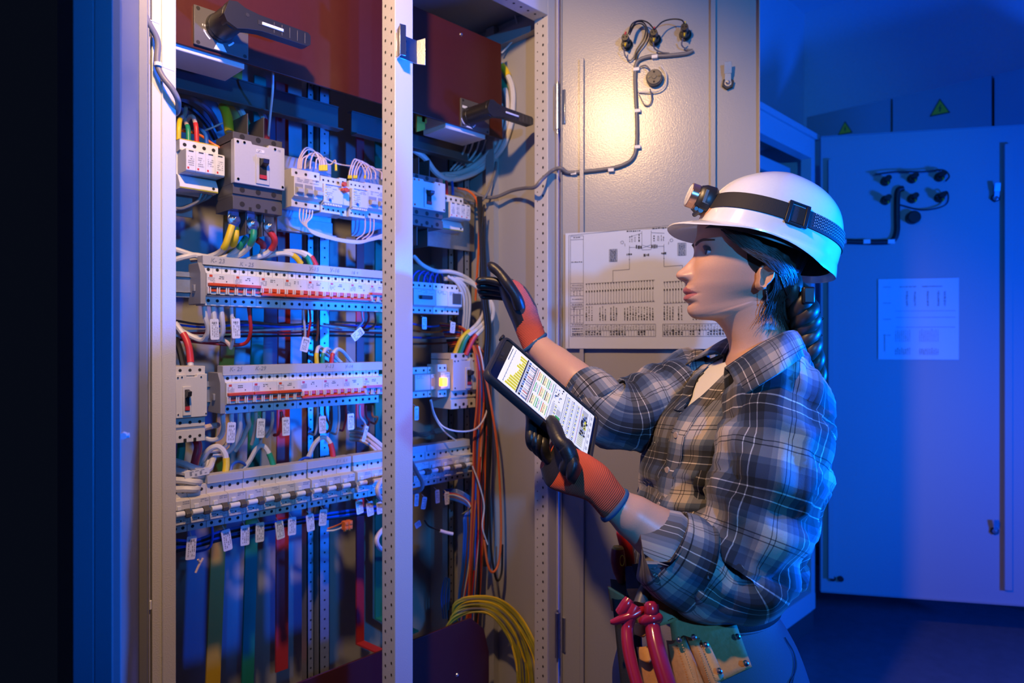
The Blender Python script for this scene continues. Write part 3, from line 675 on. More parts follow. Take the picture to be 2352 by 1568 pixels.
plate_thing('mounting_plate', 'grey steel plate behind the breaker and arrester of the side bay', 'plate', GALV, (1.0, 1.575, 1.66), (PY(1090, 784, 1.575).x, 1.579, 1.85))
plate_thing('mounting_plate', 'grey steel plate behind the surge arrester next to the frame post', 'plate', GALV, (.45, 1.60, 1.66), (.60, 1.604, 1.82))
G2 = 'devices of the side bay'
zr0, zr1 = PY(955, 710, 1.52).z, PY(955, 640, 1.52).z
module('circuit_breaker', x_(945), x_(996), 1.459, 1.547, 1.51, 'three-pole breaker with a single lever in the side bay, behind the perforated post', 4, G2, 'circuit breaker', 'lever', m=LGREY, seed=8)
module('phase_relay', x_(996.5), x_(1024), 1.459, 1.547, 1.51, 'white relay with an orange mark in the side bay', 2, G2, 'relay', 'none', m=WHITE, seed=9)
module('digital_meter', x_(1024.5), x_(1056), 1.459, 1.546, 1.51, 'white digital meter with dark display pointed at by the raised hand', 3, G2, 'meter', 'display', m=WHITE, seed=10)
module('circuit_breaker', x_(948), x_(984), 1.222, 1.308, 1.51, 'blue-lit two-pole module in the side bay near the orange lamp', 2, G2, 'circuit breaker', 'none', m=LGREY, seed=11)
module('relay', x_(984.5), x_(1002), 1.222, 1.308, 1.51, 'narrow module directly beside the glowing orange lamp', 2, G2, 'relay', 'none', m=CREAM, seed=12)
t = module('signal_module', x_(1010, 1.49), x_(1031, 1.49), 1.222, 1.315, 1.485, 'cream module with a glowing orange lamp window in the side bay', 2, G2, 'indicator', 'none', m=CREAM, seed=13)
AMB = mat('amber_lamp', (1.0, .30, .01), .3, emit=6)
c = PY(1021, 877, 1.475); mb = MB(); mb.box((c.x-.0095, 1.474, c.z-.0115), (c.x+.0095, 1.487, c.z+.0115)); mb.build('lamp_window', AMB, t, .001)
xs4 = [x_(940), x_(975), x_(1003), x_(1030), x_(1056), x_(1080)]
for k in range(5): breaker2(xs4[k], xs4[k+1]-xs4[k], '%s two-pole breaker of the side bay bottom row, counted from the perforated post' % ordn[k], 90+k, group='two-pole breakers of the side bay')
strip(x_(940), x_(976), 1.0705, 1.089, 'short blank strip above the side bay breakers beside the perforated post', []); strip(x_(976.5), x_(1075), 1.0705, 1.089, 'longer blank strip above the side bay bottom row', [])
# ================================================================ cables, wires and marker tags
def cpts(pts):
    out = []
    for px, py, y in pts:
        p = PY(px, py, y)
        out.append(p if p.x < 1.452 else PXW(px, py, 1.452))          # keep clear of the side wall
    return out
def cable(label, pts, r, m, sleeves=(), name='cable', cat='cable', group=None, n=8):
    P = cpts(pts); o = MB().tube(P, r, n).build(name, m); tag(o, label, cat, group)
    S = spline(P, 6)
    for a, b, sm, k in sleeves:           # a, b as fractions of the path
        i, j = int(a*(len(S)-1)), max(int(b*(len(S)-1)), int(a*(len(S)-1))+1)
        MB().tube(S[i:j+1], r*k, 10, per=0).build('sleeve', sm, o)
    return o
TH = 'thick supply cables under the large red panel'
cable('thick pale cable arching from the frame post to the red sleeve at the large breaker', [(396, 165, 1.62), (440, 170, 1.62), (510, 188, 1.62), (565, 216, 1.62), (597, 252, 1.60), (610, 290, 1.57), (611, 322, 1.56)], .0080, CABW, [(.78, 1, REDS, 1.12)], group=TH)
cable('thick pale cable arching to the middle pole of the large breaker, behind a grey barrier', [(396, 184, 1.63), (440, 187, 1.63), (500, 205, 1.63), (535, 230, 1.61), (557, 262, 1.58), (572, 300, 1.57)], .0080, CABW, [(.86, 1, GRN, 1.1)], group=TH)
cable('pale cable with a fat yellow sleeve entering the large dark breaker', [(450, 203, 1.66), (490, 215, 1.64), (510, 240, 1.60), (522, 268, 1.57), (527, 304, 1.555)], .0078, CABW, [(.55, 1, YEL, 1.45)], group=TH)
cable('thick blue-lit cable hanging low behind the surge arrester', [(396, 215, 1.70), (440, 225, 1.72), (480, 255, 1.74), (505, 300, 1.74)], .008, CABG)
cable('black cable sagging in shadow behind the surge arrester', [(396, 232, 1.72), (440, 250, 1.74), (475, 285, 1.75), (495, 320, 1.76)], .007, CABK)
cable('thin pale wire hanging straight down from the large red panel', [(627, 158, 1.47), (626, 210, 1.48), (621, 260, 1.52), (616, 318, 1.56)], .0028, CABW, name='wire', cat='wire')
SG = 'short leads into the top of the surge arrester'
cable('pale lead with a yellow sleeve looping into the surge arrester', [(427, 246, 1.66), (424, 264, 1.60), (414, 274, 1.565), (411, 292, 1.55), (410, 322, 1.55)], .0045, CABP, [(.5, 1, YEL, 1.15)], name='wire', cat='wire', group=SG)
cable('pale lead with a green sleeve looping into the surge arrester', [(422, 270, 1.60), (428, 284, 1.57), (432, 296, 1.555), (433, 324, 1.55)], .0045, CABP, [(.55, 1, GRN, 1.15)], name='wire', cat='wire', group=SG)
cable('pale lead with a red sleeve looping into the surge arrester', [(428, 284, 1.62), (434, 270, 1.59), (443, 268, 1.57), (449, 284, 1.555), (451, 298, 1.55), (452, 328, 1.55)], .0045, CABP, [(.6, 1, REDS, 1.15)], name='wire', cat='wire', group=SG)
cable('blue lead entering the last pole of the surge arrester', [(452, 296, 1.62), (464, 300, 1.58), (473, 312, 1.56), (475, 334, 1.55)], .0045, CABB, name='wire', cat='wire', group=SG)
cable('orange wire crossing behind the arrester leads to the large breaker', [(402, 298, 1.60), (440, 304, 1.59), (462, 312, 1.57), (485, 328, 1.55), (510, 342, 1.54)], .0030, CABO, name='wire', cat='wire')
cable('thin pink wire pair end reaching the large dark breaker', [(402, 293, 1.62), (455, 301, 1.60), (480, 296, 1.58), (512, 282, 1.57)], .0022, CABP, name='wire', cat='wire')
for k, (a, b) in enumerate((((412, 500), (455, 455)), ((430, 490), (468, 450)), ((440, 482), (482, 445)))):
    cable(['lowest', 'middle', 'topmost'][k]+' of the grey leads bending out below the surge arrester', [(402, 478+k*2, 1.58), (a[0]+10, a[1]-22+k*3, 1.57), (b[0], b[1]+6, 1.555), (b[0]+10, b[1]-18, 1.55)], .0036, CABG, name='wire', cat='wire', group='grey leads below the surge arrester')
# lugs of the large breaker, colour-sleeved cables fanning down
LG = 'colour-sleeved cables below the large breaker'
def lug(label, pts, sm, f=.42): return cable(label, pts, .0062, CABW, [(0, f, sm, 1.2)], group=LG)
lug('white cable with a long yellow sleeve below the first terminal bolt', [(533, 518, 1.50), (526, 540, 1.50), (516, 566, 1.51), (500, 582, 1.54), (470, 592, 1.57), (440, 596, 1.60)], YEL, .45)
lug('white cable with a short orange-yellow sleeve tucked behind the long yellow one', [(542, 522, 1.51), (541, 545, 1.51), (535, 562, 1.53), (520, 570, 1.57), (508, 585, 1.6)], YEL, .5)
lug('white cable with a green sleeve below the middle terminal bolt', [(583, 528, 1.50), (581, 548, 1.50), (570, 568, 1.52), (550, 585, 1.545), (520, 596, 1.56)], GRN, .42)
lug('white cable with a dark green sleeve slanting behind the barrier', [(566, 545, 1.53), (556, 560, 1.53), (545, 574, 1.545), (525, 588, 1.56), (490, 598, 1.58)], GRN, .45)
lug('white cable with a bright red sleeve curving below the third terminal bolt', [(621, 532, 1.50), (630, 548, 1.50), (629, 563, 1.51), (614, 581, 1.53), (585, 592, 1.55), (555, 598, 1.57)], REDS, .50)
lug('white cable with a deep red sleeve half hidden behind the bright red one', [(590, 550, 1.55), (603, 560, 1.55), (604, 572, 1.56), (598, 590, 1.58)], REDS, .6)
RG = 'white cables arching over the label strip'
cable('white cable arching right over the label strip to a yellow sleeve', [(560, 600, 1.60), (610, 588, 1.56), (650, 582, 1.545), (676, 588, 1.535), (692, 606, 1.535)], .0060, CABW, [(.74, 1, YEL, 1.15)], group=RG)
cable('white cable arching right over the label strip to a green sleeve', [(580, 598, 1.61), (630, 582, 1.57), (672, 577, 1.55), (702, 588, 1.54), (714, 608, 1.54)], .0060, CABW, [(.78, 1, GRN, 1.15)], group=RG)
cable('white cable arching right over the label strip to a red sleeve', [(590, 596, 1.62), (645, 579, 1.585), (690, 579, 1.56), (714, 590, 1.545), (726, 610, 1.54)], .0060, CABW, [(.78, 1, REDS, 1.15)], group=RG)
cable('upper of the two white cables coming from the frame post to the label strip', [(400, 572, 1.58), (425, 580, 1.57), (445, 586, 1.56), (475, 590, 1.56)], .0062, CABW)
cable('lower of the two white cables coming from the frame post to the label strip', [(400, 597, 1.57), (425, 590, 1.56), (450, 586, 1.56), (480, 592, 1.57)], .0062, CABW)
# below the upper orange-handled row
UG = 'cables dropping from the upper orange-handled row'
for k, (px, b, lb) in enumerate(((470, 478, 'first thick white cable dropping below the upper orange-handled row, bending back to the frame post'), (490, 494, 'second thick white cable dropping below the upper row, behind the first tag'), (508, 512, 'third thick white cable dropping below the upper row, right of the first tag'))):
    cable(lb, [(px-1, 700, 1.535), (px+2, 730, 1.535), (b, 752, 1.54), (b-3, 770, 1.55), (b-20, 780, 1.57), (402, 752+k*9, 1.60)], .0058, CABW, group=UG)
cable('slim white cable behind the second tag below the upper row', [(531, 703, 1.535), (533, 735, 1.54), (535, 775, 1.55), (530, 800, 1.57)], .0042, CABW, group=UG)
cable('red cable dropping from the upper row and sweeping back to the frame post', [(571, 705, 1.535), (574, 730, 1.54), (576, 760, 1.545), (567, 785, 1.56), (545, 792, 1.575), (490, 788, 1.59), (440, 783, 1.60), (402, 776, 1.61)], .0042, CABR, group=UG)
cable('pale cable end curving up beside the lower label strip', [(470, 778, 1.59), (500, 778, 1.58), (520, 785, 1.57), (532, 800, 1.57)], .0045, CABP, group=UG)
for k, (px, m, nm, e) in enumerate(((696, CABW, 'white', 701), (711, CABR, 'red', 709), (728, CABN, 'brown', 730))):
    cable('thin %s wire dropping below the upper row to the tilted tag' % nm, [(px, 708, 1.535), (px+2, 735, 1.54), (e, 765, 1.55), (e-3, 782, 1.56)], .0030, m, name='wire', cat='wire', group='thin wires below the upper row')
for k, (px, m, nm, mid, e) in enumerate(((831, CABW, 'white', (833, 738), (812, 755)), (846, CABR, 'red', (845, 738), (828, 752)), (861, CABN, 'brown', (862, 745), (838, 758)))):
    cable('thin %s wire curling below the upper row to the tag by the perforated post' % nm, [(px, 715, 1.535), (px+1, 727, 1.54), mid+(1.55,), (e[0]+9, e[1]-3, 1.56), e+(1.58,), (e[0]-70, e[1]-8, 1.62)], .0028, m, name='wire', cat='wire', group='thin wires below the upper row')
for k, (y, m, nm) in enumerate(((742, CABN, 'brown wire'), (748, CABB, 'blue wire'), (762, CABR, 'dark red wire'), (770, CABK, 'black wire'), (756, CABP, 'pale wire'))):
    cable('%s strung level behind the breakers between the two orange-handled rows' % nm, [(402, y-6+k*3, 1.64), (470, y+3, 1.645), (560, y+k*2-4, 1.65), (660, y+4-k, 1.655), (760, y-3+k, 1.66), (900, y+4, 1.66)], .0028, m, name='wire', cat='wire', group='level wires between the orange-handled rows')
cable('white cable with a red sleeve entering the cream breaker by the frame post', [(402, 742, 1.58), (412, 755, 1.57), (424, 772, 1.56), (433, 795, 1.55), (437, 822, 1.545), (438, 842, 1.54)], .0062, CABW, [(.36, .92, REDS, 1.2)])
cable('black cable entering the cream breaker by the frame post', [(404, 778, 1.59), (412, 800, 1.57), (422, 842, 1.55)], .0070, CABK)
# above the lower label strip
TG = 'looped leads above the lower orange-handled row'
cable('white loop with a yellow sleeve above the lower orange-handled row', [(728, 838, 1.53), (727, 815, 1.53), (731, 798, 1.54), (740, 800, 1.56), (760, 820, 1.59), (778, 838, 1.60)], .0048, CABW, [(0, .26, YEL, 1.15)], group=TG)
cable('white loop with a green sleeve above the lower orange-handled row', [(741, 838, 1.53), (742, 815, 1.53), (749, 801, 1.54), (760, 806, 1.56), (772, 822, 1.59), (790, 838, 1.60)], .0048, CABW, [(0, .26, GRN, 1.15)], group=TG)
cable('white loop with a red sleeve above the lower orange-handled row', [(761, 838, 1.53), (764, 815, 1.53), (774, 802, 1.54), (786, 806, 1.56), (798, 820, 1.59), (812, 836, 1.60)], .0048, CABW, [(0, .26, REDS, 1.15)], group=TG)
# below the lower orange-handled row
BG = 'cables dropping from the lower orange-handled row'
defs = [(512, 'first', [(513, 985), (505, 1004), (485, 1010), (458, 1000)], CABW, .0056), (532, 'second', [(533, 985), (527, 1010), (510, 1030), (480, 1036)], CABW, .0052), (551, 'third', [(550, 990), (540, 1018), (520, 1040), (490, 1046)], CABW, .0056), (570, 'fourth', [(572, 975), (565, 990), (556, 1012), (540, 1035)], CABW, .0052),
        (588, 'fifth', [(586, 975), (583, 1000), (578, 1020)], CABP, .004), (606, 'sixth', [(605, 980), (600, 1000), (598, 1020)], CABW, .004), (626, 'seventh', [(624, 978), (620, 990), (612, 1003)], CABP, .0040), (646, 'eighth', [(643, 985), (638, 997), (630, 999)], CABR, .0040)]
for px, o_, pts, m, r in defs:
    cable('%s cable dropping below the lower orange-handled row, counted from its end bracket' % o_, [(px, 945, 1.535), (px, 962, 1.535)]+[(a, b, 1.545+.015*i) for i, (a, b) in enumerate(pts)], r, m, group=BG)
for px, nm, e, m in ((729, 'white', (722, 998), CABW), (746, 'brown', (752, 992), CABN), (761, 'brown-grey', (756, 990), CABN), (778, 'white', (772, 996), CABP), (794, 'red', (787, 988), CABR), (826, 'white', (833, 985), CABW), (840, 'red', (843, 980), CABR), (855, 'orange-brown', (862, 972), CABO)):
    cable('%s wire hooking below the lower orange-handled row at %s' % (nm, {729: 'the fourth tag', 746: 'the right of the fourth tag', 761: 'the gap between two tags', 778: 'the left of the fifth tag', 794: 'the fifth tag', 826: 'the turned tag by the perforated post', 840: 'the turned tag, second of three', 855: 'the turned tag, last of three'}[px]), [(px, 930, 1.535), (px+1, 955, 1.54), (e[0]+5, e[1]-14, 1.55), e+(1.565,), (e[0]-12, e[1]-3, 1.60)], .0030, m, name='wire', cat='wire', group='thin wires below the lower row')
# loops above the bottom row
LO = 'big white loops above the bottom row'
cable('big white loop with a yellow sleeve above the bottom row', [(455, 1085, 1.60), (468, 1050, 1.58), (484, 1030, 1.565), (502, 1026, 1.555), (516, 1040, 1.545), (520, 1065, 1.54), (516, 1096, 1.535)], .0066, CABW, [(.76, 1, YEL, 1.15)], group=LO)
cable('big white loop with a green sleeve above the bottom row', [(525, 1096, 1.60), (552, 1084, 1.58), (572, 1060, 1.57), (588, 1032, 1.56), (602, 1023, 1.55), (614, 1034, 1.545), (624, 1056, 1.54), (630, 1078, 1.535)], .0056, CABW, [(.78, 1, GRN, 1.2)], group=LO)
cable('big white loop with a red sleeve above the bottom row', [(665, 1092, 1.60), (690, 1076, 1.58), (708, 1050, 1.57), (722, 1020, 1.56), (740, 1004, 1.55), (755, 1012, 1.545), (763, 1034, 1.54), (767, 1066, 1.535)], .0060, CABW, [(.78, 1, REDS, 1.2)], group=LO)
cable('thin blue wire arch beside the loop with the yellow sleeve', [(529, 1086, 1.54), (533, 1068, 1.55), (546, 1060, 1.56), (562, 1066, 1.57), (572, 1084, 1.58)], .0034, CABB, name='wire', cat='wire'); cable('thin blue wire arch at the foot of the loop with the red sleeve', [(681, 1074, 1.54), (688, 1058, 1.55), (702, 1051, 1.56), (716, 1054, 1.57), (722, 1064, 1.58)], .0034, CABB, name='wire', cat='wire')
for k in range(4):
    cable('%s bent white cable of the heap beside the frame post above the bottom row' % ordn[k], [(400, 1058+k*22, 1.56-.012*k), (425, 1066+k*19, 1.54-.01*k), (450, 1075+k*16, 1.53-.008*k), (478-k*8, 1078+k*12, 1.54), (490-k*10, 1052+k*8, 1.58)], .0072, CABW, group='heaped white cables beside the frame post')
cable('white cable with a knotted red sleeve under the cream breaker', [(443, 975, 1.54), (448, 1000, 1.54), (455, 1025, 1.54), (450, 1050, 1.54), (444, 1072, 1.545), (430, 1090, 1.56)], .0064, CABW, [(.22, .78, REDS, 1.35)])
cable('dark green sleeved cable under the cream breaker next to the frame post', [(418, 972, 1.56), (416, 1000, 1.56), (417, 1030, 1.56), (413, 1062, 1.56)], .0085, GRN)
cable('pale cable curving from the cream breaker toward the first tag', [(425, 1010, 1.58), (465, 985, 1.57), (485, 979, 1.58), (500, 976, 1.6)], .0068, CABP)
for k, (a, b) in enumerate(((1004, 1046), (1012, 1062), (992, 1030))):
    cable(['middle', 'lower', 'upper'][k]+' of the cables slanting behind the perforated post above the bottom row', [(805, a-5, 1.62), (835, a, 1.58), (860, a+18, 1.555), (885, b, 1.54), (915, b+20, 1.53)], .0066, CABW if k else CABP, group='cables slanting behind the perforated post')
cable('white cable loop bulging out beside the perforated post at the bottom row', [(905, 1092, 1.52), (882, 1098, 1.46), (868, 1118, 1.44), (870, 1138, 1.44), (885, 1152, 1.46), (910, 1160, 1.5)], .0062, CABW); cable('lower white cable loop bulging out beside the perforated post', [(905, 1206, 1.52), (882, 1214, 1.46), (866, 1235, 1.44), (869, 1254, 1.44), (884, 1264, 1.46), (910, 1270, 1.5)], .0062, CABW)
# relay wiring on the grey plate
RW = 'thin wires arched over the relays'
for k, (a, b, t) in enumerate(((684, 735, 340), (688, 739, 344), (700, 743, 352), (712, 746, 350), (692, 750, 356), (725, 772, 372))):
    cable('%s thin pink wire arched over the control breaker on the grey plate' % ordn[k], [(a, 388, 1.54), (a+3, 365, 1.545), (a+(b-a)*.35, t, 1.555), (a+(b-a)*.72, t+6, 1.555), (b-2, 368, 1.545), (b, 392, 1.54)], .0018, CABP, [(.93, 1, YEL, 1.7)], name='wire', cat='wire', group=RW)
for k, (a, b, t) in enumerate(((801, 838, 372), (806, 846, 374), (813, 852, 376), (818, 862, 380), (838, 876, 388))):
    cable('%s thin pink wire arched over the relay beside the perforated post' % ordn[k], [(a, 410, 1.54), (a+3, 390, 1.545), (a+(b-a)*.35, t-6, 1.555), (a+(b-a)*.72, t+2, 1.555), (b, 396, 1.545), (b, 412, 1.54)], .0018, CABP, [(0, .08, YEL, 1.7)], name='wire', cat='wire', group=RW)
cable('thin pink wire running along the grey plate over both relays', [(746, 362, 1.57), (775, 376, 1.575), (820, 383, 1.575), (900, 392, 1.575)], .0018, CABP, name='wire', cat='wire')
HG = 'thin wires hanging in a swag under the relays'
for k, (a, lo) in enumerate(((690, 0), (698, 3), (705, 6), (712, 9), (718, 12))):
    cable('%s thin wire of the swag hanging under the grey relay plate' % ordn[k], [(a, 472, 1.535), (a-2, 498, 1.53), (696+k*2, 515, 1.53), (720, 530+lo*.6, 1.53), (770, 546+lo*.5, 1.53), (820, 553+lo*.5, 1.53), (850, 548+lo*.4, 1.53), (905, 528+lo, 1.535)], .0017, CABP if k % 2 else CABW, name='wire', cat='wire', group=HG)
for k, (a, e) in enumerate(((836, 832), (848, 845), (856, 855))):
    cable('%s thin wire dropping from the relay beside the perforated post' % ordn[k], [(a, 488, 1.535), (a+3, 510, 1.53), (a, 535, 1.53), (e-14, 550, 1.53)], .0017, CABP, name='wire', cat='wire', group=HG)
# ---------------------------------------------------------------- side bay
SB = 'thick supply cables of the side bay'
cable('thick pale cable of the side bay with a yellow sleeve, nearest the side wall', [(1150, 148, 1.46), (1162, 165, 1.47), (1176, 200, 1.48), (1178, 240, 1.49), (1172, 290, 1.51), (1150, 345, 1.53), (1110, 385, 1.55), (1070, 405, 1.56), (1030, 412, 1.57), (1000, 395, 1.57), (975, 362, 1.57), (940, 338, 1.57)], .0085, CABW, [(.02, .13, YEL, 1.25)], group=SB)
cable('thick pale cable of the side bay with a green sleeve', [(1150, 188, 1.47), (1160, 205, 1.48), (1166, 240, 1.50), (1163, 290, 1.52), (1140, 345, 1.54), (1100, 385, 1.56), (1060, 406, 1.57), (1020, 404, 1.58)], .0080, CABW, [(.02, .16, GRN, 1.25)], group=SB)
cable('thick pale cable of the side bay passing under the rotary handle', [(1150, 240, 1.50), (1152, 290, 1.52), (1128, 345, 1.55), (1090, 380, 1.57), (1050, 398, 1.58), (1005, 402, 1.59)], .0080, CABW, group=SB)
for k in range(5):
    cable('%s thin blue-lit wire fanning below the side bay red panel' % ordn[k], [(1130-14*k, 320, 1.52), (1122-14*k, 345, 1.55), (1100-12*k, 370, 1.58), (1066-8*k, 392, 1.60)], .0030, CABW, name='wire', cat='wire', group='thin wires fanning below the side bay panel')
cable('thin pale wire hanging from the top rail down the side wall', [(1176, 5, 1.42), (1184, 40, 1.43), (1190, 65, 1.44), (1184, 85, 1.44), (1168, 105, 1.44), (1152, 122, 1.45)], .0026, CABW, name='wire', cat='wire')
cable('grey cable tied down the side wall under the pale supply cables', [(1140, 372, 1.50), (1137, 395, 1.48), (1125, 430, 1.48), (1112, 455, 1.49), (1100, 464, 1.51), (1078, 460, 1.54), (1065, 455, 1.56)], .0036, CABG)
# harness of the right door and along its hinge into the bay
def DR(px, py, h=.006): return PN(px, py, P1(0, h, 1), n1)
hp = [DR(1592, 116), DR(1575, 123), DR(1530, 128), DR(1490, 130), DR(1464, 142), DR(1459, 170), DR(1460, 220), DR(1463, 280), DR(1462, 335), DR(1452, 365), DR(1425, 381), DR(1385, 389), DR(1340, 394), DR(1305, 396, .010), DR(1288, 386, .02), PY(1268, 392, 1.24), PY(1245, 412, 1.24), PY(1228, 430, 1.262), PY(1205, 432, 1.33), PY(1175, 438, 1.40), PY(1140, 452, 1.46), PY(1112, 452, 1.50), PY(1080, 440, 1.54)]
o = MB().tube(hp, .0052, 10).build('cable_harness', CABG); tag(o, 'grey wire harness running down the open door and across the hinge into the cabinet', 'cable harness')
for q in ((1504, 131), (1462, 160), (1465, 255), (1465, 338), (1404, 391), (1318, 398)):
    p = DR(*q, .006); m2 = MB(); m2.obox(p, e1*.016, n1*.012, UP*.009); m2.build('cable_clip', WHITE, o, .0008)
cable('red-orange wire looping from the side bay arrester down beside the side wall', [(1050, 432, 1.55), (1075, 438, 1.53), (1094, 458, 1.50), (1101, 500, 1.49), (1100, 560, 1.50), (1095, 640, 1.51), (1092, 690, 1.52)], .0036, CABO, name='wire', cat='wire')
cable('black cable hanging beside the red-orange wire on the side wall', [(1112, 470, 1.47), (1107, 520, 1.47), (1104, 600, 1.48), (1102, 680, 1.49)], .0030, CABK)
SA = 'leads into the side bay arrester'
for k, (px, m, nm) in enumerate(((1020, GRN, 'green'), (1027, REDS, 'red'), (1040, CABB, 'blue'))):
    cable('short %s lead entering the side bay surge arrester' % nm, [(px-4, 408, 1.58), (px-1, 424, 1.56), (px, 450, 1.55)], .0042, m, name='wire', cat='wire', group=SA)
cable('thick pale cable winding over the side bay meter toward the side wall', [(950, 588, 1.58), (970, 608, 1.56), (1000, 622, 1.55), (1035, 624, 1.54), (1065, 634, 1.53), (1092, 655, 1.52), (1110, 685, 1.49), (1112, 715, 1.48), (1095, 745, 1.49), (1062, 775, 1.50), (1045, 812, 1.51)], .0060, CABW, [(.86, 1, YEL, 1.2)], group='sleeved cables into the cream breaker by the lamp')
cable('second pale cable looping past the side wall to a green sleeve', [(1020, 640, 1.55), (1060, 642, 1.53), (1098, 662, 1.51), (1121, 692, 1.47), (1122, 725, 1.47), (1100, 752, 1.48), (1072, 775, 1.49), (1056, 814, 1.50)], .0060, CABW, [(.84, 1, GRN, 1.2)], group='sleeved cables into the cream breaker by the lamp')
cable('third pale cable looping past the side wall to a red sleeve', [(1040, 636, 1.55), (1075, 646, 1.53), (1110, 668, 1.50), (1131, 700, 1.46), (1130, 732, 1.46), (1108, 756, 1.47), (1088, 778, 1.48), (1070, 815, 1.49)], .0060, CABW, [(.82, 1, REDS, 1.2)], group='sleeved cables into the cream breaker by the lamp')
for k in range(3):
    cable('%s pale cable bending down beside the digital meter' % ordn[k], [(1028+k*8, 634+k*2, 1.53), (1050+k*8, 650+k*2, 1.52), (1064+k*7, 680, 1.52), (1066+k*6, 720, 1.53), (1062+k*5, 770, 1.55)], .0045, CABW, group='pale cables beside the digital meter')
for k in range(5):
    cable('%s dark blue wire arched over the single-lever breaker of the side bay' % ordn[k], [(946+k*13, 650, 1.54), (950+k*13, 632, 1.55), (962+k*12, 622+k, 1.57), (976+k*10, 634, 1.58), (985+k*8, 652, 1.6)], .0028, CABB, name='wire', cat='wire', group='dark blue wires over the side bay breaker')
for k in range(4):
    cable('%s level wire behind the side bay between meter and orange lamp' % ordn[k], [(940, 742+k*16, 1.64), (990, 750+k*13, 1.64), (1040, 744+k*14, 1.62), (1095, 752+k*10, 1.56)], .0030, [CABB, CABO, CABB, CABN][k], name='wire', cat='wire', group='level wires of the side bay')
cable('white wire drooping in a wide arc below the orange lamp', [(990, 918, 1.53), (997, 948, 1.50), (1016, 978, 1.47), (1050, 990, 1.45), (1090, 986, 1.45), (1112, 960, 1.45), (1120, 925, 1.45), (1115, 880, 1.45), (1108, 830, 1.45), (1100, 795, 1.46)], .0024, CABW, name='wire', cat='wire'); cable('white wire drooping to the side bay bottom row', [(988, 918, 1.53), (998, 955, 1.52), (1020, 990, 1.51), (1048, 1012, 1.52)], .0024, CABW, name='wire', cat='wire')
for k in range(2): cable(['upper', 'lower'][k]+' pale coiled cable above the side bay bottom row', [(945, 1000-k*8, 1.62), (975, 996+k*4, 1.60), (1005, 992-k*6, 1.60), (1030, 990+k*6, 1.6), (1048, 1006, 1.61)], .0055, CABG)
# the long bundle beside the side wall
BU = 'wires of the long bundle down the side wall'
bm_ = [CABO, CABR, CABN, CABO, CABB, CABR, CABO, CABP, CABK, CABR, CABO, CABN]
nm_ = ['orange', 'red', 'brown', 'second orange', 'blue', 'second red', 'third orange', 'pale', 'black', 'third red', 'fourth orange', 'second brown']
for k in range(12):
    rnd = random.Random(k); dx = lambda: rnd.uniform(-4, 4)
    x = 1088+k*2.6
    cable('%s wire of the long bundle hanging down the side wall' % nm_[k], [(1010+k*2, 742+k*5, 1.62), (1052+k*2, 748+k*4, 1.56), (x-14+dx(), 768+k*3, 1.50), (x+4+dx(), 835, 1.46), (x+8+dx(), 920, 1.46), (x+2+dx(), 1010, 1.47), (x-2+dx(), 1110, 1.47), (x-6+dx(), 1230, 1.48), (x-14+dx(), 1370, 1.50), (x-20+dx(), 1480, 1.52)], .0026 if k != 8 else .004, bm_[k], name='wire', cat='wire', group=BU)
cable('orange wire drooping in a long loop against the side wall', [(1112, 850, 1.44), (1126, 920, 1.43), (1140, 1010, 1.42), (1148, 1110, 1.42), (1151, 1220, 1.42), (1146, 1290, 1.42), (1132, 1314, 1.42), (1120, 1295, 1.43), (1112, 1240, 1.44)], .0034, CABO, name='wire', cat='wire')
cable('black cable drooping below the long orange loop', [(1120, 1000, 1.44), (1124, 1150, 1.44), (1128, 1260, 1.44), (1140, 1330, 1.43), (1152, 1315, 1.43), (1154, 1250, 1.43)], .0034, CABK)
for k in range(3):
    cable('%s black cable against the side wall beside the wire bundle' % ordn[k], [(1098+k*3, 452, 1.49), (1104+k*4, 560, 1.47), (1108+k*5, 680, 1.46), (1116+k*5, 760, 1.45), (1112+k*4, 860, 1.45), (1122+k*3, 980, 1.45), (1118+k*2, 1130, 1.46), (1112+k*2, 1300, 1.47)], .0042, CABK, group='black cables against the side wall')
cable('white wire wandering down the wire bundle', [(1085, 1070, 1.46), (1100, 1110, 1.45), (1112, 1160, 1.45), (1108, 1210, 1.45), (1120, 1250, 1.45)], .0022, CABW, name='wire', cat='wire')
# blue bundle from the side bay bottom row
for k in range(9):
    m = [CABB, CABB, CABB, CABR, CABW, CABB, CABN, CABB, CABB][k]; nm = ['blue', 'second blue', 'third blue', 'red', 'white', 'fourth blue', 'brown', 'fifth blue', 'sixth blue'][k]
    cable('%s wire of the bundle arching from the side bay bottom row' % nm, [(1018, 1126+k*2.5, 1.545), (1045, 1124+k*3, 1.53), (1072+k*.5, 1136+k*3.5, 1.50), (1098-k*4, 1165+k*3, 1.49), (1102-k*4.5, 1220, 1.49), (1090-k*3.5, 1300, 1.50), (1074-k*2.5, 1370, 1.51), (1062-k*1.5, 1440, 1.53)], .0030, m, name='wire', cat='wire', group='wires arching from the side bay bottom row')
p = PY(1074, 1168, 1.485); tag(MB().tube([p+V((-.022, 0, -.012)), p+V((0, -.008, 0)), p+V((.026, 0, .012))], .0022, 6).build('cable_tie', CABK), 'black cable tie around the bundle from the side bay bottom row', 'cable tie')
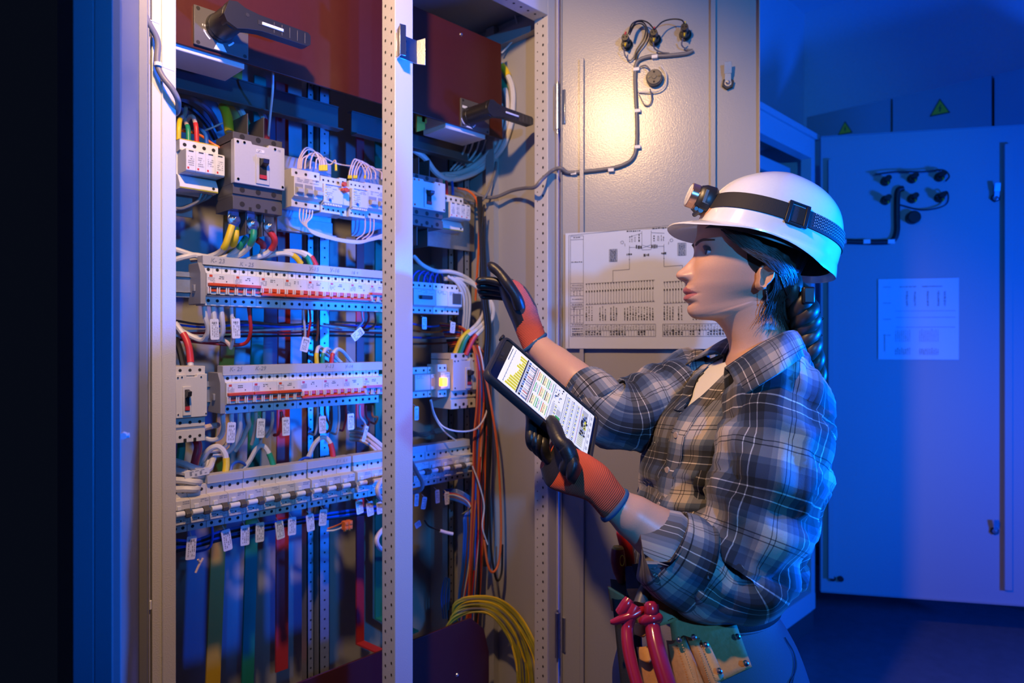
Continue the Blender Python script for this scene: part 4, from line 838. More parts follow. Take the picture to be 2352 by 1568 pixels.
# yellow-green earth wires
EW = 'yellow-green earth wires at the bottom'
for k in range(20):
    rnd = random.Random(100+k); j = lambda s=4: rnd.uniform(-s, s); o_ = k*3.4
    cable('%s yellow-green earth wire arching over the lower red panel' % (ordn+['thirteenth', 'fourteenth', 'fifteenth', 'sixteenth', 'seventeenth', 'eighteenth', 'nineteenth', 'twentieth'])[k], [(1020+k*1.5+j(6), 1450+j(), 1.50), (1045+j(), 1420-o_*.5, 1.48), (1085+j(), 1405-o_*.55, 1.45), (1125+o_*.3+j(), 1412-o_*.55, 1.41), (1160+o_*.6+j(), 1450-o_*.45, 1.38), (1180+o_*.85+j(), 1500-o_*.1, 1.36), (1188+o_*.9+j(), 1550, 1.35), (1190+o_*.92+j(), 1640, 1.35), (1186+o_*.9, 2020, 1.36)], .0032, [YG, YEL, YG, YG, CABB, YG][k % 6] if k % 6 != 4 else CABG, name='wire', cat='wire', group=EW)
cable('white cable end with a plug hanging over the side bay gap', [(975, 1195, 1.50), (985, 1208, 1.47), (1005, 1216, 1.45), (1022, 1222, 1.44), (1040, 1226, 1.43)], .0022, CABK, [(.62, 1, WHITE, 2.2)], name='wire', cat='wire')
cable('grey cable end bending out beside the perforated post in the side bay', [(945, 1060, 1.5), (958, 1085, 1.47), (970, 1108, 1.45), (966, 1124, 1.45), (945, 1132, 1.47)], .0056, CABG)
for k in range(3): cable('%s slack blue wire hanging in the gap of the side bay' % ordn[k], [(1018+k*5, 1420, 1.60), (1014+k*6, 1370, 1.60), (1022+k*5, 1328, 1.60), (1032, 1340+k*8, 1.60), (1030, 1400, 1.6)], .0022, CABB, name='wire', cat='wire', group='slack wires of the side bay')
for k in range(4): cable('%s dark wire running under the bottom breaker row' % ordn[k], [(402, 1240+k*9, 1.56), (450, 1240+k*5, 1.56), (520, 1216+k*7, 1.57), (620, 1200+k*5, 1.575), (720, 1184+k*4, 1.58), (880, 1160+k*5, 1.58)], .0032, CABK if k % 2 else CABB, name='wire', cat='wire', group='dark wires under the bottom row')
cable('blue wire hooking down under the bottom row by the frame post', [(487, 1208, 1.54), (488, 1235, 1.54), (480, 1258, 1.55), (455, 1266, 1.57), (430, 1270, 1.59)], .0028, CABB, name='wire', cat='wire')
cable('orange wire into the orange terminal block', [(752, 1214, 1.53), (770, 1208, 1.52), (788, 1200, 1.50)], .0022, CABO, name='wire', cat='wire'); cable('white wire into the orange terminal block', [(750, 1219, 1.53), (770, 1217, 1.52), (790, 1209, 1.50)], .0022, CABW, name='wire', cat='wire')
p = PY(798, 1206, 1.495); mb = MB()
for dx in (-.006, .006):
    for dz in (-.005, .006): mb.box((p.x+dx-.0052, 1.488, p.z+dz-.0052), (p.x+dx+.0052, 1.505, p.z+dz+.0052)); mb.cyl((p.x+dx, 1.488, p.z+dz), (p.x+dx, 1.4865, p.z+dz), .0038, n=12)
    mb.cyl((p.x+dx, 1.496, p.z-.009), (p.x+dx, 1.496, p.z-.014), .0045, n=12)
mb.box((p.x-.011, 1.49, p.z-.009), (p.x+.011, 1.503, p.z+.01))
tag(mb.build('terminal_block', mat('orange_plastic', (.85, .16, .01), .4), None, .0006), 'small orange terminal block hanging under the bottom row', 'terminal block')
p = PY(458, 1300, 1.52); mb = MB(); mb.tube([p+V((-.008, 0, -.012)), p+V((-.001, 0, .002)), p+V((.008, 0, .016))], .0026, 8); mb.tube([p+V((.002, 0, .006)), p+V((-.004, -.002, .016))], .0024, 8)
tag(mb.build('cable_tie', CABP, None), 'loose pale cable tie end hanging low by the frame post', 'cable tie')
# harness beside the left frame post
lp = [PY(320, -8, 1.235), PY(326, 20, 1.235), PY(343, 55, 1.235), PY(362, 95, 1.238), PY(361, 145, 1.238), PY(373, 175, 1.235), PY(396, 205, 1.23), PY(409, 232, 1.235), PY(407, 256, 1.26), PY(398, 262, 1.30)]
o = MB().tube(lp, .0050, 10).build('cable_harness', CABG); tag(o, 'grey wrapped cable hanging along the frame post beside the large red panel', 'cable harness')
for q, yy in (((328, 38), 1.236), ((363, 148), 1.236)):
    p = PY(*q, yy); m2 = MB(); m2.cyl(p-UP*.003, p+UP*.003, .0064, n=12); m2.tube([p, p+V((.012, -.004, -.004)), p+V((.024, -.006, -.006))], .0009, 6); m2.build('cable_tie', WHITE, o)
p = PY(314, 40, 1.25); m2 = MB(); m2.obox(p, (.014, 0, 0), (0, .012, 0), (0, 0, .030)); m2.build('tie_mount', WHITE, o, .002)
# ---------------------------------------------------------------- marker tags
def marker(px, py, y, w, h, rot, label, yaw=0, seed=0, group='white marker tags', lean=0):
    c = PY(px, py, y); r = math.radians(rot); q = math.radians(yaw)
    u = V((math.cos(q)*math.cos(r), math.sin(q), math.sin(r))).normalized(); nrm = V((math.sin(q), -math.cos(q), lean)).normalized()
    v = nrm.cross(u).normalized(); v = -v if v.z*math.cos(r) < 0 else v; nn = u.cross(v).normalized()
    if nn.y > 0: nn = -nn
    pts = []; cr = .003
    for sx, sy, a0 in ((1, 1, 0), (-1, 1, 90), (-1, -1, 180), (1, -1, 270)):
        for a in (0, 30, 60, 90): b = math.radians(a0+a); pts.append(c+u*(sx*(w/2-cr)+cr*math.cos(b))+v*(sy*(h/2-cr)+cr*math.sin(b)))
    o = MB().prism(pts, -nn*.0012).build('marker_tag', WHITE, None, 0, loc=c); tag(o, label, 'tag', group)
    mb = MB(); rnd = random.Random(seed); d = nn*.0003
    for k in range(4):
        x = -w*.3+w*.2*k; y0 = -h*.38
        while y0 < h*.2:
            l = rnd.uniform(.04, .16)*h
            if rnd.random() < .8: mb.face([c+d+u*(x)+v*y0, c+d+u*(x+w*.09)+v*y0, c+d+u*(x+w*.09)+v*(y0+l), c+d+u*x+v*(y0+l)])
            y0 += l+h*.03
    for k in range(3): mb.face([c+d+u*(-w*.3+w*.22*k)+v*h*.26, c+d+u*(-w*.14+w*.22*k)+v*h*.26, c+d+u*(-w*.14+w*.22*k)+v*h*.36, c+d+u*(-w*.3+w*.22*k)+v*h*.36])
    mb.build('printed_text', INKG, o)
    m2 = MB(); m2.tube([c+v*h*.42, c+v*h*.52+V((0, .006, 0)), c+v*h*.62+V((.002, .018, 0))], .0011, 6); m2.build('tie', CABW, o)
    return o
ta = 'white marker tags below the upper orange-handled row'; tb = 'white marker tags below the lower orange-handled row'; tc = 'white marker tags under the bottom row'; td = 'marker tags in the side bay'
marker(493, 756, 1.525, .019, .046, 2, 'upright white tag tied across three thick white cables under the upper row', seed=1, group=ta)
marker(542, 754, 1.525, .019, .045, 2, 'upright white tag on the slim white cable under the upper row', seed=2, group=ta)
marker(701, 791, 1.53, .021, .036, -14, 'tilted blue-lit tag hanging from the white and red wires under the upper row', seed=3, group=ta)
marker(822, 767, 1.53, .021, .038, -52, 'strongly slanted tag by the perforated post under the upper row', seed=4, group=ta)
for k, (px, py, r, h) in enumerate(((531, 993, -4, .046), (599, 983, -3, .045), (657, 979, 1, .044), (741, 975, 1, .043), (806, 968, 1, .042))):
    marker(px, py, 1.525, .019, h, r, '%s upright tag below the lower orange-handled row, counted from the cream breaker' % ordn[k], seed=10+k, group=tb)
marker(839, 996, 1.525, .010, .042, -18, 'edge-on turned tag below the lower orange-handled row by the perforated post', seed=16, yaw=0, group=tb)
marker(453, 1086, 1.515, .052, .015, 4, 'white tag lying level on the heaped cables beside the frame post', seed=17, group=tb)
for k, (px, py, r, h) in enumerate(((439, 1258, -4, .050), (521, 1240, 8, .048), (563, 1229, -1, .046), (597, 1222, -1, .045), (643, 1217, 7, .043), (671, 1208, -1, .043), (713, 1200, 5, .042), (742, 1188, -5, .040), (826, 1164, 8, .036), (850, 1168, 8, .038), (873, 1166, 5, .032))):
    marker(px, py, 1.525, .0205, h, r, '%s white tag hanging under the bottom breaker row, counted from the frame post' % (ordn)[k], seed=30+k, group=tc)
for k, (px, py, r, w, h, lb) in enumerate(((975, 742, 0, .016, .034, 'blue-lit tag under the single-lever breaker of the side bay'), (1040, 752, -6, .018, .032, 'white tag hanging under the digital meter'), (957, 949, 0, .014, .038, 'blue tag beside the perforated post below the orange lamp'), (1005, 1140, 3, .015, .038, 'blue-white tag under the side bay bottom row'), (1027, 1144, 3, .017, .036, 'bright printed tag beside the blue wire bundle'), (957, 1148, -4, .014, .034, 'dim tag close to the perforated post under the side bay bottom row'), (974, 1155, -12, .016, .034, 'dim tilted tag under the side bay bottom row'), (960, 1204, -68, .018, .020, 'small dim tag turned sideways beside the perforated post'))):
    marker(px, py, 1.515, w, h, r, lb, seed=50+k, group=td)

# ================================================================ things on the doors
def pilot(px, py, py_, label, zr=1, s=1.0):
    pass
def lampholder(px, py, Pf, e, n, label, s=1.0, tip=None, group='pilot lamp holders of the open door'):
    b = PN(px, py, Pf(0, .02*s, 1), n)-n*.02*s
    t = thing('lamp_holder', b, label, 'lamp holder', group)
    mb = MB(); mb.cyl(b, b+n*.006*s, .016*s, n=24); mb.cyl(b+n*.006*s, b+n*.022*s, .0125*s, .0115*s, 20); mb.build('nut', BLACK, t, .0006)
    mb = MB(); u = b+UP*.005*s; mb.cyl(u+n*.02*s, u+n*.042*s, .0105*s, .0095*s, 20); mb.cyl(b-UP*.009*s+n*.02*s, b-UP*.009*s+n*.034*s, .006*s, n=14)
    mb.build('socket', BLACK, t, .0006)
    mb = MB()
    for d in (-.004, .004): mb.cyl(u+e*d*s+n*.042*s, u+e*d*s+n*.0435*s, .0017*s, n=10)
    mb.build('contact_hole', HOLE_SHADE, t)
    a = b-UP*.009*s+n*.034*s; MB().cyl(a, a+n*.004*s-UP*.008*s, .0022*s, n=10).build('wire_ferrule', YEL, t)
    if tip: a = u+UP*.006*s+n*.040*s; MB().cyl(a, a+n*.003*s+UP*.007*s+e*.003, .0022*s, n=10).build('wire_ferrule', tip, t)
    return b
LHG = 'pilot lamp holders of the open door'
k1 = lampholder(1438, 97, P1, e1, n1, 'black pilot lamp holder on the grey door, nearest the hinge', tip=REDS)
k2 = lampholder(1503, 86, P1, e1, n1, 'black pilot lamp holder in the middle of three on the grey door', tip=REDS)
k3 = lampholder(1573, 74, P1, e1, n1, 'black pilot lamp holder on the grey door, nearest the door lock', tip=YEL)
def dwire(label, pts, r=.0018, m=None):
    P = [DR(px, py, h) for px, py, h in pts]; o = MB().tube(P, r, 7).build('wire', m or CABG); return tag(o, label, 'wire', 'thin wires of the door lamp holders')
dwire('dark wire arched from the first to the middle lamp holder', [(1443, 78, .045), (1452, 55, .04), (1470, 47, .03), (1488, 52, .035), (1503, 68, .045)], m=CABK)
dwire('dark wire arched from the middle to the last lamp holder', [(1505, 66, .045), (1522, 50, .04), (1545, 44, .035), (1565, 46, .04), (1572, 54, .045)], m=CABK)
dwire('dark wire dropping from the first lamp holder into the harness', [(1446, 80, .045), (1458, 58, .035), (1474, 55, .025), (1483, 68, .02), (1478, 90, .012), (1462, 115, .008), (1458, 135, .006)], m=CABK)
dwire('second dark wire dropping into the harness beside the first holder', [(1444, 76, .045), (1460, 52, .035), (1478, 52, .025), (1487, 70, .02), (1482, 95, .012), (1466, 120, .008), (1461, 140, .006)], m=CABK)
dwire('grey wire looping under the first lamp holder', [(1432, 108, .038), (1436, 128, .02), (1446, 139, .01), (1455, 132, .008), (1458, 125, .008)])
dwire('grey wire from under the middle lamp holder to the harness', [(1500, 98, .038), (1504, 112, .02), (1520, 120, .008), (1538, 122, .006)])
dwire('grey wire from under the last lamp holder to the harness', [(1568, 88, .038), (1566, 104, .02), (1576, 112, .01), (1588, 114, .008)])
dwire('grey wire looping below the round black socket', [(1493, 204, .02), (1497, 225, .01), (1492, 240, .006), (1480, 240, .006), (1468, 218, .006)])
dwire('grey wire from the harness over the round black socket', [(1462, 160, .006), (1474, 152, .008), (1484, 151, .015), (1493, 160, .022)])
dwire('pale wire curling round the far side of the round black socket', [(1518, 150, .012), (1530, 170, .01), (1528, 195, .01), (1508, 210, .01), (1466, 212, .006)], m=CABW)
b = PN(1503, 179, P1(0, .012, 1), n1)-n1*.012
t = thing('round_socket', b, 'round black two-screw socket on the grey door under the lamp holders', 'socket')
mb = MB(); mb.cyl(b, b+n1*.018, .0215, n=40); mb.cyl(b+n1*.018, b+n1*.022, .0205, .019, 40); mb.cyl(b+n1*.022, b+n1*.024, .006, n=20)
mb.obox(b+n1*.0225, e1*.036, n1*.001, UP*.002); mb.build('body', DARK, t, .001)
mb = MB()
for s in (-1, 1): c = b+n1*.022+e1*.0135*s; mb.cyl(c, c+n1*.002, .0028, n=14)
mb.build('terminal_screw', CHROME, t)
mb = MB()
for s in (-1, 1): mb.disc(b+n1*.0224+UP*.013*s, n1, .0028, 12)
mb.build('contact_hole', HOLE_SHADE, t)
for k, (px, py) in enumerate(((2037, 414), (2099, 408), (2162, 404), (2037, 458), (2099, 454), (2162, 452))):
    lampholder(px, py, P2, e2, n2, 'dim black lamp holder on the far open door, %s row, %s' % ('upper' if k < 3 else 'lower', ['nearest its hinge', 'middle', 'nearest its lock'][k % 3]), s=1.35, group='lamp holders of the far open door')
def DR2(px, py, h=.008): return PN(px, py, P2(0, h, 1), n2)
o = MB().tube([DR2(1900, 553), DR2(1960, 555), DR2(2020, 556), DR2(2050, 552), DR2(2060, 530), DR2(2060, 490), DR2(2062, 440), DR2(2075, 432)], .013, 10).build('cable_harness', CABK); tag(o, 'dark cable harness bent across the far open door, lit blue', 'cable harness')
for px in (1935, 1990, 2046): m2 = MB(); m2.obox(DR2(px, 555, .012), e2*.03, n2*.02, UP*.02); m2.build('cable_clip', WHITE, o, .001)
for lb, pts in (('thin wire looping round the upper lamp holders of the far door', [(2010, 400, .03), (2060, 394, .03), (2120, 394, .03), (2165, 390, .03), (2180, 404, .03), (2172, 416, .03)]), ('thin wire looping round the lower lamp holders of the far door', [(2150, 452, .03), (2175, 440, .03), (2172, 470, .02), (2120, 482, .015), (2065, 470, .01)])):
    tag(MB().tube([DR2(*q) for q in pts], .0035, 6).build('wire', CABK), lb, 'wire')
b = PN(2098, 499, P2(0, .02, 1), n2)-n2*.02; mb = MB(); mb.cyl(b, b+n2*.03, .030, n=32); mb.cyl(b+n2*.03, b+n2*.035, .026, n=32)
tag(mb.build('round_socket', BLACK, None, .002), 'round black socket on the far open door under its lamp holders', 'socket')
# ---------------------------------------------------------------- wiring diagrams
def diagram(O, U_, V_, n, w, h, label, scale_ink, seed, m=PAPER):
    """paper sheet: O lower corner, U_ along, V_ up; prints drawn as thin raised ink"""
    Q = lambda u, v, d=.0011: O+U_*u+V_*v+n*d
    R = []
    for i in range(13):
        u = w*i/12; b = .0006+.0012*math.sin(i*.9)**2
        R.append([Q(u, 0, b*.6), Q(u, h, b), Q(u, h, b+.0004), Q(u, 0, b*.6+.0004)])
    o = MB().rings(R).build('wiring_diagram', m, None, 0, loc=O); tag(o, label, 'diagram')
    mb = MB(); rnd = random.Random(seed); D = .0026
    def line(u0, v0, u1, v1, t=.0007):
        d = V((u1-u0, v1-v0)).normalized(); px_, py_ = -d.y*t/2, d.x*t/2
        mb.face([Q(u0+px_, v0+py_, D), Q(u0-px_, v0-py_, D), Q(u1-px_, v1-py_, D), Q(u1+px_, v1+py_, D)])
    def rect(u0, v0, u1, v1, t=.0007): line(u0, v0, u1, v0, t); line(u1, v0, u1, v1, t); line(u1, v1, u0, v1, t); line(u0, v1, u0, v0, t)
    def fill(u0, v0, u1, v1): mb.face([Q(u0, v0, D), Q(u1, v0, D), Q(u1, v1, D), Q(u0, v1, D)])
    def vtext(u, v0, v1, wd=.0022):
        v = v0
        while v < v1: l = rnd.uniform(.002, .007); fill(u-wd/2*rnd.uniform(.4, 1), v, u+wd/2*rnd.uniform(.4, 1), v+l); v += l+rnd.uniform(.001, .003)
    def htext(u0, u1, v, t=.0022):
        u = u0
        while u < u1: l = rnd.uniform(.002, .006); fill(u, v-t/2*rnd.uniform(.5, 1), min(u+l, u1), v+t/2*rnd.uniform(.5, 1)); u += l+rnd.uniform(.0008, .002)
    return o, mb, line, rect, fill, vtext, htext
pl = P1(0, .0, 1)
a = PN(1299, 800, P1(0, .014, 1), n1); tl = PN(1297, 536, P1(0, .014, 1), n1)
wp, hpz = .455, tl.z-a.z
o, mb, line, rect, fill, vtext, htext = diagram(a, e1, UP, n1, wp, hpz, 'large white wiring diagram sheet taped to the grey door behind the woman', 1, 5)
S = lambda zx: (zx-272)*hpz/1235; T_ = lambda zy: (1400-zy)*hpz/1235   # sheet pixels of the close-up to metres
line(S(310), T_(190), S(310), T_(1390)); line(S(310), T_(190), .445, T_(118)+.004)
rect(S(328), T_(1270), S(468), T_(200)); htext(S(360), S(435), T_(216)); line(S(328), T_(238), S(468), T_(238)); htext(S(338), S(460), T_(478), .003)
for v in (705, 745, 782, 838, 912, 944, 980, 1130, 1165): line(S(328), T_(v), S(468), T_(v))
for v in (725, 762, 874, 930, 958, 1146, 1190, 1215, 1240, 1255): htext(S(345), S(460), T_(v), .0018 if v < 1180 else .003)
line(S(398), T_(980), S(398), T_(1130)); line(S(398), T_(782), S(398), T_(838)); line(S(328), T_(1045), S(468), T_(1045))
for u, v0, v1 in ((365, 1035, 985), (430, 1035, 985), (365, 1120, 1055), (430, 1120, 1055), (365, 832, 790), (430, 832, 790)): vtext(S(u), T_(v0), T_(v1))
for u, v in ((745, 485), (1446, 448)):
    rect(S(u), T_(v), S(u+82), T_(v-128))
    for k in range(1, 9): line(S(u), T_(v-14*k), S(u+82), T_(v-14*k), .0005)
    for k in range(1, 5): line(S(u+16*k), T_(v), S(u+16*k), T_(v-128), .0005)
    for k in range(9): htext(S(u+8), S(u+74), T_(v-7-14*k), .0016)
for sx in (-1, 1):
    c = 1131; X_ = lambda d: S(c+sx*d)
    line(X_(48), T_(180), X_(48), T_(370)); line(X_(48), T_(200), X_(180), T_(238 if sx < 0 else 212)); htext(min(X_(60), X_(205)), max(X_(60), X_(205)), T_(176 if sx < 0 else 158), .004)
    line(X_(176), T_(325), X_(176), T_(555)); line(X_(48), T_(345), X_(176), T_(345)); htext(min(X_(50), X_(110)), max(X_(50), X_(110)), T_(345), .012)
    vtext(X_(150), T_(290), T_(235)); vtext(X_(172), T_(290), T_(240)); vtext(X_(76), T_(290), T_(230), .004); rect(min(X_(112), X_(125)), T_(285), max(X_(112), X_(125)), T_(240))
    for k in range(10):
        a0, a1 = math.pi*2*k/10, math.pi*2*(k+1)/10; line(X_(252)+.004*math.cos(a0), T_(288)+.004*math.sin(a0), X_(252)+.004*math.cos(a1), T_(288)+.004*math.sin(a1))
    line(X_(225), T_(300), X_(222), T_(330)); htext(min(X_(150), X_(205)), max(X_(150), X_(205)), T_(418), .006); fill(X_(176)-.0012, T_(474), X_(176)+.0012, T_(468))
    line(X_(48), T_(325), S(c-sx*48), T_(358))
line(S(1083), T_(375), S(1180), T_(375)); htext(S(1100), S(1160), T_(430), .008)
line(S(955), T_(555), S(955), T_(572)); line(S(955), T_(572), S(782), T_(580)); line(S(782), T_(580), S(782), T_(705)); line(S(1307), T_(555), S(1492), T_(548)); line(S(1492), T_(548), S(1494), T_(670))
def feeders(u0, u1, n, skip):
    line(S(u0), T_(712), S(u1), T_(690)); line(S(u0), T_(935), S(u1), T_(912))
    for k in range(n):
        u = S(u0+(u1-u0)*(k+.3)/n); v0, v1 = T_(712-22*k/n), T_(935-22*k/n)
        fill(u-.0012, v0-.003, u+.0012, v0); line(u, v0, u, T_(735), .0005); line(u, T_(735), u+.002, T_(770), .0005); fill(u-.0016, T_(805-20*k/n), u+.0016, T_(785-20*k/n)); line(u, T_(800), u, v1, .0005); line(u, v1, u+.003, v1+.004, .0007)
        if k not in skip: vtext(u, T_(1105), T_(1040), .004); vtext(u, T_(1030), T_(970), .0022)
        line(u+.0028, T_(1265), u+.0028, T_(1150), .0004)
        if rnd4.random() < .72: vtext(u, T_(1258), T_(1222), .005)
        vtext(u, T_(1205), T_(1165), .0016)
    rect(S(u0)-.002, T_(1272), S(u1)+.002, T_(1145)); line(S(u0), T_(1212), S(u1), T_(1206))
rnd4 = random.Random(4)
feeders(492, 1215, 25, (3, 4, 8, 12, 13)); feeders(1302, 2080, 27, (4, 7, 8, 9, 15, 16))
mb.build('print', INK, o)
a = PN(2017, 825, P2(0, .004, 1), n2); tl = PN(2017, 641, P2(0, .004, 1), n2); br_ = PN(2202, 826, P2(0, .004, 1), n2)
o, mb, line, rect, fill, vtext, htext = diagram(a, e2, UP, n2, (br_-a).length, tl.z-a.z, 'smaller wiring diagram sheet taped to the far open door, lit blue', 1, 9)
w_, h_ = (br_-a).length, tl.z-a.z
for k in range(4): htext(w_*.06, w_*.16, h_*(.9-.2*k), .004); vtext(w_*.08, h_*.1, h_*.3, .003)
for u0, u1 in ((.27, .48), (.55, .80)): htext(w_*u0, w_*u1, h_*.90, .006)
for v in (.60, .52, .40): htext(w_*.22, w_*.96, h_*v, .003)
for k in range(22):
    u = w_*(.22+.55*k/22)
    if k not in (8, 9, 10, 11): vtext(u, h_*.22, h_*.36, .003); vtext(u, h_*.06, h_*.13, .005)
for u in (.36, .46, .62, .75, .83): vtext(w_*u, h_*.66, h_*.84, .010)
mb.build('print', INKG, o)
# ================================================================ the woman
SKIN = mat('skin', (.60, .335, .225), .40, 0, .12, 500, .06, sss=.12)
LIP = mat('lip', (.42, .13, .12), .32, 0, .1, 400)
HAIRM = mat('dark_brown_hair', (.048, .029, .020), .42, 0, 0, 60, .4)
HELM = mat('white_helmet_shell', (.78, .79, .82), .16, coat=.5)
STRAP = mat('black_elastic', (.016, .014, .015), .7, 0, .5, 900)
DENIM = mat('pale_denim', (.17, .16, .22), .75, 0, .5, 700, .10)
LEATH = mat('tan_leather', (.50, .235, .075), .6, 0, .6, 160, .18)
LEATHD = mat('leather_edge', (.62, .30, .09), .55, 0, .3, 200, .12)
TOOLR = mat('insulated_red', (.42, .014, .035), .22, coat=.3)
def uvmat(name, build):
    m = bpy.data.materials.new(name); m.use_nodes = True; t = m.node_tree; b = t.nodes['Principled BSDF']
    uv = t.nodes.new('ShaderNodeUVMap'); sep = t.nodes.new('ShaderNodeSeparateXYZ'); t.links.new(uv.outputs[0], sep.inputs[0]); build(t, b, sep, uv); MATS[name] = m; return m
def mathn(t, op, a, b=None):
    n = t.nodes.new('ShaderNodeMath'); n.operation = op
    for i, v in enumerate((a, b)):
        if v is None: continue
        if isinstance(v, (int, float)): n.inputs[i].default_value = v
        else: t.links.new(v, n.inputs[i])
    return n.outputs[0]
def plaid(t, b, sep, uv):
    N, K, T_, Wl, B = (.035, .055, .105), (.004, .005, .007), (.54, .45, .38), (.88, .79, .70), (.11, .145, .21)
    stops = [(0, N), (.09, K), (.185, Wl), (.20, K), (.305, Wl), (.32, K), (.41, N), (.49, B), (.57, T_), (.69, K), (.702, T_), (.745, K), (.757, T_), (.87, B), (.94, N)]
    out = []
    for k, ax in enumerate(('X', 'Y')):
        f = mathn(t, 'FRACT', mathn(t, 'MULTIPLY', sep.outputs[ax], 1/.112 if k == 0 else 1/.120))
        r = t.nodes.new('ShaderNodeValToRGB'); r.color_ramp.interpolation = 'CONSTANT'; e = r.color_ramp.elements
        for i, (p, c) in enumerate(stops):
            q = e[i] if i < 2 else e.new(p); q.position = p; q.color = (*c, 1)
        t.links.new(f, r.inputs[0]); out.append(r.outputs[0])
    mx = t.nodes.new('ShaderNodeMix'); mx.data_type = 'RGBA'; mx.inputs[0].default_value = .5
    t.links.new(out[0], mx.inputs[6]); t.links.new(out[1], mx.inputs[7])
    mm = t.nodes.new('ShaderNodeMix'); mm.data_type = 'RGBA'; mm.blend_type = 'MULTIPLY'; mm.inputs[0].default_value = 1
    t.links.new(out[0], mm.inputs[6]); t.links.new(out[1], mm.inputs[7]); gm = t.nodes.new('ShaderNodeGamma'); gm.inputs[1].default_value = .5; t.links.new(mm.outputs[2], gm.inputs[0])
    mx2 = t.nodes.new('ShaderNodeMix'); mx2.data_type = 'RGBA'; mx2.inputs[0].default_value = .7; t.links.new(mx.outputs[2], mx2.inputs[6]); t.links.new(gm.outputs[0], mx2.inputs[7]); mx = mx2
    n = t.nodes.new('ShaderNodeTexNoise'); n.inputs['Scale'].default_value = 900; t.links.new(uv.outputs[0], n.inputs['Vector'])
    m2 = t.nodes.new('ShaderNodeMix'); m2.data_type = 'RGBA'; m2.blend_type = 'MULTIPLY'; m2.inputs[0].default_value = .35
    t.links.new(mx.outputs[2], m2.inputs[6]); t.links.new(n.outputs['Color'], m2.inputs[7])
    t.links.new(m2.outputs[2], b.inputs['Base Color']); b.inputs['Roughness'].default_value = .9; b.inputs['Sheen Weight'].default_value = .15
    bp = t.nodes.new('ShaderNodeBump'); bp.inputs['Strength'].default_value = .4; bp.inputs['Distance'].default_value = .0006
    t.links.new(n.outputs['Fac'], bp.inputs['Height']); t.links.new(bp.outputs[0], b.inputs['Normal'])
FLANNEL = uvmat('plaid_flannel', plaid)
def knit(t, b, sep, uv):
    w = mathn(t, 'SINE', mathn(t, 'MULTIPLY', sep.outputs['Y'], 2*math.pi/.0028))
    r = t.nodes.new('ShaderNodeMapRange'); r.inputs[1].default_value = -1; r.inputs[2].default_value = 1; r.inputs[3].default_value = .72; r.inputs[4].default_value = 1
    t.links.new(w, r.inputs[0]); h = t.nodes.new('ShaderNodeHueSaturation'); h.inputs['Color'].default_value = (.60, .085, .035, 1); t.links.new(r.outputs[0], h.inputs['Value'])
    t.links.new(h.outputs[0], b.inputs['Base Color']); b.inputs['Roughness'].default_value = .85
    bp = t.nodes.new('ShaderNodeBump'); bp.inputs['Strength'].default_value = .35; bp.inputs['Distance'].default_value = .0012
    t.links.new(w, bp.inputs['Height']); t.links.new(bp.outputs[0], b.inputs['Normal'])
KNIT = uvmat('orange_knit', knit)
COAT = mat('black_glove_coating', (.012, .012, .013), .42, 0, .35, 260)
HEM = mat('blue_hem', (.015, .085, .20), .8, 0, .4, 500)

def interp(T, x):
    """smooth interpolation through a table of (x, y)"""
    if x <= T[0][0]: return T[0][1]
    if x >= T[-1][0]: return T[-1][1]
    for i in range(len(T)-1):
        if x <= T[i+1][0]: break
    x0, y0 = T[i]; x1, y1 = T[i+1]
    s = lambda a, b: (b[1]-a[1])/(b[0]-a[0])
    d = s(T[i], T[i+1]); dl = s(T[i-1], T[i]) if i > 0 else d; dr = s(T[i+1], T[i+2]) if i+2 < len(T) else d
    m0 = 0 if dl*d <= 0 else 2*dl*d/(dl+d); m1 = 0 if dr*d <= 0 else 2*dr*d/(dr+d)
    h = x1-x0; t = (x-x0)/h
    return y0*(2*t**3-3*t*t+1)+m0*h*(t**3-2*t*t+t)+y1*(-2*t**3+3*t*t)+m1*h*(t**3-t*t)
DM = 1.20
ZS = 1/6.533*DM/1568                      # metres per unit of the face close-up
HC = PD(1540, 520, DM)
def HP(zx, zy, c): return HC+RT*(zx*ZS)-UP*(zy*ZS)-FW*c       # c: metres from the middle of the face toward the camera side
person = thing('person', V((HC.x+.10, HC.y, 0)), 'woman in plaid flannel shirt holding a tablet and raising one gloved hand', 'person')
# ---------------------------------------------------------------- head, neck and trunk in one surface
FRONT = [(-600, 1230), (-560, 950), (-450, 690), (-250, 500), (-50, 432), (115, 418), (170, 400), (225, 376), (260, 366), (330, 368), (400, 362), (500, 345), (600, 320), (700, 290), (830, 250), (880, 235), (950, 226), (1060, 228), (1125, 234), (1170, 242), (1200, 248), (1240, 256), (1290, 268), (1340, 300), (1375, 350), (1395, 420), (1403, 520), (1410, 640), (1425, 690), (1470, 740), (1530, 790), (1640, 850), (1744, 893), (1860, 905), (1960, 880), (2080, 850), (2300, 660), (2700, 460), (3400, 360)]
BACKT = [(-600, 1270), (-560, 1560), (-450, 1800), (-250, 1940), (-50, 1985), (115, 1985), (330, 1970), (500, 1930), (700, 1840), (830, 1770), (950, 1710), (1100, 1660), (1300, 1640), (1500, 1660), (1744, 1720), (1900, 1790), (2080, 1940), (2300, 2080), (2700, 2150), (3400, 2080)]
WID = [(-600, .002), (-560, .036), (-450, .056), (-250, .068), (-50, .073), (200, .0745), (400, .0735), (600, .071), (830, .066), (1000, .061), (1170, .056), (1290, .053), (1375, .052), (1470, .051), (1600, .050), (1744, .051), (1860, .056), (1960, .075), (2080, .088), (2300, .105), (2700, .125), (3400, .14)]
NOSE = [(330, 0), (400, 6), (450, 12), (500, 44), (560, 84), (610, 118), (650, 155), (685, 189), (720, 196), (755, 181), (785, 148), (812, 95), (832, 46), (855, 18), (885, 0)]
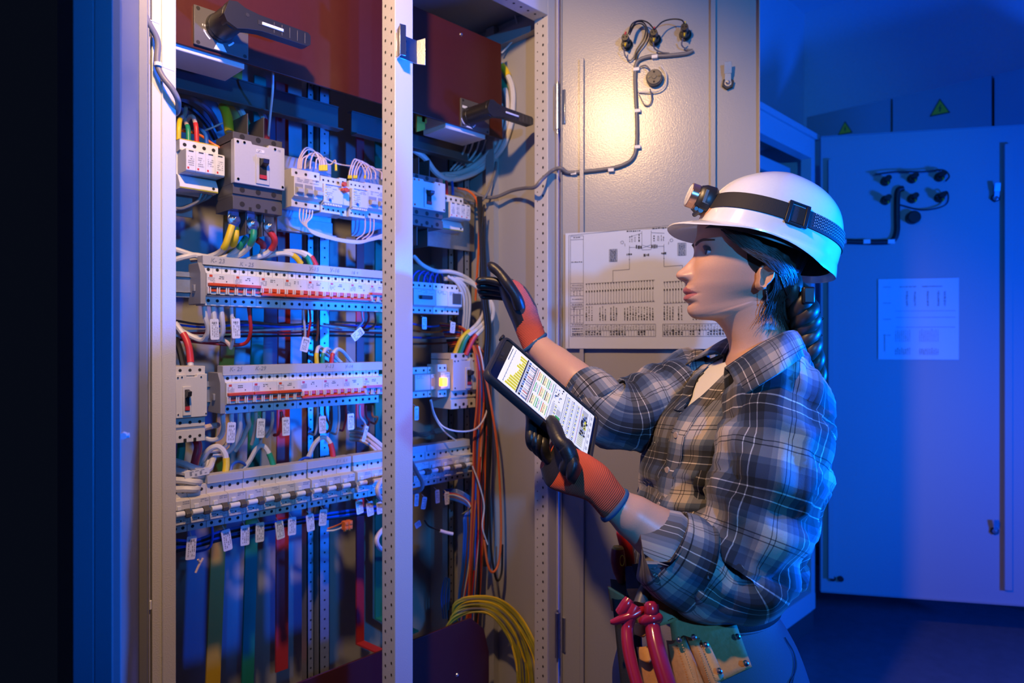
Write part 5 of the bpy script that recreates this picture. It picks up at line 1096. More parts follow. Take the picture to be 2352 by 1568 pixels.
NSIG = [(400, .0062), (500, .0072), (600, .0085), (680, .0110), (740, .0128), (800, .0122), (860, .008)]
LIPO = [(885, 0), (910, 12), (945, 33), (975, 31), (1004, 12), (1020, -10), (1036, 8), (1062, 26), (1090, 30), (1115, 10), (1135, -14), (1155, -36), (1175, -36), (1200, -20), (1240, -5), (1280, 0)]
CX = 1080
def base_pt(zy, th):
    f, b, w = interp(FRONT, zy), interp(BACKT, zy), interp(WID, zy)
    cx = CX if f < CX-100 else (f+b)/2
    if zy > 1380: cx = CX+(f+b-2*CX)*.5*min(1, (zy-1380)/60)
    co, si = math.cos(th), math.sin(th)
    x = cx-(cx-f)*co if co > 0 else cx-(b-cx)*co
    p = .92+.08*min(1, max(0, (zy-900)/450))
    y = w*math.copysign(abs(si)**p, si)
    # the jaw is narrower in front than at the ears
    if 600 < zy < 1440 and co > 0:
        q = min(1, (zy-600)/720); q = q*q*(3-2*q); r = min(1, max(0, (1440-zy)/70)); y *= 1-.20*co*q*r*r*(3-2*r)
    return x, y
def face_pt(zy, th):
    x, y = base_pt(zy, th)
    if math.cos(th) > 0 and 150 < zy < 1420:
        ay = abs(y)
        n = interp(NOSE, zy); s = interp(NSIG, zy)
        x -= n*math.exp(-(ay/s)**2.4)
        if 640 < zy < 850:                     # wings of the nose
            d = ((ay-.0125)/.0048)**2+((zy-748)/52)**2; x -= 34*math.exp(-d); y += math.copysign(.0015*math.exp(-d), y)
            d = ((ay-.0068)/.0030)**2+((zy-806)/17)**2; x += 40*math.exp(-d)
        q = ay/.0255
        if q < 1: x -= interp(LIPO, zy)*(1-q*q)**.75
        d = ((ay-.0245)/.005)**2+((zy-1024)/22)**2; x += 14*math.exp(-d)
        d = ((ay-.031)/.0145)**2+((zy-420)/88)**2; x += 52*math.exp(-d)       # eye socket
        d = ((ay-.026)/.020)**2+((zy-262)/45)**2; x -= 14*math.exp(-d)        # brow ridge
        d = ((ay-.036)/.020)**2+((zy-640)/110)**2; x -= 20*math.exp(-d)       # cheek
        d = (ay/.013)**2+((zy-1250)/70)**2; x -= 6*math.exp(-d)
        d = ((ay-.030)/.016)**2+((zy-1000)/150)**2; x += 10*math.exp(-d)
    return x, y
def near_pt(zx, zy, off=0):
    """point of the camera-side surface of the head seen at (zx, zy), lifted by off metres"""
    f, b, w = interp(FRONT, zy), interp(BACKT, zy), interp(WID, zy)
    cx = CX if zy < 1380 else CX+(f+b-2*CX)*.5*min(1, (zy-1380)/60)
    co = (cx-zx)/(cx-f) if zx < cx else (cx-zx)/(b-cx)
    co = max(-.995, min(.995, co)); th = math.acos(co); x, y = face_pt(zy, th)
    o = V((0, 0, 0))
    if off: o = -FW*off*math.sqrt(1-co*co)+RT*(-off*co)
    return HP(zx if abs(co) < .99 else x, zy, y)+o
lev = [-600, -585, -560, -520, -470, -400, -320, -230, -140, -60, 0, 50, 90]
z = 115
while z < 1440: lev.append(z); z += 11 if (680 < z < 1160 or z > 1330) else 14
lev += [1460, 1490, 1530, 1580, 1640, 1700, 1760, 1820, 1870, 1920, 1970, 2030, 2100, 2200, 2320, 2460, 2620, 2800, 3000, 3200, 3400]
n = 150; TH = []
for i in range(n): t = 2*math.pi*i/n; TH.append(t-.5*math.sin(t))
body = MB(); R = []; meta = []
for zy in lev:
    ring = []; mm = []
    for th in TH:
        s = th if th <= math.pi else th-2*math.pi
        x, y = face_pt(zy, s)
        jq = max(0, min(1, (zy-850)/560)) if zy < 1410 else max(0, 1-(zy-1410)/420); jq = jq*jq*(3-2*jq); ja = min(1, (1-math.cos(s))*.95)
        ring.append(HP(x, zy-250*jq*ja, y)); mm.append((s, zy, y))
    R.append(ring); meta.append(mm)
body.rings(R)
for fi in range((len(lev)-1)*n):
    j, i = divmod(fi, n); s, zy, y = meta[j][i]; zy = (zy+lev[j+1])/2; q = abs(y)/.0245
    if abs(s) < 1.0 and q < 1 and (908+q*q*95-(14 if q < .12 else 0) < zy < 1022 or 1022 <= zy < 1116-q*q*80): body.m[fi] = 1
# eyelids
def eye_c(s): return HP(548, 418, s*.0305)
ER = .0118
def sph(c, r, az, el, s): return c+RT*(-r*math.cos(el)*math.cos(az))-FW*(s*r*math.cos(el)*math.sin(az))+UP*(r*math.sin(el))
for s in (1, -1):
    c = eye_c(s)
    for up in (1, -1):
        rows = []
        for k in range(7):
            row = []
            for i in range(17):
                az = math.radians(-75+165*i/16)
                e0 = math.radians((20 if up > 0 else -20)*max(0, math.cos((az-math.radians(8))*1.15)))
                e1 = math.radians(up*80); row.append(sph(c, ER+.0009-.0002*(k == 0), az, e0+(e1-e0)*k/6, s))
            rows.append(row)
        body.rings(rows, 0, False, False, closed=False)
# ears
def ear(s):
    w = .0735; C0 = lambda zx, zy, o: HP(zx, zy, s*(w+o))
    outer = [(1120, 1000), (1060, 960), (1055, 880), (1075, 800), (1065, 720), (1080, 640), (1130, 590), (1210, 580), (1285, 620), (1310, 700), (1295, 800), (1240, 880), (1190, 930), (1170, 985)]
    ctr = (1165, 780); rows = []
    for f, o in ((1.0, -.010), (1.02, .002), (1.0, .008), (.86, .009), (.72, .004), (.45, -.001), (.2, -.003)):
        rows.append([C0(1175+(ctr[0]+(x-ctr[0])*f-1175)*.86, 990+(ctr[1]+(y-ctr[1])*f-990)*.84, o+(.004 if x > 1200 else 0)+(.0015 if y > 900 and f < .9 else 0)) for x, y in outer])
    body.rings(rows, 0, False, True)
ear(1); ear(-1)
# ---------------------------------------------------------------- arms (bare forearms end inside gloves and sleeves)
def frames(P):
    T = []; L = len(P)
    for i in range(L): T.append((P[min(i+1, L-1)]-P[max(i-1, 0)]).normalized())
    u = (T[0].orthogonal()); u = (-FW-T[0]*(-FW).dot(T[0])).normalized() if abs(T[0].dot(FW)) < .9 else T[0].orthogonal().normalized()
    out = []
    for t in T:
        u = (u-t*u.dot(t)).normalized(); out.append((t, u, t.cross(u)))
    return out
def limb(mb, pts, n=24, m=0, per=5, wr=None, uvoff=(0, 0), caps=(True, True), uv=False):
    """loft through (px, py, D, ru, rw): ru toward the camera, rw in the picture plane"""
    C = spline([PD(p[0], p[1], p[2]) for p in pts], per)
    def val(k, i): q = i/(len(C)-1)*(len(pts)-1); a = min(int(q), len(pts)-2); f = q-a; f = f*f*(3-2*f); return pts[a][k]*(1-f)+pts[a+1][k]*f
    Fm = frames(C); R = []; U_ = []; L = 0; r0 = max(p[4] for p in pts)
    for i, c in enumerate(C):
        t, u, w = Fm[i]; ru, rw = val(3, i), val(4, i)
        if i: L += (c-C[i-1]).length
        ring = []; ur = []
        for k in range(n):
            a = 2*math.pi*k/n; s = 1+(wr(a, L, i/(len(C)-1)) if wr else 0)
            ring.append(c+u*ru*s*math.cos(a)+w*rw*s*math.sin(a))
        for k in range(n+1): ur.append((uvoff[0]+r0*2*math.pi*k/n, uvoff[1]+L))
        R.append(ring); U_.append(ur)
    mb.rings(R, m, caps[0], caps[1], uvs=U_ if uv else None); return R, C, Fm
NEAR_ARM = [(1800, 900, 1.12, .05, .05), (1770, 1100, 1.04, .045, .047), (1735, 1290, 1.01, .041, .043), (1690, 1330, 1.00, .042, .043), (1600, 1285, 1.0, .042, .044), (1520, 1232, 1.0, .039, .040), (1460, 1190, 1.0, .033, .033), (1420, 1162, 1.0, .025, .026), (1395, 1143, 1.0, .021, .024)]
FAR_ARM = [(1590, 890, 1.36, .05, .05), (1480, 930, 1.31, .046, .046), (1400, 950, 1.29, .042, .042), (1372, 930, 1.30, .041, .041), (1330, 880, 1.33, .038, .038), (1285, 840, 1.37, .034, .034), (1250, 808, 1.40, .028, .028), (1225, 785, 1.42, .023, .025)]
limb(body, NEAR_ARM); limb(body, FAR_ARM)
body.build('body', [SKIN, LIP], person, sharp=60)
bodyo = person.children[0]
for s in (1, -1):
    c = eye_c(s); mb = MB(); rows = []
    for k in range(13):
        e = -math.pi/2+math.pi*k/12; rows.append([sph(c, ER, 2*math.pi*i/20, e, 1) for i in range(20)])
    mb.rings(rows); e = mb.build('eye', mat('eye_white', (.66, .63, .60), .15), bodyo, sharp=180)
    d = (-RT*.985-FW*.10+UP*.12).normalized(); m2 = MB(); u = d.orthogonal().normalized(); w = d.cross(u); rows = []
    for a in (0.001, 9, 18, 27): rows.append([c+(d*math.cos(math.radians(a))+(u*math.cos(b*math.pi/9)+w*math.sin(b*math.pi/9))*math.sin(math.radians(a)))*(ER+.0003) for b in range(18)])
    m2.rings(rows, 0); m2.build('iris', mat('dark_iris', (.035, .018, .010), .12), bodyo, sharp=180)
    m3 = MB()
    A = [math.radians(-70+152*i/20) for i in range(21)]
    lid = [sph(c, ER+.0012, a, math.radians(20*max(0, math.cos((a-math.radians(8))*1.15))), s) for a in A]
    lash = [sph(c, ER+.0012+.0058*math.sin(math.pi*min(1, (i+4)/22)), a+.12, math.radians(20*max(0, math.cos((a-math.radians(8))*1.15))+17), s) for i, a in enumerate(A)]
    m3.rings([lid, lash, [p-UP*.0006 for p in lash], [p-UP*.0010 for p in lid]], 0, False, False, closed=False); m3.build('eyelash', HAIRM, bodyo)
    # brow
    m4 = MB(); rows = []
    for i in range(15):
        t = i/14; yy = .006+.045*t; ring = []
        zc = 285-48*math.sin(min(1, t*1.25)*math.pi*.62)+52*max(0, t-.55); th_ = 36*(1-.72*t)*min(1, .6+2*t)
        for dz, o in ((-th_, .0002), (0, .0016), (th_, .0002)):
            zy = zc+dz; f, w = interp(FRONT, zy), interp(WID, zy); si = min(.99, (yy/w)**(1/.92)); th = math.asin(si); x, y2 = face_pt(zy, th)
            ring.append(HP(x, zy, s*y2)+RT*(-o*1.0)-FW*(s*o*.5))
        rows.append(ring)
    m4.rings(rows, 0, False, False, closed=False); m4.build('eyebrow', HAIRM, bodyo)
# ---------------------------------------------------------------- hair
hb = MB(); rnd = random.Random(3)
# close cap behind the hairline, both sides
def hairline(zy): return interp([(-100, 520), (100, 630), (200, 680), (300, 770), (400, 880), (480, 930), (600, 945), (720, 1030), (800, 1120), (1000, 1215), (1150, 1270), (1300, 1380), (1420, 1510), (1540, 1640)], zy)
for s in (1, -1):
    rows = []
    for zy in range(-120, 1640, 40):
        row = []
        f, b, w = interp(FRONT, zy), interp(BACKT, zy)+60, interp(WID, zy); h0 = hairline(zy)
        for k in range(25):
            zx = h0+(b-h0)*(1-math.cos(math.pi/2*k/24)) if False else h0+(b-h0)*math.sin(math.pi/2*k/24)
            co = (CX-zx)/(CX-f) if zx < CX else (CX-zx)/(b-CX); co = max(-1, min(1, co)); y = w*math.sqrt(max(0, 1-co*co))
            off = .009*min(1, k/5)+.0022*math.sin(k*1.9+zy*.004+s)*min(1, k/4)
            row.append(HP(zx, zy, s*(y+off)))
        rows.append(row)
    hb.rings(rows, 0, False, False, closed=False)
# combed strands over the cap
def strand(pts, r):
    P = [near_pt(a, b, o) for a, b, o in pts]; hb.tube(P, [r*.7, r, r, r*.25], 5, 0, 5)
for k in range(230):
    t = k/229; j = lambda s: rnd.uniform(-s, s)
    a = (640+260*t+j(20), 120+40*t+j(30))
    strand([(a[0], a[1], .004), (760+300*t+j(30), 290+60*t+j(40), .011), (960+330*t+j(40), 460+80*t+j(45), .015), (1210+290*t+j(45), 650+130*t+j(50), .020), (1430+200*t+j(50), 900+170*t+j(70), .018), (1590+130*t+j(50), 1190+100*t+j(60), .016), (1720+60*t+j(50), 1440+70*t+j(60), .012), (1850+j(50), 1640+j(60), .006)], rnd.uniform(.0006, .0015))
for k in range(70):                        # loose ends on the neck
    t = k/69; j = lambda s: rnd.uniform(-s, s)
    strand([(1230+250*t+j(30), 740+80*t+j(40), .020), (1270+200*t+j(30), 930+j(40), .016), (1230+220*t+j(40), 1100+j(50), .012), (1190+300*t+j(60), 1290+j(60), .009), (1130+420*t+j(90), 1470+80*t+j(90), .006)], rnd.uniform(.0004, .0010))
# braid down the back
br_pts = [PD(1800, 640, 1.17), PD(1835, 690, 1.16), PD(1848, 725, 1.16), PD(1850, 760, 1.17), PD(1856, 800, 1.17), PD(1866, 845, 1.18), PD(1872, 900, 1.19), PD(1876, 950, 1.19)]
BP = spline(br_pts, 14); Lb = len(BP)
for ph in range(3):
    pts = []; 
    for i, p in enumerate(BP):
        a = i*.20+ph*2*math.pi/3; tp = 1 if i < Lb-20 else (Lb-i)/20
        pts.append(p+RT*(.011*math.sin(a)*tp)+FW*(.012*math.cos(a)*tp))
    hb.tube(pts, [.0165, .0165, .0155, .014, .0125, .010, .004], 12, 0, 2)
for k in range(40):
    i = rnd.randrange(4, Lb-6); p = BP[i]; hb.tube([p+RT*rnd.uniform(-.02, .02), BP[i+3]+RT*rnd.uniform(-.026, .026)-FW*rnd.uniform(0, .02), BP[i+6]+RT*rnd.uniform(-.02, .02)], .0007, 4, 0, 4)
hb.build('hair', HAIRM, person, sharp=75)
# earring
c = HP(1185, 975, .080); mb = MB(); mb.tube([c, c-UP*.008+RT*.001, c-UP*.018+RT*.002], .0004, 5)
for k in range(6): mb.cyl(c-UP*(.002+.003*k)+RT*(.0003*k)-FW*.001, c-UP*(.0035+.003*k)+RT*(.0003*k)-FW*.001, .0009, n=8)
mb.cyl(c-UP*.0185+RT*.002-FW*.001, c-UP*.021+RT*.002-FW*.001, .0016, n=10); mb.build('earring', CHROME, person)
mb = MB(); p = near_pt(1960, 880, .012); q = PD(1856, 678, 1.13); mb.obox(q, RT*.020, FW*.012, UP*.028); mb.build('hair_clip', BLACK, person, .003)

# ---------------------------------------------------------------- hard hat
HZ = 1/3.563*DM/1568; tau = math.radians(20)
HX = RT*math.cos(tau)-UP*math.sin(tau); HU = RT*math.sin(tau)+UP*math.cos(tau)
HO = PD(1500+900/3.563, 380+560/3.563, DM)
def hat(x, h, y): return HO+HX*(x*HZ)+HU*(h*HZ)-FW*y
HF = [(-110, -535), (0, -514), (83, -498), (167, -474), (241, -440), (315, -388), (382, -309), (445, -204), (485, -112), (513, -16), (523, 80)]
HB = [(-110, 612), (0, 606), (83, 597), (167, 578), (241, 553), (315, 515), (382, 458), (445, 375), (485, 290), (513, 178), (523, 92)]
HW = [(-110, .1085), (0, .107), (83, .1035), (167, .098), (241, .091), (315, .081), (382, .068), (445, .051), (485, .036), (513, .019), (523, .001)]
HE = [(-720, -192), (-640, -190), (-492, -168), (-393, -148), (-234, -119), (-89, -110), (41, -115), (154, -133), (270, -158), (388, -186), (500, -190), (640, -176)]
def hat_pt(h, a, off=0, grow=0):
    f, b, w = interp(HF, h)-off, interp(HB, h)+off, interp(HW, h)+off*HZ
    cx = 40; co, si = math.cos(a), math.sin(a)
    e = 2/2.25
    cc, ss = math.copysign(abs(co)**e, co), math.copysign(abs(si)**e, si)
    x = cx-(cx-f)*cc if co > 0 else cx-(b-cx)*cc
    return x, w*ss
hh = thing('hard_hat', hat(40, -110, 0), 'white glossy hard hat on the woman, headlamp strapped round it', 'hard hat')
mb = MB(); R = []; n = 72
A = [2*math.pi*k/n for k in range(n)]
hl = [523, 520, 513, 500, 485, 466, 445, 415, 382, 350, 315, 278, 241, 204, 167, 125, 83, 40, 0, -40, -75, -100]
for h in hl: R.append([hat(x, h, y) for x, y in (hat_pt(h, a) for a in A)])
def edge(a, k, dh=0):
    x, y = hat_pt(-100, a); co = math.cos(a)
    fr = max(0, co); e = (188*fr**1.6 if fr else 0)+(16 if abs(co) < .75 else 22)
    nx, ny = -co, math.sin(a); s = k
    xe, ye = x+nx*e*s, y+ny*e*s*HZ*.8
    ht = interp(HE, x+nx*e); return hat(xe, -100+(ht+100)*(s**1.25)+dh, ye)
for k in (.2, .45, .7, .9, 1.0): R.append([edge(a, k) for a in A])
R.append([edge(a, 1.0, -12) for a in A]); R.append([edge(a, .93, -14) for a in A]); R.append([edge(a, .5, -10) for a in A])
for h in (-90, 0, 120, 241, 340, 420, 470): R.append([hat(x, h-6, y) for x, y in (hat_pt(h, a, -16) for a in A)])
mb.rings(R); sh = mb.build('shell', HELM, hh, sharp=50)
mb = MB(); mb.rings([[hat(x, h, y) for x, y in (hat_pt(max(h, -100), a, -34) for a in A)] for h in (-150, -60, 40)], 0, False, False); mb.build('harness_band', BLACK, hh)
# headlamp with its strap
hd = thing('headlamp', hat(-560, 60, 0), 'black headlamp with a bronze-rimmed lens on an elastic strap around the hard hat', 'headlamp')
def band(a0, a1, m, name, off, w0=(14, 146), parent=hd, seg=60):
    mb = MB(); R = []
    for k in range(seg+1):
        a = a0+(a1-a0)*k/seg; bow = 12*abs(math.sin(a)); x, y = hat_pt(70, a, off)
        lo, hi = w0[0]+bow, w0[1]+bow
        xa, ya = hat_pt(lo, a, off); xb, yb = hat_pt(hi, a, off)
        xc, yc = hat_pt(lo, a, off+7); xd, yd = hat_pt(hi, a, off+7)
        R.append([hat(xa, lo, ya), hat(xc, lo, yc), hat(xd, hi, yd), hat(xb, hi, yb)])
    mb.rings(R); return mb.build(name, m, parent, sharp=60)
strap_ = band(math.radians(12), math.radians(348), STRAP, 'strap', 4)
# punched eyelets along the rear half of the strap
mb = MB()
for i in range(46):
    a = math.radians(103+1.55*i)
    for j in range(5):
        h = 40+24*j+ (6 if i % 2 else 0)+10*abs(math.sin(a)); x, y = hat_pt(h, a, 11.8); x2, y2 = hat_pt(h, a+.013, 11.8); x3, y3 = hat_pt(h+9, a, 11.8); x4, y4 = hat_pt(h+9, a+.013, 11.8)
        mb.face([hat(x, h, y), hat(x2, h, y2), hat(x4, h+9, y4), hat(x3, h+9, y3)])
mb.build('eyelets', mat('eyelet_tan', (.55, .38, .28), .5), strap_)
a = math.radians(92); bm2 = MB()
def bk(a, h, off): x, y = hat_pt(h, a, off); return hat(x, h, y)
a0, a1 = math.radians(84), math.radians(98)
for (q0, q1, h0, h1) in ((a0, a1, 172, 186), (a0, a1, 2, 18), (a0, a0+.05, 2, 186), (a1-.05, a1, 2, 186)):
    bm2.hexa([bk(q0, h0, 6), bk(q1, h0, 6), bk(q1, h0, 28), bk(q0, h0, 28), bk(q0, h1, 6), bk(q1, h1, 6), bk(q1, h1, 28), bk(q0, h1, 28)])
bm2.build('buckle', BLACK, hd, .0012)
# lamp
fa = HX*-1; lc = hat(-545, 95, 0)
mb = MB(); sec = [(-.020, -.021), (-.025, -.010), (-.025, .012), (-.018, .021), (.018, .021), (.025, .012), (.025, -.010), (.020, -.021)]
mb.rings([[lc+fa*d-FW*(y*s)+HU*(z*s) for y, z in sec] for d, s in ((-.016, .92), (-.010, 1.08), (.006, 1.05), (.014, .9), (.018, .7))]); lb = mb.build('lamp_body', BLACK, hd, .0015)
mb = MB(); mb.cyl(lc+fa*.012, lc+fa*.016, .020, .0215, 36); mb.cyl(lc+fa*.016, lc+fa*.029, .0215, .0215, 36)
mb.build('lens_ring', mat('bronze_ring', (.42, .24, .17), .25, .8), hd, .0006)
mb = MB(); mb.cyl(lc+fa*.0292, lc+fa*.0305, .019, .017, 36); mb.build('lens', mat('lens_glass', (.75, .72, .68), .05, spec=.8), hd)
mb = MB(); c = lc-HU*.024+fa*.004; mb.cyl(c-FW*.02, c+FW*.02, .0045, n=14); mb.cyl(c-FW*.02+fa*.008, c-FW*.012+fa*.008, .0035, n=12); mb.build('tilt_hinge', BLACK, hd)
mb = MB(); c = lc-FW*.0255; mb.obox(c-FW*.0004, fa*.016, FW*.001, HU*.024); mb.build('side_window', DARK, lb, .0015)

# ---------------------------------------------------------------- shirt
AL = math.radians(11)
fB = (-RT*math.cos(AL)-FW*math.sin(AL)); lB = (-FW*math.cos(AL)+RT*math.sin(AL))
# (py, centre px, half depth front, half depth back, half width)
TOR = [(775, 1760, .046, .044, .066), (790, 1758, .047, .045, .075), (812, 1754, .051, .047, .100), (840, 1722, .060, .054, .150), (872, 1710, .082, .074, .166), (905, 1704, .100, .092, .173), (950, 1694, .125, .114, .178), (1020, 1686, .143, .133, .178), (1090, 1682, .153, .139, .176), (1150, 1672, .154, .143, .172), (1210, 1658, .149, .136, .168), (1270, 1642, .140, .130, .164), (1330, 1628, .134, .122, .163), (1405, 1622, .134, .122, .166)]
DT = 1.225
def tor(col, py): return interp([(r[0], r[col]) for r in TOR], py)
def torso_pt(py, a, sc=1.0, off=0):
    c = PD(tor(1, py), py, DT); hf, hb_, hw = tor(2, py)*sc+off, tor(3, py)*sc+off, tor(4, py)*sc+off
    co, si = math.cos(a), math.sin(a); h = hf if co > 0 else hb_
    e = 2/2.3; co, si = math.copysign(abs(co)**e, co), math.copysign(abs(si)**e, si)
    return c+fB*(h*co)+lB*(hw*si)
def crease(a, L, ph, fa, fl, w):
    s = math.sin(fa*a+fl*L+ph); return max(0, 1-abs(s)/w)
def fold(a, py):
    k = (py-780)/620; s = 0
    s += .005*math.sin(7*a+py*.021)*k+.005*math.sin(3*a-py*.045+1)*k+.006*math.sin(py*.075+2.2*math.sin(a*1.5+.6)+1.3*a)*min(1, k*2)*(.5+.5*math.sin(2*a-.3))
    s -= .006*crease(a, (py-780)*.00078, 1.8*noise.noise(V((py*.008, a, 3))), 1.5, 34, .4)*k*1.5
    s += .010*(noise.noise(V((math.cos(a)*2.2, math.sin(a)*2.2, py*.009)))) * min(1, k*2.5)
    s += .004*noise.noise(V((math.cos(a)*6, math.sin(a)*6, py*.02+5)))
    return s
VC = .16
vl = lambda py: .62*max(0, (940-py)/160)**.9
vr = lambda py: .22*max(0, (940-py)/160)**.9
mb = MB(); R = []; U_ = []; n = 130; A0 = 0
pys = [780, 790, 800, 812, 825, 840, 855, 872, 890]+list(range(902, 1406, 10))
def hemmed(py, a): return py if py < 1000 else 1000+(py-1000)*((1318+22*math.cos(a))-1000)/405
acc = 0
for j, py in enumerate(pys):
    ring = []; ur = []
    for k in range(n): a = A0+2*math.pi*k/n; ring.append(torso_pt(hemmed(py, a), a, 1, fold(a, py)))
    if j: acc += (PD(1700, py, DT)-PD(1700, pys[j-1], DT)).length
    for k in range(n+1): ur.append((.168*2*math.pi*k/n, -acc-.02*math.sin(2*math.pi*k/n)))
    R.append(ring); U_.append(ur)
mb.rings(R, 0, False, False, uvs=U_)
keepf, keepm, keepu = [], [], []
for fi, f in enumerate(mb.f):                        # open neck: a narrow V running down to the first closed button
    j, k = divmod(fi, n); a = 2*math.pi*(k+.5)/n; a = a if a < math.pi else a-2*math.pi; py = (pys[j]+pys[j+1])/2
    if VC-vl(py) < a < VC+vr(py): continue
    keepf.append(f); keepm.append(mb.m[fi]); keepu.append(mb.uv[fi])
mb.f, mb.m, mb.uv = keepf, keepm, keepu
shirt = mb.build('shirt', FLANNEL, person, sharp=80)
sm = shirt.modifiers.new('cloth', 'SOLIDIFY'); sm.thickness = .002
# t-shirt under it
mb = MB(); R = []
for py in (800, 812, 825, 838, 850, 870, 890, 920, 960, 1010): R.append([torso_pt(py+(10 if math.cos(2*math.pi*k/60) > .3 else 0), 2*math.pi*k/60, .985, -.004) for k in range(60)])
mb.rings(R, 0, False, False); mb.build('t_shirt', mat('white_cotton', (.72, .70, .69), .85, 0, .3, 700), person, sharp=80)
# front edges, pocket and buttons
def strip_on(py0, py1, a0, a1, off, name, parent, steps=24, cols=5):
    mb = MB(); rows = []; us = []
    for j in range(steps+1):
        py = py0+(py1-py0)*j/steps; row = []; ur = []
        for k in range(cols):
            a = (a0(py) if callable(a0) else a0)+((a1(py) if callable(a1) else a1)-(a0(py) if callable(a0) else a0))*k/(cols-1)
            e = .0 if k in (0, cols-1) else off
            row.append(torso_pt(py, A0+a, 1, fold(A0+a, py)+.001+e)); ur.append((.168*a+.02, -(py-782)*.00078))
        rows.append(row); us.append(ur)
    mb.rings(rows, 0, False, False, closed=False, uvs=us); return mb.build(name, FLANNEL, parent, sharp=80)
strip_on(815, 1330, lambda py: VC+vr(py)-.03, lambda py: VC+vr(py)+.20, .003, 'front_band', shirt)
strip_on(838, 936, lambda py: VC-vl(py)-.16, lambda py: VC-vl(py)+.02, .003, 'front_band', shirt)
strip_on(1045, 1170, .62, 1.12, .004, 'chest_pocket', shirt, 14, 9)
for py in (985, 1060, 1135):
    p = torso_pt(py, VC+.08, 1, fold(VC+.08, py)+.004); q = torso_pt(py, VC+.08, 1, fold(VC+.08, py)+.0065); MB().cyl(p, q, .0055, .005, 16).build('button', mat('shirt_button', (.45, .33, .24), .35), shirt)
# collar
cin = [(1664, 852, 1.095), (1705, 824, 1.080), (1755, 792, 1.085), (1800, 770, 1.115), (1832, 764, 1.18), (1825, 757, 1.26), (1770, 753, 1.295), (1715, 764, 1.295), (1684, 790, 1.255), (1664, 822, 1.225)]
cout = [(1699, 912, 1.032), (1748, 880, 1.005), (1800, 848, .998), (1840, 822, 1.050), (1858, 806, 1.19), (1850, 793, 1.30), (1775, 785, 1.36), (1690, 795, 1.37), (1622, 806, 1.335), (1574, 836, 1.285)]
I_, O_ = spline([PD(*p) for p in cin], 6), spline([PD(*p) for p in cout], 6)
rows = []; us = []; L = 0
for i in range(len(I_)):
    a, b = I_[i], O_[i]; up = UP*.006; mid = (a+b)/2+UP*.012-FW*0
    if i: L += (O_[i]-O_[i-1]).length
    inn = a-UP*.055+(b-a)*.10
    ring = [inn, a-UP*.004, a+up, a+(b-a)*.25+UP*.012, mid, a+(b-a)*.78+UP*.007, b]
    rows.append(ring); us.append([(q, L) for q in (0, .025, .03, .045, .06, .08, .095)])
mb = MB(); mb.rings(rows, 0, False, False, closed=False, uvs=us); co = mb.build('collar', FLANNEL, shirt, sharp=80)
sm = co.modifiers.new('cloth', 'SOLIDIFY'); sm.thickness = .003
# sleeves
def wrN(a, L, t):
    k = .09*math.sin(L*88+2*math.sin(a*2+1)+a)*(.25+.75*min(1, abs(t-.55)*0+1))*(1 if t > .5 else .45)
    k -= .07*crease(a, L, 1.5*noise.noise(V((L*8, math.sin(a), 1))), 1, 42, .42)+.06*crease(a, L, 2+2*noise.noise(V((L*6, math.cos(a), 7))), -2, 30, .35)
    return k+.10*noise.noise(V((math.cos(a)*1.6, math.sin(a)*1.6, L*9)))+.11*noise.noise(V((math.cos(a)*3.4, math.sin(a)*3.4, L*24+3)))
NS = [(1778, 850, 1.15, .050, .048), (1792, 872, 1.115, .066, .056), (1794, 905, 1.085, .078, .066), (1784, 965, 1.06, .084, .078), (1768, 1060, 1.035, .084, .086), (1748, 1160, 1.02, .080, .085), (1722, 1250, 1.01, .076, .082), (1692, 1322, 1.005, .068, .076), (1648, 1332, 1.0, .062, .068), (1605, 1300, 1.0, .057, .060), (1570, 1280, 1.0, .053, .055)]
mb = MB(); limb(mb, NS, 64, 0, 8, wrN, (.03, .02), (False, False), True); s1 = mb.build('sleeve', FLANNEL, shirt, sharp=80)
def wrF(a, L, t): return -.08*crease(a, L, 1.5*noise.noise(V((L*8, math.sin(a), 4))), 1, 48, .4)-.05*crease(a, L, 2+2*noise.noise(V((L*6, math.cos(a), 9))), -2, 34, .35)+.06*math.sin(L*80+2*math.sin(a*2))+.11*noise.noise(V((math.cos(a)*1.6, math.sin(a)*1.6, L*10+20)))
FS = [(1640, 862, 1.33, .060, .055), (1590, 880, 1.345, .075, .068), (1530, 920, 1.33, .074, .074), (1460, 950, 1.31, .068, .070), (1410, 955, 1.295, .062, .064), (1380, 935, 1.30, .058, .058), (1362, 912, 1.31, .054, .052)]
mb = MB(); limb(mb, FS, 52, 0, 8, wrF, (.05, .07), (False, False), True); s2 = mb.build('sleeve', FLANNEL, shirt, sharp=80)
def cuff(pts, name, off):
    mb = MB(); n = 52
    wr = lambda a, L, t: .03*math.sin(3*a+L*20)+.035*noise.noise(V((math.cos(a)*2, math.sin(a)*2, L*14)))
    limb(mb, pts, n, 0, 5, wr, off, (False, False), True); o = mb.build(name, FLANNEL, shirt, sharp=80); s_ = o.modifiers.new('cloth', 'SOLIDIFY'); s_.thickness = .004; return o
cuff([(1608, 1302, 1.0, .056, .062), (1596, 1298, 1.0, .064, .070), (1560, 1280, .998, .062, .068), (1535, 1266, .996, .058, .064), (1524, 1259, .996, .054, .060), (1530, 1262, .996, .050, .056), (1556, 1276, .998, .048, .052)], 'rolled_cuff', (.01, .03))
cuff([(1385, 938, 1.30, .052, .054), (1378, 930, 1.303, .058, .058), (1362, 908, 1.31, .054, .054), (1348, 892, 1.32, .050, .049), (1342, 885, 1.325, .047, .046), (1350, 895, 1.32, .043, .042), (1365, 915, 1.31, .042, .042)], 'rolled_cuff', (.03, .05))
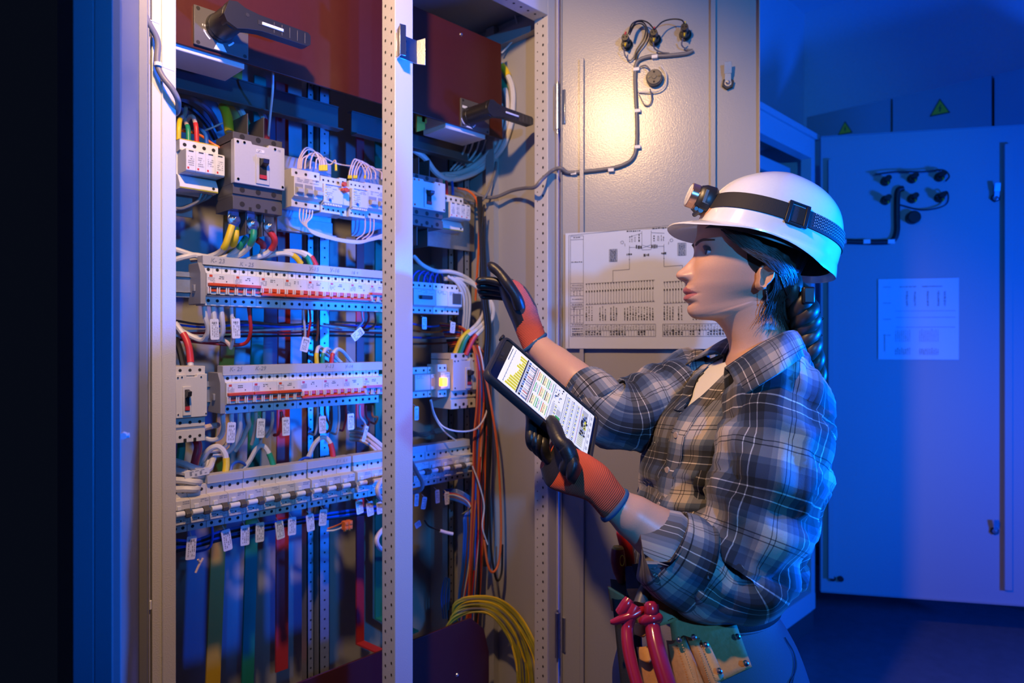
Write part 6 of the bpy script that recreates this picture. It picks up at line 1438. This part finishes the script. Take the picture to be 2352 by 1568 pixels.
# ---------------------------------------------------------------- jeans and shoes
JE = [(1335, 1602, .091, .104, .150), (1380, 1602, .110, .123, .158), (1427, 1608, .127, .143, .166), (1494, 1614, .146, .163, .174), (1568, 1616, .158, .180, .180), (1660, 1618, .158, .178, .182), (1710, 1618, .145, .158, .174), (1760, 1618, .120, .125, .160)]
def jn(col, py): return interp([(r[0], r[col]) for r in JE], py)
def jean_pt(py, a, off=0):
    c = PD(jn(1, py), py, DT); hf, hb_, hw = jn(2, py)+off, jn(3, py)+off, jn(4, py)+off; co, si = math.cos(a), math.sin(a)
    return c+fB*((hf if co > 0 else hb_)*co)+lB*(hw*si)
mb = MB(); R = []
for py in range(1335, 1761, 13): R.append([jean_pt(py, 2*math.pi*k/64, .002*math.sin(5*2*math.pi*k/64+py*.03)) for k in range(64)])
mb.rings(R, 0, False, True)
zc = PD(1626, 1640, DT); top = zc.z
for s in (1, -1):
    R = []; hip = zc+lB*(.088*s)
    for z, r, dx, rf in ((top+.05, .088, 0, .140), (top-.03, .092, .0, .136), (top-.09, .089, .0, .122), (top-.16, .084, .004, .105), (top-.28, .070, .012, .084), (.48, .060, .018, .068), (.36, .060, .008, .066), (.20, .058, 0, .062), (.075, .060, -.004, .064)):
        c = V((hip.x, hip.y, z))+fB*dx; R.append([c+fB*(rf*math.cos(2*math.pi*k/32))+lB*(r*math.sin(2*math.pi*k/32)) for k in range(32)])
    mb.rings(R, 0, True, True)
jeans = mb.build('jeans', DENIM, person, sharp=70)
mb = MB(); R = []
for py, o in ((1337, .004), (1340, .008), (1368, .008), (1372, .003)): R.append([jean_pt(py, 2*math.pi*k/64, o) for k in range(64)])
mb.rings(R, 0, False, False); mb.build('waistband', DENIM, jeans, sharp=60)
sd = mat('denim_stitch', (.05, .07, .12), .8)
pk = [(2.32, 1408), (2.36, 1440), (2.25, 1462), (2.08, 1482), (2.02, 1500), (2.06, 1540), (2.08, 1600)]
for d in (0, .06):
    P = spline([jean_pt(b_+d*60*(1 if i < 3 else .0), a_-d*(1 if i > 2 else 0), .0015) for i, (a_, b_) in enumerate(pk)], 6); MB().tube(P, .0011, 5, per=0).build('seam', sd, jeans)
for s in (1, -1):
    hip = zc+lB*(.088*s); c = V((hip.x, hip.y, 0)); R = []
    for d, w, h in ((-.075, .022, .05), (-.065, .036, .085), (-.02, .040, .095), (.04, .042, .085), (.10, .045, .062), (.15, .042, .048), (.178, .026, .034)):
        R.append([c+fB*d+lB*(w*math.cos(2*math.pi*k/20))+UP*max(0, h*.5+h*.5*math.sin(2*math.pi*k/20)*1.0) for k in range(20)])
    MB().rings(R).build('shoe', BLACK, person, sharp=50)
# ================================================================ tablet
def TB(r, u, d): return EYE+RT*r+UP*u+FW*d
tA, tB_, tC, tD = TB(-.012, .010, 1.161), TB(-.041, -.048, 1.037), TB(.124, -.191, 1.066), TB(.152, -.133, 1.191)
tl_, ts_ = (tD-tA).normalized(), (tA-tB_); ts_ = (ts_-tl_*ts_.dot(tl_)).normalized(); tn = tl_.cross(ts_).normalized()
if tn.dot(FW) > 0: tn = -tn
tc_ = (tA+tB_+tC+tD)/4; TL, TS = .222, .142
def TP(u, v, h=0): return tc_+tl_*((u-.5)*TL)+ts_*((v-.5)*TS)+tn*h       # u along, v from the near long edge, h out of the screen
tab = thing('tablet', TP(.5, .5, -.006), 'black-cased tablet showing a colourful wiring plan, held by the woman', 'tablet')
def rr(u0, u1, v0, v1, h, r, n=5):
    pts = []
    for (cu, cv, a0) in ((u1-r/TL, v1-r/TS, 0), (u0+r/TL, v1-r/TS, 90), (u0+r/TL, v0+r/TS, 180), (u1-r/TL, v0+r/TS, 270)):
        for k in range(n): a = math.radians(a0+90*k/(n-1)); pts.append(TP(cu+r*math.cos(a)/TL, cv+r*math.sin(a)/TS, h))
    return pts
mb = MB(); mb.rings([rr(.012, .988, .018, .982, -.011, .012), rr(0, 1, 0, 1, -.008, .014), rr(0, 1, 0, 1, -.001, .014), rr(.008, .992, .012, .988, .002, .013), rr(.028, .972, .043, .957, .002, .009), rr(.032, .968, .048, .952, 0, .008)]); cs = mb.build('case', mat('tablet_case', (.016, .018, .024), .5, 0, .2, 300), tab, sharp=35)
m2 = MB(); m2.prism(rr(.034, .966, .05, .95, -.004, .007), tn*.0042); m2.build('bezel', mat('tablet_glass', (.006, .007, .010), .08), tab, 0)
m2 = MB()
m2.obox(TP(-.002, .93, -.003), tl_*.006, ts_*.012, tn*.010); m2.build('case_tab', RUBBER, cs, .002)
m2 = MB(); m2.obox(TP(.052, .60, .0004), tl_*.006, ts_*.012, tn*.0006); m2.cyl(TP(.060, .5, .0002), TP(.060, .5, .0008), .0022, n=14); m2.build('camera_window', BLACK, tab, .0004)
U0, U1, V0, V1 = .098, .945, .085, .925
def SP(u, v, h): return TP(U0+(U1-U0)*u, V0+(V1-V0)*v, h)
def emat(name, c, e): return mat(name, c, .3, emit=e)
SW, SK, SY, SGn, SBl, SRd, SGy, SBr = [emat('screen_'+k, c, e) for k, c, e in (('white', (.74, .78, .86), .46), ('black', (.012, .012, .02), .3), ('yellow', (.52, .50, .03), .7), ('green', (.03, .28, .06), .7), ('blue', (.05, .11, .32), .7), ('red', (.38, .10, .08), .7), ('grey', (.36, .38, .42), .6), ('tan', (.72, .68, .45), .7))]
m2 = MB(); m2.prism([SP(0, 0, .0003), SP(1, 0, .0003), SP(1, 1, .0003), SP(0, 1, .0003)], tn*.0004); scn = m2.build('screen', SW, tab)
pl_ = MB(); r_ = random.Random(11)
def q(u0, v0, u1, v1, m, h=.0010): pl_.face([SP(u0, v0, h), SP(u1, v0, h), SP(u1, v1, h), SP(u0, v1, h)], m)
# 0 black 1 yellow 2 green 3 blue 4 red 5 grey 6 tan 7 white
q(.012, .58, .018, .93, 0); q(.045, .05, .048, .95, 0)
for i in range(9): q(.04+.001*i, .06+.1*i, .056, .065+.1*i, 0)
x = .10
heights = [.19, .17, .16, .16, .11, .10, .08, .07, .12, .10, .06, .11, .12]
for i, hgt in enumerate(heights): v = .05+.068*i; q(.185-hgt*.62, v, .185, v+.055, 1); q(.19-hgt*.62-.005, v+.02, .19, v+.026, 0)
q(.188, .03, .200, .97, 0); q(.203, .03, .212, .97, 5, .0011)
for i in range(14): v = .04+.066*i; q(.215, v, .235, v+.05, 3 if i % 3 else 0); q(.24, v+.01, .29, v+.035, [3, 5, 4, 5, 7, 5][i % 6]); q(.292, v+.005, .297, v+.05, 0)
for i in range(20): v = .04+.046*i; q(.245, v, .30, v+.006, 4 if i % 2 else 0, .0012)
q(.30, .03, .306, .97, 0); q(.314, .03, .318, .97, 4); q(.322, .03, .325, .97, 0)
for i in range(3):
    for j in range(3):
        u, v = .335+.062*j, .06+.31*i; q(u, v, u+.05, v+.25, [6, 7, 6][(i+j) % 3]); q(u, v, u+.008, v+.25, [0, 2, 4][(i+j) % 3], .0012); q(u+.045, v, u+.05, v+.25, 2, .0012)
        for k in range(6): q(u+.012+.005*(k % 2), v+.03+.035*k, u+.03, v+.038+.035*k, [0, 4, 1][k % 3], .0013); q(u+.018, v+.01+.04*k, u+.022, v+.03+.04*k, 0, .0013)
q(.525, .03, .528, .97, 0); q(.53, .55, .535, .95, 5)
for i in range(26): u, v = .54+r_.uniform(0, .075), .52+r_.uniform(0, .42); q(u, v, u+r_.uniform(.006, .018), v+r_.uniform(.01, .035), [0, 0, 5, 3][i % 4])
for i in range(18): v = .03+.027*i; q(.545, v, .575, v+.006, 0); q(.578, v, .600, v+.014, [0, 1, 5][i % 3]); q(.605, v, .635, v+.006, 5)
q(.605, .10, .655, .26, 2, .0014); q(.605, .28, .65, .42, 5, .0013)
q(.66, .03, .664, .97, 0)
for b_ in range(3):
    u = .672+.058*b_
    for i in range(24): v = .04+.037*i; q(u, v, u+.022, v+.007, 0); q(u+.024, v, u+.036, v+.022, [0, 1, 3][(i+b_) % 3]); q(u+.038, v, u+.05, v+.008, 5)
q(.848, .03, .851, .97, 4); q(.855, .03, .858, .97, 3)
q(.868, .30, .935, .92, 5, .0009)
for i in range(40): u, v = .868+r_.uniform(0, .06), .28+r_.uniform(0, .5); q(u, v, u+r_.uniform(.008, .022), v+r_.uniform(.02, .06), [0, 0, 3, 0, 1][i % 5], .0012+.00001*i)
for i in range(12): v = .05+.022*i; q(.868, v, .93, v+.008, [0, 1][i % 2])
q(.955, .03, .957, .97, 0)
for i in range(6): q(.965, .08+.15*i, .985, .16+.15*i, 5)
pl_.build('displayed_plan', [SK, SY, SGn, SBl, SRd, SGy, SBr, SW], scn)

# ================================================================ gloved hands
def digit(mb, pts, r, m=1, n=14):
    """finger as one tapering tube through its joints, rounded tip"""
    P = spline([V(p) for p in pts], 6); L = len(P); Fm = frames(P); R = []; U_ = []; acc = 0
    for i, p in enumerate(P):
        t, u, w = Fm[i]; q_ = i/(L-1); k = 1-.22*q_; k *= 1+.05*math.sin(q_*math.pi*5)
        if q_ > .86: k *= math.sqrt(max(.02, 1-((q_-.86)/.14)**2))
        if i: acc += (p-P[i-1]).length
        R.append([p+(u*math.cos(2*math.pi*j/n)+w*math.sin(2*math.pi*j/n)*.92)*r*k for j in range(n)]); U_.append([(j*.004, acc) for j in range(n+1)])
    mb.rings(R, m, True, True, uvs=U_)
def blob(mb, pts, n=26, m=0, per=6, mfun=None, power=2.4):
    """palm or cuff: loft through (point, width vector, thickness vector)"""
    C = spline([p[0] for p in pts], per); WV = spline([p[1] for p in pts], per); TV = spline([p[2] for p in pts], per); R = []; U_ = []; acc = 0; e = 2/power
    for i, c in enumerate(C):
        if i: acc += (c-C[i-1]).length
        ring = []
        for k in range(n):
            a = 2*math.pi*k/n; co, si = math.cos(a), math.sin(a)
            ring.append(c+WV[i]*math.copysign(abs(co)**e, co)+TV[i]*math.copysign(abs(si)**e, si))
        R.append(ring); U_.append([(k*.006, acc) for k in range(n+1)])
    o = len(mb.f); mb.rings(R, m, True, True, uvs=U_)
    if mfun:
        for fi in range((len(R)-1)*n): j, k = divmod(fi, n); mb.m[o+fi] = mfun(j/(len(R)-1), (k+.5)/n)
    return R
# left hand: thumb over the near long edge of the tablet, fingers spread under it
g = MB()
W0 = PD(1412, 1160, 1.000); W1 = PD(1372, 1112, 1.005); W2 = PD(1318, 1085, 1.03); W3 = PD(1278, 1066, 1.055); W4 = PD(1258, 1040, 1.075)
ax = (W3-W1).normalized()
upv = lambda s: (UP*.80+RT*.42).normalized()*s
dpv = lambda s: (FW*.95+UP*.2).normalized()*s
cuffR = blob(g, [(W0, (UP*.72+RT*.62).normalized()*.0262, FW*.0235), (PD(1397, 1142, 1.0), (UP*.72+RT*.60).normalized()*.0262, FW*.024), (W1, (UP*.78+RT*.5).normalized()*.0285, FW*.0245), (PD(1345, 1096, 1.015), upv(.0315), FW*.026), (W2, upv(.0345), FW*.026), (W3, upv(.034), dpv(.024)), (W4, upv(.026), dpv(.018))], 44, 0, 14, lambda t, a: 1 if (t > .80 or (t > .60 and .05 < a < .45)) else 0)
# fingers behind the case: from the knuckles up along its back
nb_ = -tn
for k, (u0, v0, u1, v1, ln) in enumerate(((.68, -.06, .64, .46, 1), (.64, -.07, .56, .52, 1), (.61, -.07, .48, .46, 1), (.58, -.05, .42, .34, 1))):
    base = W3+(W4-W3)*.4+tl_*(.012-.012*k)+FW*(.010*k-.006)
    k1 = TP(u0-.03, -.03, -.026-.002*k); k2 = TP((u0+u1)/2-.02, .20, -.0235); k3 = TP(u1, v1, -.0205)
    digit(g, [base, (base+k1)/2-tn*.006-ts_*.004, k1, k2, k3], .0112-.0006*k, 1)
# thumb
Tt = [PD(1304, 1078, 1.005), PD(1311, 1056, .995), PD(1300, 1028, .998), PD(1284, 1009, 1.006), TP(.545, .075, .0118)]
digit(g, Tt, .0150, 1, 18)
blob(g, [(PD(1326, 1092, 1.0), upv(.014), FW*.014), (PD(1314, 1076, .992), upv(.017), FW*.016), (PD(1306, 1052, .996), upv(.013), FW*.013)], 18, 1, 5)
lg_ = g.build('glove', [KNIT, COAT], person, sharp=70)
def hem(c, w, t_, d, parent):
    mb = MB(); R = []
    nrm = d.normalized()
    for k in range(30):
        a = 2*math.pi*k/30; p = c+w*math.cos(a)+t_*math.sin(a); o = (w*math.cos(a)+t_*math.sin(a)).normalized()
        R.append([p+o*.0035*math.cos(b*math.pi/4)+nrm*.0045*math.sin(b*math.pi/4) for b in range(8)])
    R.append(R[0]); mb.rings(R, 0, False, False); return mb.build('hem', HEM, parent, sharp=80)
hem(W0, (UP*.72+RT*.62).normalized()*.0262, FW*.0238, (W0-W1), lg_)
# right hand: raised, fingers pointing at the devices, thumb up
g = MB(); X0 = PD(1228, 787, 1.415); X1 = PD(1214, 752, 1.425); X2 = PD(1200, 712, 1.435); X3 = PD(1182, 678, 1.44); X4 = PD(1163, 655, 1.445)
iv = lambda s: (RT*.80+UP*.60).normalized()*s
blob(g, [(X0, (RT*.80+UP*.60).normalized()*.0285, FW*.025), (PD(1222, 772, 1.42), (RT*.84+UP*.54).normalized()*.0285, FW*.0255), (X1, (RT*.90+UP*.42).normalized()*.0285, FW*.0265), (PD(1207, 732, 1.43), (RT*.92+UP*.38).normalized()*.0290, FW*.031), (X2, (RT*.90+UP*.42).normalized()*.0305, FW*.036), (X3, iv(.0285), FW*.040), (X4, iv(.0195), FW*.040), (PD(1152, 648, 1.445), iv(.012), FW*.037)], 48, 0, 14, lambda t, a: 1 if (t > .84 or (t > .30 and abs(a-.51) < .21*min(1, (t-.28)/.12)) or (((t-.64)/.17)**2+((a+.5) % 1-.53)**2/.0196 < 1)) else 0)
for k, (dz, py, tipx, tipy, r) in enumerate(((-.030, 652, 1092, 646, .0102), (-.010, 664, 1094, 657, .0106), (.011, 675, 1096, 666, .0102), (.030, 684, 1108, 677, .0092))):
    D0 = 1.445+dz; b0 = PD(1170, py-2, D0)
    digit(g, [b0, PD(1152, py-2, D0), PD(1132, py-7+k, D0+.004), PD(1112, py-9+k*2, D0+.004), PD(tipx, tipy, D0)], r, 1)
digit(g, [PD(1194, 706, 1.405), PD(1184, 678, 1.395), PD(1165, 650, 1.395), PD(1146, 625, 1.405), PD(1119, 604, 1.415)], .0138, 1, 18)
rg_ = g.build('glove', [KNIT, COAT], person, sharp=70)
hem(X0, (RT*.80+UP*.60).normalized()*.0285, FW*.0252, (X0-X1), rg_)

# ================================================================ tool belt and tools
def LD(px, py, D): return PD(px, py, D-(.055*(py-1430)/140 if py > 1430 else 0))
bel = thing('tool_pouch', PD(1560, 1560, 1.02), 'tan leather tool pouch with riveted pockets on the woman\'s hip', 'tool pouch')
def leather(pts, thick, name, m, parent, bulge=0, rowsn=10, colsn=10):
    """quad patch through four corners (px, py, D), bulged toward the camera"""
    a, b, c, d = [LD(*p) for p in pts]; mb = MB(); rows = []
    for j in range(rowsn+1):
        t = j/rowsn; row = []
        for i in range(colsn+1):
            s = i/colsn; p = (a*(1-s)+b*s)*(1-t)+(d*(1-s)+c*s)*t
            row.append(p-FW*(bulge*math.sin(math.pi*s)*(.3+.7*t)+.0015*noise.noise(p*40)))
        rows.append(row)
    mb.rings(rows, 0, False, False, closed=False); o = mb.build(name, m, parent, sharp=70); s_ = o.modifiers.new('t', 'SOLIDIFY'); s_.thickness = thick; s_.offset = 0; return o
bp_ = leather([(1530, 1365, 1.03), (1690, 1432, .995), (1727, 1531, .985), (1560, 1600, 1.02)], .004, 'back_panel', LEATH, bel, .004)
leather([(1532, 1470, 1.015), (1572, 1462, .998), (1640, 1620, .985), (1558, 1640, 1.01)], .0035, 'pocket', LEATH, bel, .022)
leather([(1576, 1460, .992), (1606, 1466, .988), (1668, 1600, .975), (1640, 1620, .985)], .0035, 'pocket', LEATH, bel, .014)
leather([(1610, 1470, .985), (1626, 1474, .984), (1662, 1552, .976), (1640, 1566, .976)], .003, 'rivet_strap', LEATHD, bel, .004)
leather([(1440, 1352, 1.035), (1520, 1345, 1.02), (1560, 1420, 1.005), (1470, 1440, 1.02)], .004, 'tool_sheath', LEATH, bel, .010)
leather([(1397, 1346, 1.065), (1436, 1368, 1.045), (1440, 1412, 1.045), (1406, 1400, 1.065)], .004, 'tool_sheath', LEATH, bel, .004)
leather([(1404, 1330, 1.075), (1470, 1335, 1.05), (1480, 1640, 1.04), (1436, 1640, 1.06)], .006, 'tool_sheath', mat('black_fabric', (.012, .012, .014), .85, 0, .4, 400), bel, .012)
leather([(1456, 1430, 1.01), (1484, 1428, 1.0), (1486, 1455, .998), (1460, 1457, 1.008)], .004, 'holding_loop', LEATHD, bel, .008)
leather([(1464, 1486, 1.01), (1494, 1482, 1.0), (1498, 1512, .998), (1470, 1514, 1.008)], .004, 'holding_loop', LEATHD, bel, .010)
leather([(1468, 1512, 1.02), (1520, 1510, 1.0), (1530, 1620, 1.0), (1478, 1620, 1.02)], .004, 'tool_sheath', LEATH, bel, .012)
for px, py, D in ((1695, 1463, .981), (1622, 1482, .972), (1714, 1524, .976), (1653, 1542, .966), (1560, 1470, .982), (1594, 1464, .976)):
    p = LD(px, py, D); mb = MB(); mb.cyl(p+FW*.004, p-FW*.001, .0036, n=16); mb.cyl(p-FW*.001, p-FW*.0024, .0036, .0022, 16); mb.build('rivet', METAL, bel)
mb = MB()
for (x0, y0, d0), (x1, y1, d1) in (((1566, 1478, .985), (1600, 1575, .972)), ((1610, 1480, .970), (1648, 1570, .958)), ((1606, 1492, .970), (1630, 1568, .960)), ((1536, 1425, .998), (1552, 1418, .994))):
    for k in range(16):
        t = (k+.25)/16; p = LD(x0+(x1-x0)*t, y0+(y1-y0)*t, d0+(d1-d0)*t); t2 = t+.45/16; p2 = LD(x0+(x1-x0)*t2, y0+(y1-y0)*t2, d0+(d1-d0)*t2); mb.tube([p, p2], .0008, 5, per=0)
mb.build('stitching', mat('orange_thread', (.75, .36, .10), .7), bel)
bl = MB(); R = []
for py, o in ((1318, .010), (1322, .014), (1360, .014), (1364, .010)): R.append([jean_pt(max(1335, py), 2*math.pi*k/64, o)+UP*((1335-py)*.00078 if py < 1335 else 0) for k in range(64)])
bl.rings(R, 0, False, False); bt = bl.build('belt', mat('dark_belt_webbing', (.022, .026, .034), .75, 0, .5, 600), None, sharp=60); tag(bt, 'dark webbing belt around the woman\'s waist carrying the pouch', 'belt')
leather([(1438, 1300, 1.05), (1524, 1296, 1.02), (1530, 1360, 1.015), (1442, 1366, 1.045)], .006, 'padded_front', mat('slate_fabric', (.055, .065, .085), .85, 0, .5, 500), bt, .010)
leather([(1452, 1296, 1.035), (1466, 1294, 1.03), (1500, 1388, 1.0), (1484, 1390, 1.0)], .003, 'webbing_strap', STRAP, bt, .002)
def tool_handle(name, label, cat, pts, rs, m, extra=None):
    o = MB().tube([PD(*p) for p in pts], rs, 16).build(name, m, None, 0); tag(o, label, cat); return o
pl = thing('pliers', LD(1490, 1560, .985), 'red insulated pliers hanging handles-down in the leather pouch', 'pliers')
MB().tube([LD(1458, 1392, .99), LD(1450, 1410, .985), LD(1441, 1440, .985), LD(1442, 1480, .985), LD(1452, 1530, .985), LD(1472, 1600, .985)], [.011, .0092, .0088, .0088, .0088, .0085], 18).build('handle', TOOLR, pl)
MB().tube([LD(1496, 1388, .978), LD(1497, 1410, .972), LD(1499, 1440, .97), LD(1506, 1480, .968), LD(1520, 1530, .966), LD(1543, 1600, .965)], [.0108, .0108, .0108, .0116, .0118, .0115], 18).build('handle', TOOLR, pl)
def lump(pts, name='grip_guard'): MB().tube([LD(*p[:3]) for p in pts], [p[3] for p in pts], 18).build(name, TOOLR, pl)
lump([(1402, 1428, .985, .003), (1412, 1427, .984, .005), (1432, 1420, .982, .0064), (1452, 1413, .982, .0068), (1472, 1402, .985, .006), (1482, 1398, .988, .004)])
lump([(1424, 1408, .99, .008), (1432, 1398, .989, .0088), (1440, 1386, .99, .0088), (1446, 1376, .992, .0075)])
lump([(1470, 1428, .972, .004), (1480, 1425, .969, .0075), (1497, 1420, .967, .0092), (1512, 1418, .969, .0080), (1518, 1416, .972, .004)])
lump([(1497, 1412, .972, .0098), (1496, 1402, .971, .0102), (1495, 1392, .973, .0098), (1494, 1384, .976, .0075)])
MB().tube([LD(1470, 1388, 1.0), LD(1478, 1360, 1.01), LD(1488, 1330, 1.015)], [.010, .009, .006], 12).build('jaw', DARK, pl)
sdv = tool_handle('screwdriver', 'dark red screwdriver handle with a yellow cap standing in the pouch', 'screwdriver', [(1428, 1336, 1.06), (1424, 1312, 1.058), (1420, 1288, 1.056), (1419, 1268, 1.055), (1419, 1259, 1.055)], [.006, .0105, .0118, .0108, .0095], mat('dark_red_grip', (.20, .012, .018), .4))
a, b = PD(1419, 1260, 1.055), PD(1419, 1254, 1.055); m2 = MB(); m2.cyl(a, b, .0096, .0075, 20); m2.build('cap', mat('yellow_cap', (.55, .36, .02), .4), sdv, .001)
m2 = MB(); c = PD(1429, 1287, 1.045); P = [c+RT*(.0035*math.cos(t*math.pi/8))+UP*(.008*math.sin(t*math.pi/8)) for t in range(17)]; m2.tube(P, .0008, 6, per=0); m2.build('mark', SIGNY, sdv)
tool_handle('red_tool', 'bright red tool handle behind the screwdriver, half covered by the forearm', 'hand tool', [(1440, 1330, 1.075), (1444, 1290, 1.072), (1438, 1255, 1.07), (1428, 1222, 1.07), (1424, 1210, 1.07)], [.008, .010, .0105, .009, .004], mat('bright_red_grip', (.50, .02, .015), .35))
